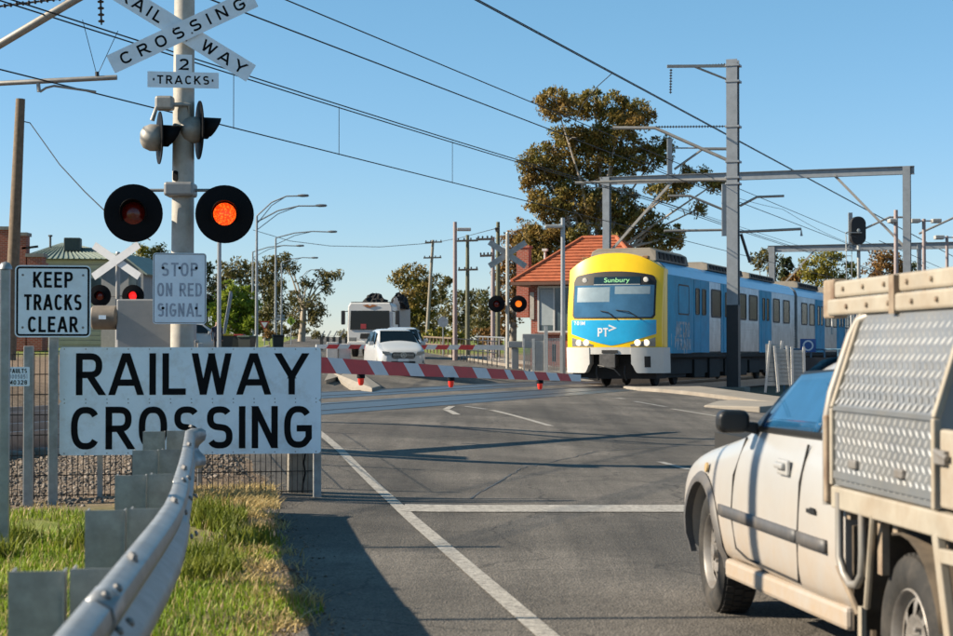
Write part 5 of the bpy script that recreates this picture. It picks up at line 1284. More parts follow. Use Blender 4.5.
mb = MB(); p = r_ @ (W(545, 250, 86) - pb); mb.tube([(p.x, p.y, p.z - 1.2), (p.x, p.y, p.z)], .06, 8); mb.box((p.x, p.y, p.z), (.25, .25, .12)); mb.build('vent_pipe', PALEW, roofo)
# green house, left
ROOFG = M('roof_sage', (.30, .36, .31), rough=.6, var=.1, scale=2, bump=.1, bscale=10)
WBRD = M('weatherboard_cream', (.62, .60, .50), rough=.7, var=.08, scale=3)
Yh = 96; ph = on(55, Yh); t = thing('green_roofed_house', 'cream weatherboard house with sage green roof and rooftop cooler', 'house', ph, R(6))
k = Yh / FPX; zE = W(55, 259, Yh).z - ph.z; zR = W(55, 240, Yh).z - ph.z
xa, xb = -36 * k, 78 * k
mb = MB(); mb.box(((xa + xb) / 2 + .3, 3.2, zE / 2 - .5), (xb - xa - 1.2, 5.8, zE + 1)); mb.build('wall', WBRD, t)
for z in np.arange(.3, zE - .1, .26):
    mb = MB(); mb.box(((xa + xb) / 2 + .3, .27, z), (xb - xa - 1.19, .05, .22), Matrix.Rotation(R(6), 3, 'X')); mb.build('weatherboard', WBRD, t)
mb = MB(); y0_, y1_ = -.4, 6.8; ri = 2.9
v = [(xa, y0_, zE), (xb, y0_, zE), (xb, y1_, zE), (xa, y1_, zE), (xa + ri - 1, 3.2, zR), (xb - ri - 1.0, 3.2, zR)]
mb.add(v, [(0, 1, 5, 4), (1, 2, 5), (2, 3, 4, 5), (3, 0, 4), (3, 2, 1, 0)]); mb.build('roof', ROOFG, t)
for i in range(22):
    f = i / 21; a = Vector(v[0]).lerp(Vector(v[1]), f); b = Vector(v[4]).lerp(Vector(v[5]), f); mb = MB(); mb.beam(a + Vector((0, 0, .03)), b + Vector((0, 0, .03)), .04, .04); mb.build('roof_rib', ROOFG, t)
p = W(69, 243, Yh) - ph; mb = MB(); mb.box((p.x, 1.6, p.z), (.9, .9, .75)); co_ = mb.build('cooler', M('cooler_green', (.05, .07, .06), rough=.6), t, bevel=.05)
mb = MB(); mb.box((p.x, 1.5, p.z - .55), (.5, .5, .5)); mb.build('cooler_duct', M('duct_dark', (.08, .08, .08)), t)
mb = MB(); q0, q1, q2 = p + Vector((-1.3, 0, -.95)), p + Vector((1.1, 0, -.95)), p + Vector((-.1, 0, -.5)); mb.add([(q0.x, .5, q0.z), (q1.x, .5, q1.z), (q2.x, 1.6, q2.z)], [(0, 1, 2)]); mb.build('cooler_platform', PALEW, t)
p = W(45.5, 240, Yh) - ph; mb = MB(); mb.tube([(p.x, 2.0, p.z - .6), (p.x, 2.0, p.z + .35)], .06, 8); mb.lathe([(.0005, .05), (.12, .05), (.12, -.04)], 8, Matrix.Translation((p.x, 2, p.z + .35))); mb.build('flue', M('duct_dark', (.08, .08, .08)), t)
for px in (60, 100):
    p = W(px, 290, Yh) - ph
    mb = MB(); mb.box((p.x, .22, p.z), (1.1, .05, 1.3)); mb.build('window', GLASSB, t)
# second, paler gable behind the small crossbuck
ph = on(122, 88); t = thing('grey_gabled_house', 'small grey weatherboard gable behind the small crossbuck', 'house', ph, R(-8)); k = 88 / FPX
zE = W(122, 272, 88).z - ph.z; mb = MB(); mb.prism([(-1.1, -.5), (1.1, -.5), (1.1, zE), (0, zE + .8), (-1.1, zE)], -4, 0, faceM((0, 0, 0))); mb.build('wall', M('grey_boards', (.36, .37, .38), rough=.8, var=.1), t)
for s_ in (-1, 1):
    mb = MB(); mb.beam((s_ * 1.35, 2, zE - .15), (0, 2, zE + .88), 4.4, .08, up=(s_ * .5, 0, 1)); mb.build('roof', ROOFG, t)
mb = MB(); mb.box((.55, -.02, zE - .7), (.4, .05, 1.1)); mb.build('window', GLASSB, t)
# brick house with chimneys at the left edge
ph = on(-8, 82); t = thing('brick_house', 'dark red brick building with capped chimneys at the left edge', 'building', ph); k = 82 / FPX
zt_ = W(0, 258, 82).z - ph.z
mb = MB(); mb.box((.1, 2.5, zt_ / 2 - .5), (2.6, 5, zt_ + 1)); mb.build('wall', BRICK, t)
for px, py, w in ((3, 230, .72), (21, 236, .5), (35, 257, .72)):
    p = W(px, py, 82) - ph; mb = MB(); mb.box((p.x, .3, (p.z) / 2), (w, .7, p.z)); mb.build('chimney', BRICK, t)
    mb = MB(); mb.box((p.x, .3, p.z + .08), (w + .14, .84, .16)); mb.build('chimney_cap', M('cap_grey', (.33, .3, .27), rough=.9), t)
mb = MB(); mb.beam(W(22, 248.5, 82) - ph, W(38, 246.5, 82) - ph, .1, .1); mb.build('eave_end', U_DRK, t)
# ================================================================== POLES AND STREET FURNITURE
LPOL = M('lamp_pole_steel', (.40, .42, .44), rough=.45, metal=.45, var=.1)
LHEAD = M('lamp_head', (.26, .26, .27), rough=.4, metal=.3)
def street_light(label, px, Y, arms, r=.11, lean=0.):
    p = on(px, Y); t = thing('street_light', label, 'street light', p, group='street lights along the far road'); O = Vector(p); k = Y / FPX
    top = max(W(px, a[2], Y).z for a in arms) - O.z
    mb = MB(); mb.tube([(0, 0, -.2), (0, 0, top)], [r, r * .6], 10); mb.build('pole', LPOL, t, smooth=40)
    for lx, ly, by in arms:
        a = Vector((0, 0, W(px, by, Y).z - O.z)); b = W(lx, ly, Y) - O; m1 = a.lerp(b, .35) + Vector((0, 0, (b.z - a.z) * .25 + .1)); m2 = a.lerp(b, .7) + Vector((0, 0, (b.z - a.z) * .22 + .08))
        mb = MB(); mb.tube([a, m1, m2, b], r * .4, 8); mb.tube([a - Vector((0, 0, .5)), m1 - Vector((0, 0, .2)), m2], r * .25, 6); mb.build('arm', LPOL, t, smooth=40)
        s = 1 if b.x > 0 else -1; mb = MB(); mb.lathe([(.0005, -.42), (.1, -.38), (.16, -.1), (.13, .25), (.0005, .34)], 10, Matrix.Translation(b + Vector((s * .3, 0, .02))) @ Matrix.Rotation(R(90), 4, 'Y') @ Matrix.Scale(.6, 4, (1, 0, 0))); mb.build('lamp_head', LHEAD, t, smooth=50)
street_light('tallest street light with two curved arms right of the signal lamp', 256.5, 108, [(299, 196, 216), (317, 206, 222)])
street_light('street light behind the tall twin lamp with arm over the road', 275.5, 132, [(329, 232, 238)])
street_light('short street light pole just left of the twin arm pole', 252.5, 150, [(297, 246, 252)])
street_light('street light between the yield sign and the pedestrian sign', 281.5, 172, [(312, 258, 263)])
street_light('farthest street light standing before the left gum tree', 302.5, 205, [(315, 270, 276)])
mb = MB(); p = on(219, 70); t = thing('bare_pole', 'plain pale pole rising behind the right flashing lamp', 'pole', p); mb.tube([(0, 0, -.2), (0, 0, W(219, 238, 70).z - p.z + .3)], .085, 10); mb.build('pole', LPOL, t)
def flat_lamp_post(label, px, Y, top, lamps, r=.1, mat=LPOL, grp=None, box=None):
    p = on(px, Y); t = thing('lamp_post', label, 'lamp post', p, group=grp); mb = MB(); zt_ = W(px, top, Y).z - p.z; mb.tube([(0, 0, -.2), (0, 0, zt_)], [r, r * .8], 10); mb.build('pole', mat, t, smooth=40)
    for lx, ly, w, h in lamps:
        q = W(lx, ly, Y) - p; mb = MB(); k = Y / FPX; mb.box(q, (w * k, .45, h * k)); mb.build('lamp_head', M('lamp_flat', (.5, .5, .48), rough=.5), t, bevel=.03)
        mb = MB(); mb.beam((0, 0, q.z), q, .06, .06); mb.build('bracket', mat, t)
    return t, p
PINK = M('lamp_pole_pink', (.42, .34, .33), rough=.6, var=.08)
flat_lamp_post('pinkish lamp post with one flat lamp beside the far road', 455, 92, 222, [(464, 229.5, 14, 3)], r=.13, mat=PINK)
flat_lamp_post('grey lamp post with flat lamp in front of the tiled roof', 563, 72, 218, [(554, 226.5, 18, 3)], r=.11)
flat_lamp_post('lamp post with box lamp left of the right gantry column', 896.5, 62, 210, [(892.5, 221, 8, 4)], r=.09, mat=PINK)
flat_lamp_post('lamp post with two flat lamps right of the gantry column', 924.5, 78, 219, [(915, 221, 9, 4), (936, 221, 9, 4)], r=.1, mat=PINK)
flat_lamp_post('rightmost lamp post with two flat lamps', 947.5, 92, 236, [(939, 237.5, 9, 4), (958, 237.5, 9, 4)], r=.1, mat=PINK)
WOODG = M('pole_timber_green', (.20, .20, .13), rough=.9, var=.2, scale=6); WOODB = M('pole_timber_brown', (.22, .16, .11), rough=.9, var=.25, scale=6); WOODP = M('pole_timber_pale', (.38, .34, .28), rough=.9, var=.15)
def power_pole(label, px, Y, top, bars, r=.16, mat=WOODB, base_px=None, insul=True):
    p = on(base_px or px, Y); t = thing('power_pole', label, 'power pole', p); T_ = W(px, top, Y) - p
    mb = MB(); mb.tube([(0, 0, -.3), T_ * .5, T_], [r, r * .88, r * .7], 10); mb.build('pole', mat, t, smooth=40)
    for bx, by, w in bars:
        a = W(bx - w / 2, by, Y - .15) - p; b = W(bx + w / 2, by - .5, Y - .15) - p; mb = MB(); mb.beam(a, b, .1, .12); mb.build('crossarm', TIMB, t)
        for f in (.06, .34, .66, .94):
            q = a.lerp(b, f); mb = MB(); mb.lathe([(.03, .05), (.05, .1), (.05, .16), (.0005, .2)], 8, Matrix.Translation(q)); mb.build('insulator', INSU, t)
    return t, p, T_
power_pole('heavy timber pole rising at the left edge beside the brick chimneys', 20.5, 64, 99, [], r=.24, mat=WOODB, base_px=9)
mb = MB(); q = W(21, 100, 63.9); mb.box(q + Vector((.08, 0, -.25)), (.3, .45, .5)); 
power_pole('leaning power pole with two crossarms beside the dark tree', 433, 150, 240, [(433.5, 242.5, 17), (432.5, 258, 18)], r=.17, mat=WOODP, base_px=426)
power_pole('green timber power pole with two crossarms', 467.5, 112, 235, [(467.5, 241, 21), (468, 270, 20)], r=.16, mat=WOODG)
power_pole('brown power pole with short arms beside the far signal', 493, 96, 237, [(485, 239.5, 15), (486, 256, 12)], r=.14, mat=PINK)
power_pole('green power pole just left of the far crossbuck', 498, 100, 222, [(497, 231, 3)], r=.15, mat=WOODG)
# sagging service line behind
mb = MB(); mb.tube([W(120, 240, 118), W(200, 243, 118)] and [W(253, 230, 150), W(290, 241, 150), W(330, 246, 150), W(380, 247, 150), W(433, 243, 150)], .025, 5); tag(mb.build('power_line', WIREM), 'sagging power line strung to the leaning power pole', 'wire')
mb = MB(); mb.tube([W(433, 243, 150), W(460, 238, 135), W(498, 228, 100)], .022, 5); tag(mb.build('power_line', WIREM), 'short power line from the leaning pole to the green pole', 'wire')
mb = MB(); mb.tube([W(21, 121, 64), W(30, 123, 64), W(60, 165, 60), W(85, 192, 57), W(108, 214, 54), W(150, 240, 52)], .02, 5); tag(mb.build('stay_wire', WIREM), 'slanting wire from the timber pole down behind the left lamp', 'wire')
# small road signs on the left verge
SRED = M('sign_red', (.5, .03, .03), rough=.5); SYEL = M('sign_yellow_green', (.45, .55, .03), rough=.5); SBLU = M('sign_blue', (.03, .12, .4), rough=.5)
p = on(264.5, 140); t = thing('give_way_sign', 'red edged white triangular give way sign between the light poles', 'sign', p); mb = MB(); k = 140 / FPX; zc_ = W(264, 325, 140).z - p.z
mb.tube([(0, 0, -.2), (0, 0, zc_ + .2)], .04, 8); mb.build('post', LPOL, t); mb = MB(); mb.prism([(-.42, .3), (.42, .3), (0, -.42)], -.02, 0, faceM((0, -.06, zc_))); mb.build('plate', SRED, t); mb = MB(); mb.prism([(-.26, .21), (.26, .21), (0, -.24)], 0, .004, faceM((0, -.06, zc_))); mb.build('inner_plate', WHT, t)
p = on(291, 150); t = thing('pedestrian_sign', 'yellow green diamond pedestrian sign beside the farthest light', 'sign', p); zc_ = W(291, 321, 150).z - p.z; mb = MB(); mb.tube([(0, 0, -.2), (0, 0, zc_ + .2)], .04, 8); mb.build('post', LPOL, t)
mb = MB(); mb.prism([(-.42, 0), (0, -.42), (.42, 0), (0, .42)], -.02, 0, faceM((0, -.06, zc_))); mb.build('plate', SYEL, t); mb = MB(); mb.box((0, -.065, zc_ - .02), (.09, .006, .28)); mb.box((0, -.065, zc_ + .17), (.1, .006, .1)); mb.box((.05, -.066, zc_ - .16), (.06, .006, .2)); mb.build('pedestrian_symbol', BLACK, t)
p = on(281, 120); t = thing('street_name_sign', 'pale street name blades on the light pole', 'sign', p); zc_ = W(281, 319, 120).z - p.z; mb = MB(); mb.tube([(0, 0, -.2), (0, 0, zc_ + .4)], .035, 8); mb.build('post', LPOL, t); mb = MB(); mb.box((-.1, 0, zc_), (.7, .03, .16)); mb.build('name_blade', M('blade_pale', (.5, .55, .6), rough=.5), t); mb = MB(); mb.box((.0, .05, zc_ + .22), (.5, .03, .15)); mb.build('name_blade', M('blade_pale', (.5, .55, .6)), t)
p = on(443, 110); t = thing('round_sign', 'back of a small pale round sign beside the pink lamp post', 'sign', p); zc_ = W(443, 322, 110).z - p.z; mb = MB(); mb.tube([(0, 0, -.2), (0, 0, zc_)], .035, 8); mb.build('post', LPOL, t); mb = MB(); mb.prism(circle(.33), -.02, 0, faceM((0, -.06, zc_))); mb.build('plate', M('blade_pale', (.5, .55, .6)), t)
# feather banner
BAN = M('banner_pale', (.62, .55, .62), rough=.7, var=.2, scale=3)
p = on(222, 104); t = thing('feather_banner', 'tall pale feather banner before the light green bush', 'banner', p); k = 104 / FPX; za, zb = W(222, 335, 104).z - p.z, W(229, 291, 104).z - p.z
mb = MB(); mb.tube([(0, 0, 0), (.12, 0, za + .5), (.48, 0, zb)], .03, 8); mb.build('pole', LPOL, t); mb = MB(); mb.prism([(.02, za), (.22, za + .1), (.62, zb - .25), (.58, zb), (.40, zb - .1), (.2, za + 1)], -.01, .01, faceM((0, 0, 0))); mb.build('flag', BAN, t)
# wheelie bins
def bin_(label, px, Y, lid, c=(.025, .035, .03)):
    p = on(px, Y); t = thing('wheelie_bin', label, 'bin', p, random.uniform(-.3, .3), 'wheelie bins on the far verge'); mb = MB()
    rows = [[Vector((sx * w, sy * w * 1.1, z)) for sx, sy in ((-1, -1), (1, -1), (1, 1), (-1, 1))] for w, z in ((.22, .05), (.29, 1.0))]; mb.grid(rows, close=True); mb.add(rows[1], [(0, 1, 2, 3)]); mb.build('tub', M('bin_dark', c, rough=.5), t)
    mb = MB(); mb.box((0, -.02, 1.04), (.62, .7, .09)); mb.build('lid', lid, t, bevel=.03)
    for s_ in (-1, 1):
        mb = MB(); mb.lathe([(.0005, -.02), (.1, -.02), (.1, .02), (.0005, .02)], 12, Matrix.Translation((s_ * .24, .24, .1)) @ Matrix.Rotation(R(90), 4, 'Y')); mb.build('wheel', T_RUB, t)
bin_('dark wheelie bin with yellow lid left of the others', 226, 84, M('lid_yellow', (.6, .45, .03), rough=.5)); bin_('dark wheelie bin with red lid beside the yellow lidded one', 238.5, 86, M('lid_red', (.35, .03, .03), rough=.5)); bin_('tall dark green wheelie bin next to the twin lamp pole', 247, 76, M('lid_green', (.02, .06, .04), rough=.5)); bin_('black wheelie bin between the light poles', 278, 92, M('bin_black', (.01, .01, .012), rough=.5))
# white cabinet right of the board, picket row, handrails
p = on(340, 66); t = thing('white_cabinet', 'small white roadside cabinet left of the truck', 'cabinet', p); mb = MB(); zt_ = W(340, 342, 66).z - p.z
mb.box((-.28, 0, zt_ / 2), (.42, .4, zt_)); mb.build('cabinet', PALEW, t, bevel=.02); mb = MB(); mb.box((.18, .05, zt_ / 2 - .03), (.42, .4, zt_ - .06)); mb.build('cabinet_side', PALEW, t, bevel=.02)
p = on(334, 118); t = thing('post_barrier', 'short row of dark posts with white tops at the road end', 'barrier', p)
for i in range(5):
    mb = MB(); x = (i - 2) * .42; mb.box((x, 0, .45), (.2, .2, 1.0)); mb.build('post', TIMB, t); mb = MB(); mb.beam((x, -.12, .95), (x + .22, -.12, 1.35), .05, .07); mb.build('white_top', PALEW, t)
def railing(label, pts, h, n, mat, rails=(1.0, .55), name='handrail', r=.025):
    p0 = Vector(pts[0]); t = thing(name, label, 'railing', p0); L = [Vector(p) - p0 for p in pts]
    for f in rails:
        mb = MB(); mb.tube([p + Vector((0, 0, h * f)) for p in L], r, 8); mb.build('rail', mat, t)
    for i in range(n):
        f = i / (n - 1) * (len(L) - 1); a = min(len(L) - 2, int(f)); q = L[a].lerp(L[a + 1], f - a); mb = MB(); mb.tube([q - Vector((0, 0, .1)), q + Vector((0, 0, h))], r, 6); mb.build('post', mat, t)
    return t
railing('black handrail sloping down beside the far footpath', [on(452, 96), on(470, 86), on(497, 76.5)], 1.15, 13, M('rail_black', (.02, .02, .022), rough=.5))
railing('low timber post fence under the mid trees', [on(424, 128), on(452, 112)], 1.1, 9, WOODB, r=.06, name='post_fence')
railing('grey pipe fence left of the far signal mast', [on(478, 92), on(505, 84)], 1.3, 6, LPOL, name='pipe_fence', r=.035)
# white pedestrian gates between far signal and train
PGAL = M('gate_grey', (.50, .51, .50), rough=.5, metal=.4, var=.12)
def slat_panel(label, pxa, pxb, Y, pya, pyb, mat, n=8, lean=0., horizontal=False, solid=None, dy=0.):
    p = on(pxa, Y); t = thing('fence_panel', label, 'fence', p); k = Y / FPX; w = (pxb - pxa) * k; zt_ = W(pxa, pya, Y).z - p.z; zb_ = max(.05, W(pxa, pyb, Y).z - p.z)
    for s_ in (0, 1):
        mb = MB(); mb.beam((s_ * w, dy * s_, zb_ - .2), (s_ * w + lean, dy * s_, zt_ + .1), .07, .07); mb.build('post', PALEW, t)
    for i in range(n):
        f = (i + .5) / n
        mb = MB()
        if horizontal: mb.beam((0 + lean * f, 0, zb_ + (zt_ - zb_) * f), (w + lean * f, dy, zb_ + (zt_ - zb_) * f), .03, (zt_ - zb_) / n * .86)
        else: mb.beam((w * f, dy * f, zb_), (w * f + lean, dy * f, zt_), abs(w) / n * .62, .03, up=(0, 1, 0))
        mb.build('slat', mat, t)
    if solid:
        mb = MB(); mb.box((w / 2, .04 + dy / 2, (zb_ + zt_) / 2), (w - .05, .02, zt_ - zb_)); mb.build('backing', solid, t)
    return t
slat_panel('white slatted crossing gate panel left of the train', 534, 545, 71, 341, 371, PALEW, n=6, solid=PALEW)
slat_panel('grey barred gate panel beside the white gate', 524, 533, 72, 341, 371, PGAL, n=5)
slat_panel('narrow grey gate panel next to the train front', 547, 561, 70.5, 338, 371, PGAL, n=7)
p = on(549, 71); t = thing('gate_post', 'thick white gate post with dark latch box left of the train', 'post', p); zt_ = W(549, 326, 71).z - p.z; mb = MB(); mb.box((-.12, 0, zt_ / 2), (.14, .14, zt_)); mb.build('post', PALEW, t); mb = MB(); mb.box((.18, 0, zt_ * .48), (.16, .2, .7)); mb.build('latch_box', U_DRK, t, bevel=.02)
# sloping fence panels and dark screen right of the big mast
slat_panel('left grey slatted fence panel right of the black mast base', 765, 777, 54.0, 344, 386, PGAL, n=9, lean=.16, horizontal=True, solid=PGAL); slat_panel('middle grey slatted fence panel right of the black mast base', 778.5, 791, 53.8, 349, 385, PGAL, n=9, lean=-.12, horizontal=True, solid=PGAL); slat_panel('right grey slatted fence panel right of the black mast base', 792.5, 804.5, 53.6, 350, 384, PGAL, n=9, lean=-.02, horizontal=True, solid=PGAL)
p = on(806, 54); t = thing('dark_screen', 'dark fence screen behind the ute window', 'fence', p); mb = MB(); mb.box((1.2, .1, .62), (2.6, .05, 1.25)); mb.build('screen', M('screen_dark', (.04, .045, .055), rough=.6), t)
railing('blue grey pipe railing along the train right of the mast', [on(784, 56), on(852, 55)], 1.5, 6, M('rail_blue', (.10, .22, .33), rough=.5), r=.03)
p = on(808, 55.5); t = thing('round_prohibition_sign', 'small round blue and white sign on the pipe railing', 'sign', p); zc_ = W(808, 345.5, 55.5).z - p.z; mb = MB(); mb.box((0, -.02, zc_), (.5, .02, .42)); mb.build('plate', SBLU, t); mb = MB(); mb.prism([*circle(.17)], 0, .004, faceM((0, -.03, zc_))); mb.build('disc', WHT, t); mb = MB(); mb.prism([*circle(.12)], .004, .006, faceM((0, -.03, zc_))); mb.build('disc_inner', SBLU, t)
# railway signal
p = on(859.5, 88); t = thing('railway_signal', 'black railway colour light signal on a post with ladder', 'signal', p); Os = Vector(p); k = 88 / FPX; cz = W(859, 230.5, 88).z - p.z
mb = MB(); mb.prism(rrect(.78, 1.42, .36, 8), -.35, 0, faceM((-.02, 0, cz), R(6))); mb.build('signal_head', M('signal_black', (.02, .02, .022), rough=.6), t, bevel=.03)
mb = MB(); mb.box((-.3, -.1, cz - .12), (.8, .2, .04)); mb.build('lens_hood', PGAL, t); mb = MB(); mb.lathe([(.09, 0), (.07, .03), (.0005, .04)], 12, faceM((-.02, -.02, cz))); mb.build('lens', M('lens_pale', (.3, .35, .38), rough=.2), t)
mb = MB(); mb.tube([(0, .1, -.2), (0, .1, cz - .6)], .09, 10); mb.build('post', PGAL, t)
mb = MB(); mb.tube([(-.35, .1, 0), (-.35, .1, cz - .9)], .02, 6); mb.tube([(-.62, .1, 0), (-.62, .1, cz - .3)], .02, 6)
for z in np.arange(.3, cz - .9, .35): mb.tube([(-.62, .1, z), (-.35, .1, z)], .015, 5)
mb.build('ladder', PGAL, t); mb = MB(); mb.box((-.1, .1, cz - 1.0), (1.1, .6, .05)); mb.tube([(-.6, .3, cz - 1), (-.6, .3, cz - .1), (-.2, .35, cz + .1)], .02, 6); mb.build('platform', PGAL, t)
railing('pale platform railing seen over the tray', [W(832, 300, 66) - Vector((0, 0, 1.2)), W(905, 300, 70) - Vector((0, 0, 1.2))], 1.9, 5, PALEW, r=.035)
p = on(859, 66); t = thing('white_post', 'short white post seen over the ute tray', 'post', p); mb = MB(); mb.box((0, 0, 1.6), (.16, .16, 3.4)); mb.build('post', PALEW, t)
# poles beyond the left edge whose shadows fall across the ute
for lab, x, y, h, r in (('thick timber pole standing just beyond the left edge of the view', -5.0, 8.25, 6.2, .085), ('thin steel pole standing just beyond the left edge of the view', -5.2, 9.05, 6.0, .03)):
    t = thing('roadside_pole', lab, 'pole', (x, y, 0)); mb = MB(); mb.tube([(0, 0, -.2), (0, 0, h)], [r, r * .85], 12); mb.build('pole', WOODB if r > .05 else LPOL, t, smooth=40); mb = MB(); mb.lathe([(r * 1.05, 0), (r, .06), (.0005, .08)], 10, Matrix.Translation((0, 0, h))); mb.build('cap', LPOL, t)
# ================================================================== VEHICLES BEYOND THE CROSSING
V_WHT = M('car_white', (.68, .69, .70), rough=.25, var=.02, coat=.5)
V_GLS = M('car_glass', (.006, .010, .016), rough=.06, spec=.35)
V_CHR = M('car_chrome', (.6, .6, .6), rough=.2, metal=.9)
def small_van(label, px, Y, yaw, col=V_WHT, cat='car', grp=None, sc=1.):
    p = on(px, Y); t = thing('hatchback_car' if cat == 'car' else 'van', label, cat, p, yaw, grp); t.scale = (sc, sc, sc)
    # local: front towards -y; sections from nose to tail: (y, halfwidth low, belt z, belt hw, roof z, roof hw)
    S = [(-2.10, .62, .62, .58, .66, .50), (-2.02, .80, .74, .76, .80, .66), (-1.75, .88, .86, .84, .90, .74), (-1.25, .90, .97, .87, 1.02, .78), (-.95, .90, 1.0, .87, 1.12, .76), (-.45, .90, 1.01, .87, 1.50, .66), (-.1, .90, 1.02, .87, 1.60, .64), (1.0, .90, 1.03, .87, 1.62, .64), (1.75, .89, 1.04, .86, 1.55, .64), (2.02, .84, 1.03, .8, 1.2, .68), (2.1, .78, .9, .74, .98, .66)]
    rows = []
    for y, hw, bz, bw, rz, rw in S:
        half = [(0, .22), (hw * .92, .22), (hw, .34), (hw * 1.01, .6 if bz > .7 else bz * .9), (bw, bz), (rw, rz), (rw * .8, rz + .03), (0, rz + .045)]
        rows.append([Vector((-a, y, b)) for a, b in half] + [Vector((a, y, b)) for a, b in half[-2:0:-1]])
    mb = MB(); mb.grid(rows, close=True); n = len(rows[0]); mb.add(rows[0], [tuple(range(n))]); mb.add(rows[-1], [tuple(range(n - 1, -1, -1))]); o = fixn(mb.build('body', col, t, smooth=60)); b_ = o.modifiers.new('s', 'SUBSURF'); b_.levels = 2; b_.render_levels = 2
    def quad(nm, v, m_, off=(0, 0, 0)): mb = MB(); mb.add([Vector(q) + Vector(off) for q in v], [(0, 1, 2, 3)]); o = mb.build(nm, m_, t); so = o.modifiers.new('thick', 'SOLIDIFY'); so.thickness = .03; so.offset = 0; return o
    quad('windscreen', [(-.70, -1.03, 1.08), (.70, -1.03, 1.08), (.60, -.42, 1.52), (-.60, -.42, 1.52)], V_GLS, (0, -.02, .02))
    for s_ in (-1, 1):
        quad('side_window', [(s_ * .85, -.80, 1.06), (s_ * .85, .15, 1.07), (s_ * .675, .1, 1.52), (s_ * .69, -.36, 1.46)], V_GLS, (s_ * .015, 0, 0)); quad('side_window', [(s_ * .85, .22, 1.07), (s_ * .85, 1.35, 1.08), (s_ * .675, 1.25, 1.52), (s_ * .675, .18, 1.53)], V_GLS, (s_ * .015, 0, 0))
        mb = MB(); mb.prism([(-.16, -.06), (.16, .0), (.15, .09), (-.1, .07)], 0, .08, Matrix.Translation((s_ * .62, -2.04, .70)) @ Matrix.Rotation(R(90), 4, 'X') @ Matrix.Scale(s_, 4, (1, 0, 0))); fixn(mb.build('headlight', M('headlight_glass', (.33, .33, .32)), t))
        mb = MB(); mb.box((s_ * .98, -.72, 1.08), (.2, .1, .14)); mb.build('mirror', col, t, bevel=.03)
        mb = MB(); mb.box((s_ * .66, -2.0, .40), (.22, .08, .1)); mb.build('fog_recess', T_RUB, t, bevel=.02)
        mb = MB(); mb.box((s_ * .74, 2.08, .86), (.14, .08, .3)); mb.build('tail_light', SRED, t, bevel=.02)
        for y in (-1.32, 1.3):
            e = bpy.data.objects.new('wheel', None); COL.objects.link(e); e.parent = t; e.location = (s_ * .78, y, .32); Mx = Matrix.Rotation(R(90 * s_), 4, 'Y')
            mb = MB(); mb.lathe([(.2, -.1), (.3, -.1), (.32, -.06), (.32, .08), (.3, .11), (.21, .11)], 24, Mx); mb.build('tyre', U_TYRE, e, smooth=40); mb = MB(); mb.lathe([(.21, .1), (.18, .06), (.05, .08), (.0005, .08)], 16, Mx); mb.build('rim', U_RIM, e, smooth=40)
    mb = MB(); mb.prism(rrect(.86, .22, .09), 0, .05, faceM((0, -2.09, .64))); mb.build('grille', T_RUB, t)
    for z in (.59, .64, .69): mb = MB(); mb.box((0, -2.145, z), (.78, .012, .014)); mb.build('grille_bar', V_CHR, t)
    mb = MB(); Mx = faceM((0, -2.15, .645))
    mb.add([Mx @ Vector((r_ * math.cos(2 * math.pi * k / 20), r_ * math.sin(2 * math.pi * k / 20), .006)) for r_ in (.10, .082) for k in range(20)], [(k, (k + 1) % 20, 20 + (k + 1) % 20, 20 + k) for k in range(20)])
    for a in (90, 210, 330): c_, s2 = math.cos(R(a)), math.sin(R(a)); mb.add([Mx @ Vector((c_ * .09, s2 * .09, .007)), Mx @ Vector((-s2 * .016, c_ * .016, .007)), Mx @ Vector((s2 * .016, -c_ * .016, .007))], [(0, 1, 2)])
    mb.build('star_emblem', V_CHR, t)
    mb = MB(); mb.box((0, -2.09, .36), (.9, .05, .14)); mb.build('lower_intake', T_RUB, t, bevel=.02); mb = MB(); mb.box((0, -2.125, .47), (.4, .01, .11)); mb.build('number_plate', WHT, t)
    return t
small_van('white hatchback with star grille waiting behind the far boom gate', 394, 62.5, R(12), sc=.95)
small_van('white car half hidden behind the white hatchback', 402, 74, R(4))
small_van('parked white car seen beyond the stop on red sign', 196, 88, R(95), grp=None)
# truck
V_TRK = M('truck_white', (.95, .94, .91), rough=.35, var=.06, dirt=(.4, .36, .3), dscale=3, damt=.3)
Yt = 94; p = on(370, Yt); t = thing('tipper_truck', 'white truck with a heaped dark load queuing behind the cars', 'truck', p, R(-6)); z0 = 0
mb = MB(); P = [(-1.22, .55), (1.22, .55), (1.24, 1.6), (1.2, 2.75), (1.08, 2.95), (-1.08, 2.95), (-1.2, 2.75), (-1.24, 1.6)]; mb.prism(P, -2.0, 0, faceM((0, 0, 0))); mb.build('cab', V_TRK, t, bevel=.06)
mb = MB(); mb.prism([(-1.08, 1.5), (1.08, 1.5), (1.04, 2.52), (-1.04, 2.52)], 0, .03, faceM((0, -.01, 0))); mb.build('windscreen', V_GLS, t)
mb = MB(); mb.prism([(-.55, 1.02), (.55, 1.02), (.5, 1.30), (-.5, 1.30)], 0, .04, faceM((0, -.01, 0))); mb.build('grille', T_RUB, t)
mb = MB(); mb.box((0, -.1, .7), (2.4, .22, .34)); mb.build('bumper', V_TRK, t, bevel=.04); mb = MB(); mb.box((0, -.22, .86), (.5, .02, .14)); mb.build('number_plate', PALEW, t)
mb = MB(); mb.prism([(-.42, .0), (-.12, .05), (0, -.04), (.12, .05), (.42, 0), (0, -.13)], 0, .02, faceM((0, -.02, 2.80))); mb.build('roof_badge', M('badge_orange', (.5, .16, .03), rough=.5), t)
mb = MB(); mb.box((-.35, -.05, 1.68), (.3, .02, .26)); mb.build('driver_vest', M('vest_red', (.45, .04, .05), rough=.6), t)
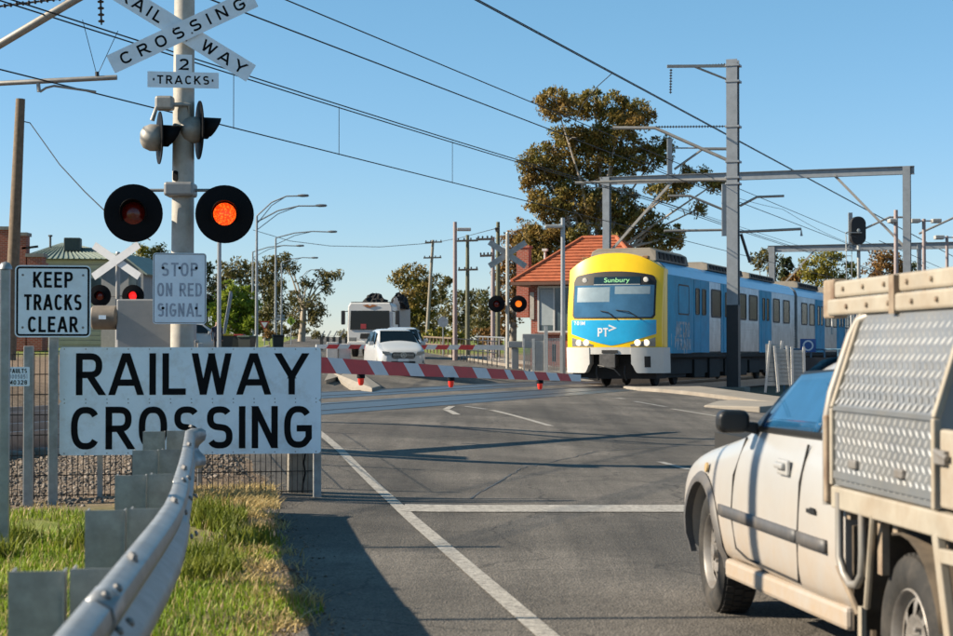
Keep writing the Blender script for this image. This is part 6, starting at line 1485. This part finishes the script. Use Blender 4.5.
for s_ in (-1, 1):
    mb = MB(); mb.box((s_ * .92, -.13, .98), (.42, .1, .22)); mb.build('headlight', M('headlight_glass', (.33, .33, .32)), t, bevel=.03)
    mb = MB(); mb.box((s_ * 1.47, .05, 2.15), (.22, .12, .75)); mb.build('mirror', U_PLS, t, bevel=.04); mb = MB(); mb.tube([(s_ * 1.2, .05, 2.5), (s_ * 1.47, .05, 2.45)], .025, 6); mb.build('mirror_arm', U_PLS, t)
    for y in (1.2, 4.6, 5.9):
        mb = MB(); mb.lathe([(.0005, -.14), (.42, -.14), (.5, -.1), (.5, .1), (.42, .14), (.25, .1), (.0005, .1)], 24, Matrix.Translation((s_ * 1.02, y, .5)) @ Matrix.Rotation(R(90 * s_), 4, 'Y')); mb.build('wheel', U_TYRE, t, smooth=40)
mb = MB(); mb.box((.0, 4.8, 2.0), (2.25, 5.2, 1.6)); mb.build('tipper_body', M('tipper_grey', (.3, .31, .33), rough=.5, metal=.3), t, bevel=.03)
mb = MB(); mb.tube([(1.05, 2.25, .8), (1.05, 2.25, 3.25)], .11, 10); mb.build('exhaust_stack', V_CHR, t); mb = MB(); mb.prism([(.8, 1.4), (1.3, 1.4), (1.3, 2.9), (1.1, 3.35), (.85, 2.9)], -.06, 0, faceM((0, 2.1, 0))); mb.build('headboard', M('tipper_grey', (.3, .31, .33)), t)
def heap(cx, cy, cz, rx, ry, rz):
    mb = MB(); rows = []
    for i in range(9):
        a = i / 8 * math.pi / 2; r = []
        for k in range(20):
            b = 2 * math.pi * k / 20; j = random.uniform(.85, 1.15); r.append(Vector((cx + math.cos(a) * math.cos(b) * rx * j, cy + math.cos(a) * math.sin(b) * ry * j, cz + math.sin(a) * rz * j)))
        rows.append(r)
    mb.grid(rows, close=True); return mb
for a_ in ((-.35, 4.0, 2.7, .75, 1.2, .82), (.95, 4.4, 2.7, .5, 1.2, .85)): heap(*a_).build('dark_load', M('load_black', (.015, .015, .016), rough=.95, bump=.6, bscale=8), t)
mb = MB(); mb.tube([(-1.1, .4, 2.98), (1.1, .4, 2.98)], .03, 6); mb.build('roof_bar', U_PLS, t)

# person beyond the mast, seen from the waist up over the board
def skinbody(pts, edges, rad):
    me = bpy.data.meshes.new('figure'); me.from_pydata(pts, edges, []); o = bpy.data.objects.new('figure', me); COL.objects.link(o)
    o.modifiers.new('skin', 'SKIN'); me.skin_vertices.new() if not me.skin_vertices else None
    for i, r_ in enumerate(rad): me.skin_vertices[0].data[i].radius = (r_, r_ * .8); me.skin_vertices[0].data[i].use_root = (i == 0)
    s_ = o.modifiers.new('sub', 'SUBSURF'); s_.levels = 1; s_.render_levels = 1
    dg_ = bpy.context.evaluated_depsgraph_get(); m2 = bpy.data.meshes.new_from_object(o.evaluated_get(dg_)); bpy.data.objects.remove(o); return m2
pts = [(0, 0, .95), (0, 0, 1.15), (0, 0, 1.38), (0, -.01, 1.47), (0, -.02, 1.56), (0, -.03, 1.66), (.09, 0, .88), (.1, -.02, .48), (.1, .01, .08), (.1, -.14, .04), (-.09, 0, .88), (-.1, .02, .48), (-.1, .03, .08), (-.1, -.12, .04), (.2, 0, 1.38), (.25, .03, 1.10), (.23, -.06, .86), (.22, -.09, .77), (-.2, 0, 1.38), (-.25, .03, 1.10), (-.23, -.06, .86), (-.22, -.09, .77)]
edg = [(0, 1), (1, 2), (2, 3), (3, 4), (4, 5), (0, 6), (6, 7), (7, 8), (8, 9), (0, 10), (10, 11), (11, 12), (12, 13), (2, 14), (14, 15), (15, 16), (16, 17), (2, 18), (18, 19), (19, 20), (20, 21)]
rad = [.15, .15, .17, .07, .09, .09, .10, .07, .045, .04, .10, .07, .045, .04, .075, .055, .04, .035, .075, .055, .04, .035]
me = skinbody(pts, edg, rad); me.name = 'person'
for m_ in (M('jacket_navy', (.03, .035, .06), rough=.8), M('trousers_dark', (.04, .04, .045), rough=.85), M('skin_tone', (.55, .33, .24), rough=.6), M('hair_brown', (.05, .03, .02), rough=.7)): me.materials.append(m_)
for pl_ in me.polygons:
    c_ = pl_.center; pl_.use_smooth = True; pl_.material_index = 3 if (c_.z > 1.63 or (c_.z > 1.54 and c_.y > 0)) else 2 if (c_.z > 1.46 or (c_.z < .83 and abs(c_.x) > .17)) else 0 if c_.z > .92 else 1
pp = bpy.data.objects.new('person', me); COL.objects.link(pp); pp.location = on(217, 80); pp.rotation_euler = (0, 0, R(20)); tag(pp, 'person in a dark navy jacket standing behind the large board', 'person')
# ================================================================== TREES
def fastmesh(name, V, F4, mat, parent=None):
    me = bpy.data.meshes.new(name); nv, nf = len(V), len(F4); k = F4.shape[1]
    me.vertices.add(nv); me.vertices.foreach_set('co', V.astype(np.float32).ravel())
    me.loops.add(nf * k); me.loops.foreach_set('vertex_index', F4.astype(np.int32).ravel())
    me.polygons.add(nf); me.polygons.foreach_set('loop_start', np.arange(0, nf * k, k, dtype=np.int32)); me.polygons.foreach_set('loop_total', np.full(nf, k, dtype=np.int32))
    me.update(calc_edges=True); me.validate(); me.materials.append(mat)
    o = bpy.data.objects.new(name, me); COL.objects.link(o)
    if parent: o.parent = parent
    return o
def leaves(cent, rad, per, size, droop=.4, aspect=.42):
    """quads: cent (N,3) cluster centres, rad cluster radius, per leaves each"""
    N = len(cent); c = np.repeat(cent, per, axis=0); n = N * per
    d = rng.normal(size=(n, 3)); d /= np.linalg.norm(d, axis=1)[:, None]; rr = np.repeat(rad, per) * rng.random(n) ** .45
    p = c + d * rr[:, None] * np.array([1, 1, .75])
    a = rng.normal(size=(n, 3)); a[:, 2] -= droop * 1.5; a /= np.linalg.norm(a, axis=1)[:, None]
    b = np.cross(a, rng.normal(size=(n, 3))); b /= np.linalg.norm(b, axis=1)[:, None]
    s = size * rng.uniform(.6, 1.4, n)[:, None]
    V = np.stack([p - a * s * .5, p + b * s * aspect * .5, p + a * s * .5, p - b * s * aspect * .5], 1).reshape(-1, 3)
    return V
def tree(label, base_px, Y, blobs, mat, leaf=.3, dens=1.0, bark=None, trunk=.25, cl=.5, depth=.8, per=46, name='gum_tree', cat='tree', fork=.45, base_z=None, group=None, droop=.4, shrink=1.):
    k = Y / FPX; p0 = on(base_px, Y); t = thing(name, label, cat, p0, group=group); O = np.array(p0); bark = bark or M('gum_bark', (.34, .29, .23), rough=.85, var=.3, scale=4)
    cents = []; rads = []; lims = []
    for (bx, by, rx, ry) in blobs:
        c = W(bx, by, Y); c = Vector((c.x, Y + random.uniform(-1, 1) * depth * rx * k * .6, c.z)); RX, RY, RZ = rx * k * shrink, rx * k * depth * shrink, ry * k * shrink
        vol = RX * RY * RZ; n = max(6, int(dens * 4.6 * (RX * RZ) / (cl * cl)))
        for _ in range(n):
            d = Vector((random.gauss(0, 1), random.gauss(0, 1), random.gauss(0, 1))).normalized(); f = random.random() ** .35
            cents.append((c.x + d.x * RX * f, c.y + d.y * RY * f, c.z + d.z * RZ * f)); rads.append(cl * random.uniform(.6, 1.25))
        lims.append((c, min(RX, RZ)))
    cents = np.array(cents) - O; rads = np.array(rads)
    V = leaves(cents, rads, per, leaf, droop); fastmesh('crown', V, np.arange(len(V)).reshape(-1, 4), mat, t)
    top = max(l[0].z for l in lims) - p0.z; mid = Vector((sum(l[0].x for l in lims) / len(lims) - p0.x, 0, 0))
    mb = MB(); fk = Vector((mid.x * .35, 0, top * fork)); mb.tube([(0, 0, -.3), fk * .5 + Vector((.05, 0, 0)), fk], [trunk * 1.25, trunk, trunk * .8], 9); mb.build('trunk', bark, t, smooth=50)
    for c, r in lims:
        e = c - Vector(p0); j = Vector((random.uniform(-1, 1), random.uniform(-1, 1), random.uniform(-.5, .8))) * r * .4; m_ = fk.lerp(e, .5) + j; st_ = fk * random.uniform(.75, 1)
        mb = MB(); mb.tube([st_, st_.lerp(m_, .6) + j * .2, m_, e, e + Vector((random.uniform(-.6, .6), 0, .6)) * r], [trunk * .46, trunk * .36, trunk * .25, trunk * .14, trunk * .04], 6); mb.build('limb', bark, t, smooth=50)
        for _ in range(3):
            q = m_.lerp(e, random.random()); d = Vector((random.uniform(-1, 1), random.uniform(-1, 1), random.uniform(-.2, 1))) * r * .9; mb = MB(); mb.tube([q, q + d * .5 + Vector((0, 0, .1)), q + d], [trunk * .16, trunk * .1, trunk * .03], 5); mb.build('branch', bark, t)
    return t
L_GUM = leafmat('leaf_gum_rust', (.095, .112, .018), (.26, .155, .042), isl=.45, scale=.42)
L_RUST = leafmat('leaf_rust', (.13, .085, .022), (.26, .13, .04), isl=.4, scale=.6)
L_OLV = leafmat('leaf_olive', (.062, .07, .02), (.165, .125, .042), isl=.4, scale=.3)
L_DRK = leafmat('leaf_dark', (.022, .034, .012), (.055, .065, .02), isl=.35, scale=.5)
L_LIME = leafmat('leaf_lime', (.14, .20, .018), (.26, .30, .035), isl=.3, scale=.6, trans=.4)
L_YEL = leafmat('leaf_yellow_green', (.13, .13, .018), (.25, .21, .03), isl=.35, scale=.6, trans=.3)
tree('huge rust tinged gum tree towering behind the brick building', 590, 97, [(556, 107, 26, 18), (596, 103, 34, 18), (632, 112, 26, 20), (618, 130, 30, 16), (575, 140, 34, 18), (540, 162, 22, 16), (533, 178, 16, 14), (560, 170, 24, 20), (596, 165, 26, 18), (630, 158, 30, 20), (660, 150, 18, 16), (545, 205, 22, 16), (575, 205, 34, 24), (612, 205, 34, 24), (545, 232, 26, 18), (590, 236, 42, 20), (640, 226, 34, 26), (658, 240, 22, 14), (668, 190, 26, 12), (690, 178, 22, 11), (716, 183, 16, 8), (700, 208, 7, 9), (678, 236, 8, 12), (528, 248, 16, 18), (542, 258, 20, 16), (566, 186, 20, 16), (600, 140, 24, 14)],
     L_GUM, leaf=.20, dens=1.4, trunk=.27, cl=.40, per=60, fork=.40, shrink=.90, bark=M('bark_pale', (.50, .42, .33), rough=.8, var=.2))
tree('rust coloured tree behind the power poles left of the brick building', 512, 102, [(512, 252, 14, 20), (522, 235, 12, 16), (508, 280, 14, 26), (524, 275, 12, 30), (510, 312, 16, 22)], L_RUST, leaf=.2, cl=.42, trunk=.2)
tree('brown olive gum tree left of the twin lamp', 236, 165, [(230, 276, 14, 14), (240, 272, 10, 12), (228, 300, 16, 20), (246, 296, 12, 20)], L_OLV, dens=1.3, leaf=.36, cl=.8, trunk=.3)
tree('tall olive tree between the light poles', 266, 185, [(262, 270, 16, 12), (276, 264, 12, 9), (262, 292, 16, 18), (278, 298, 16, 22), (266, 318, 18, 14)], L_OLV, dens=1.3, leaf=.36, cl=.8, trunk=.35)
tree('airy gum tree with spreading right limb beside the road end', 301, 190, [(284, 258, 7, 4.5), (291, 268, 8, 5), (331, 273, 11, 5), (318, 277, 12, 6), (307, 284, 8, 5), (328, 287, 7, 5), (298, 298, 14, 10), (316, 306, 12, 10), (322, 317, 9, 8), (294, 316, 13, 10), (308, 322, 12, 7)], L_OLV, leaf=.34, cl=.75, trunk=.35, bark=M('bark_pale', (.5, .45, .38), rough=.8, var=.2))
tree('bright lime green bush behind the feather banner', 238, 112, [(232, 302, 16, 18), (245, 308, 12, 20), (236, 322, 22, 14), (222, 315, 12, 16), (248, 324, 8, 12)], L_LIME, leaf=.3, cl=.42, trunk=.14, name='leafy_bush', cat='bush')
tree('yellow green tree behind the left flashing lamp', 146, 116, [(146, 258, 10, 12), (138, 252, 8, 6), (146, 285, 9, 22)], L_YEL, leaf=.24, cl=.45, trunk=.16, name='leafy_tree')
tree('dark conifer behind the left flashing lamp', 152, 112, [(152, 272, 12, 18), (160, 252, 12, 10), (136, 270, 8, 14), (150, 300, 15, 28), (162, 290, 12, 30)], L_DRK, leaf=.22, cl=.45, trunk=.2, name='conifer_tree', droop=.1)
tree('dark conifer between the mast and the lime bush', 206, 118, [(203, 268, 9, 14), (205, 292, 12, 22), (210, 316, 13, 20), (198, 305, 10, 24)], L_DRK, leaf=.22, cl=.45, trunk=.2, name='conifer_tree', droop=.1)
tree('dense dark gum tree right of the truck', 417, 172, [(416, 276, 20, 12), (402, 281, 12, 9), (430, 284, 12, 12), (414, 296, 24, 14), (404, 312, 18, 14), (426, 312, 20, 16), (414, 328, 26, 10), (396, 326, 12, 10), (434, 330, 12, 9)], L_GUM, leaf=.34, dens=1.35, cl=.75, trunk=.35)
tree('thin wispy sapling beside the dark gum tree', 442, 168, [(442, 288, 5, 7), (447, 282, 4, 4), (441, 300, 5, 6)], L_OLV, leaf=.34, cl=.5, trunk=.12, dens=.5)
tree('olive tree behind the pink lamp post', 462, 152, [(460, 305, 16, 14), (474, 300, 14, 14), (452, 320, 14, 12), (470, 322, 20, 14)], L_OLV, leaf=.32, cl=.7, trunk=.25)
tree('olive tree behind the green power pole', 488, 146, [(486, 304, 12, 14), (494, 322, 14, 14), (482, 326, 14, 10)], L_OLV, leaf=.32, cl=.7, trunk=.25)
for i, (px, Y, py, rx, ry, mt) in enumerate(((222, 150, 330, 16, 9, L_OLV), (256, 170, 330, 16, 8, L_OLV), (290, 200, 331, 16, 6, L_OLV), (402, 180, 334, 12, 8, L_OLV), (470, 140, 334, 16, 8, L_OLV), (492, 130, 336, 14, 9, L_RUST))):
    tree('low undergrowth clump ' + ['left of the wheelie bins', 'behind the twin lamp pole', 'under the airy gum tree', 'directly right of the truck', 'under the olive tree by the green pole', 'under the power poles beside the far signal'][i], px, Y, [(px - rx * .5, py, rx * .7, ry), (px + rx * .5, py + 1, rx * .7, ry * .9)], mt, leaf=.3, cl=.5, trunk=.05, name='undergrowth', cat='shrub')
tree('yellow shrub at the road end right of the cars', 432, 138, [(430, 336, 10, 6), (440, 334, 7, 7)], L_YEL, leaf=.3, cl=.4, trunk=.06, name='shrub', cat='shrub'); tree('yellow shrub under the pink lamp post', 452, 130, [(451, 336, 7, 6), (462, 338, 7, 5)], L_YEL, leaf=.3, cl=.4, trunk=.06, name='shrub', cat='shrub')
tree('small brown shrub under the give way sign', 269, 120, [(269, 334, 5, 4)], L_RUST, leaf=.22, cl=.3, trunk=.05, name='shrub', cat='shrub'); tree('low green bushes left of the truck', 320, 240, [(318, 336, 8, 4), (345, 334, 6, 4)], L_OLV, leaf=.36, cl=.6, trunk=.06, name='shrub', cat='shrub')
tree('rounded yellow green tree above the ute tray', 826, 132, [(826, 262, 16, 12), (812, 270, 14, 12), (842, 272, 14, 12), (826, 280, 24, 12)], L_YEL, leaf=.28, cl=.55, trunk=.2, name='leafy_tree')
tree('olive tree above the train roof right of the mast', 768, 150, [(768, 257, 10, 9), (758, 262, 7, 8), (774, 270, 9, 8)], L_OLV, leaf=.32, cl=.6, trunk=.2, name='leafy_tree'); tree('small dark tree above the train beside the left gantry column', 787, 155, [(786, 264, 6, 8), (788, 276, 7, 7)], L_DRK, leaf=.4, cl=.5, trunk=.15, name='leafy_tree')
tree('rusty brown tree behind the railway signal', 880, 160, [(884, 258, 16, 9), (874, 268, 14, 8), (898, 268, 12, 8), (886, 276, 18, 6)], L_RUST, leaf=.32, cl=.6, trunk=.2, name='leafy_tree'); tree('red brown bush left of the yellow green tree', 800, 140, [(800, 276, 8, 7), (793, 280, 6, 5)], L_RUST, leaf=.34, cl=.45, trunk=.12, name='leafy_bush', cat='bush')
tree('dark tree at the right behind the gantry column', 912, 170, [(908, 268, 10, 7), (916, 278, 9, 6)], L_DRK, leaf=.34, cl=.6, trunk=.2, name='leafy_tree')
for lab, x, y in (('nearest unseen tree added for window reflections beyond the right edge', 39, 104), ('second unseen tree added for window reflections beyond the right edge', 45, 115), ('third unseen tree added for window reflections beyond the right edge', 52, 127), ('fourth unseen tree added for window reflections beyond the right edge', 59, 140), ('farthest unseen tree added for window reflections beyond the right edge', 68, 156)):
    px = CX + FPX * x / y
    tree(lab, px, y, [(px, 285, 60, 50), (px - 40, 320, 55, 35), (px + 45, 318, 55, 36)], L_DRK, leaf=.45, cl=1.0, trunk=.3, name='leafy_tree')  # unseen trees, added to darken the reflections in the train windows
# ================================================================== GRASS AND GROUND LITTER
def blades(name, label, n, region, hmin, hmax, mat, w=.005, seed=1, cat='grass', lean=.5, clump=None):
    r_ = np.random.default_rng(seed); out = []; pts = []
    while len(pts) < n:
        x = r_.uniform(region[0], region[1]); y = r_.uniform(region[2], region[3]) if clump is None else 0
        if clump:
            c = clump[r_.integers(len(clump))]; x = c[0] + r_.normal() * c[2]; y = c[1] + r_.normal() * c[2]
        if not okgrass(x, y, r_): continue
        pts.append((x, y, gz(x, y)))
    P = np.array(pts); N = len(P); a = r_.uniform(0, 2 * np.pi, N); h = r_.uniform(hmin, hmax, N) * (.7 + .6 * r_.random(N)); l = r_.uniform(.1, lean, N) * h
    d = np.stack([np.cos(a), np.sin(a), np.zeros(N)], 1); s = np.stack([-np.sin(a), np.cos(a), np.zeros(N)], 1) * (w * r_.uniform(.7, 1.4, N))[:, None]; z = np.array([0, 0, 1.0])
    b = P; m_ = P + d * (l * .35)[:, None] + z * (h * .6)[:, None]; t_ = P + d * l[:, None] + z * h[:, None]
    V = np.stack([b - s, b + s, m_ + s * .8, m_ - s * .8, t_ + s * .15, t_ - s * .15], 1).reshape(-1, 3); i6 = np.arange(N)[:, None] * 6
    F = np.concatenate([i6 + np.array([0, 1, 2, 3]), i6 + np.array([3, 2, 4, 5])]); o = fastmesh(name, V, F, mat); return tag(o, label, cat, kind='stuff')
def gz(x, y): return H(x, y) + (.05 * math.sin(x * 2.3 + y * 1.1) * math.sin(y * 1.9 - x) * .6 if y < 18 else 0) - .005
def okgrass(x, y, r_):
    e = RL(y) - .12 + .16 * math.sin(y * 2.1) + .08 * math.sin(y * 5.3 + 1)
    if y > 18: return True
    if x > e: return False
    f = math.sin(x * 3.1 + 1.7) * math.sin(y * 1.3 + .4) + .5 * math.sin(x * 6.7 + y * 2.9)
    lim = .05 if y < 13.2 else (-.35 - (y - 13.2) * .35)
    return r_.random() < .62 + .4 * f + (.25 if y < 12 else 0) and (y < 13.5 or f > -lim * 0 - .2 and y < 15.2 + .5 * f)
G1 = leafmat('grass_green', (.13, .22, .014), (.24, .30, .03), isl=.35, trans=.35, scale=1.2); G2 = leafmat('grass_straw', (.36, .28, .11), (.50, .38, .18), isl=.3, trans=.3, scale=1.5); G3 = leafmat('weed_green', (.12, .155, .018), (.22, .23, .035), isl=.4, trans=.35, scale=2)
blades('grass', 'bright green grass growing round the guardrail', 85000, (-5.2, .3, 3.6, 15.2), .02, .062, G1, w=.0042, seed=2)
blades('dry_grass', 'straw coloured dry grass mixed through the verge', 11000, (-5.2, .3, 3.6, 16.2), .03, .09, G2, w=.0035, seed=3, lean=.9)
cl_ = [(-1.85 + random.uniform(-.5, .25), random.uniform(11.0, 14.8), random.uniform(.07, .16)) for _ in range(16)] + [(random.uniform(-4, -2.6), random.uniform(7, 14), .1) for _ in range(10)]
blades('weeds', 'taller leafy weeds in clumps along the verge', 9000, (0, 0, 0, 0), .06, .17, G3, w=.006, seed=4, cat='weeds', lean=.8, clump=cl_)
cl_ = [(random.uniform(-2.9, -1.9), random.uniform(15.6, 17.4), .22) for _ in range(10)] + [(RL(y_) - random.uniform(.0, .3), y_, .14) for y_ in np.arange(6, 16, .8)]
def okgrass(x, y, r_): return x < RL(y) + .12
blades('straw_litter', 'orange straw litter under the fence and along the asphalt edge', 9000, (0, 0, 0, 0), .02, .08, G2, w=.004, seed=6, cat='dry grass', lean=2.2, clump=cl_)
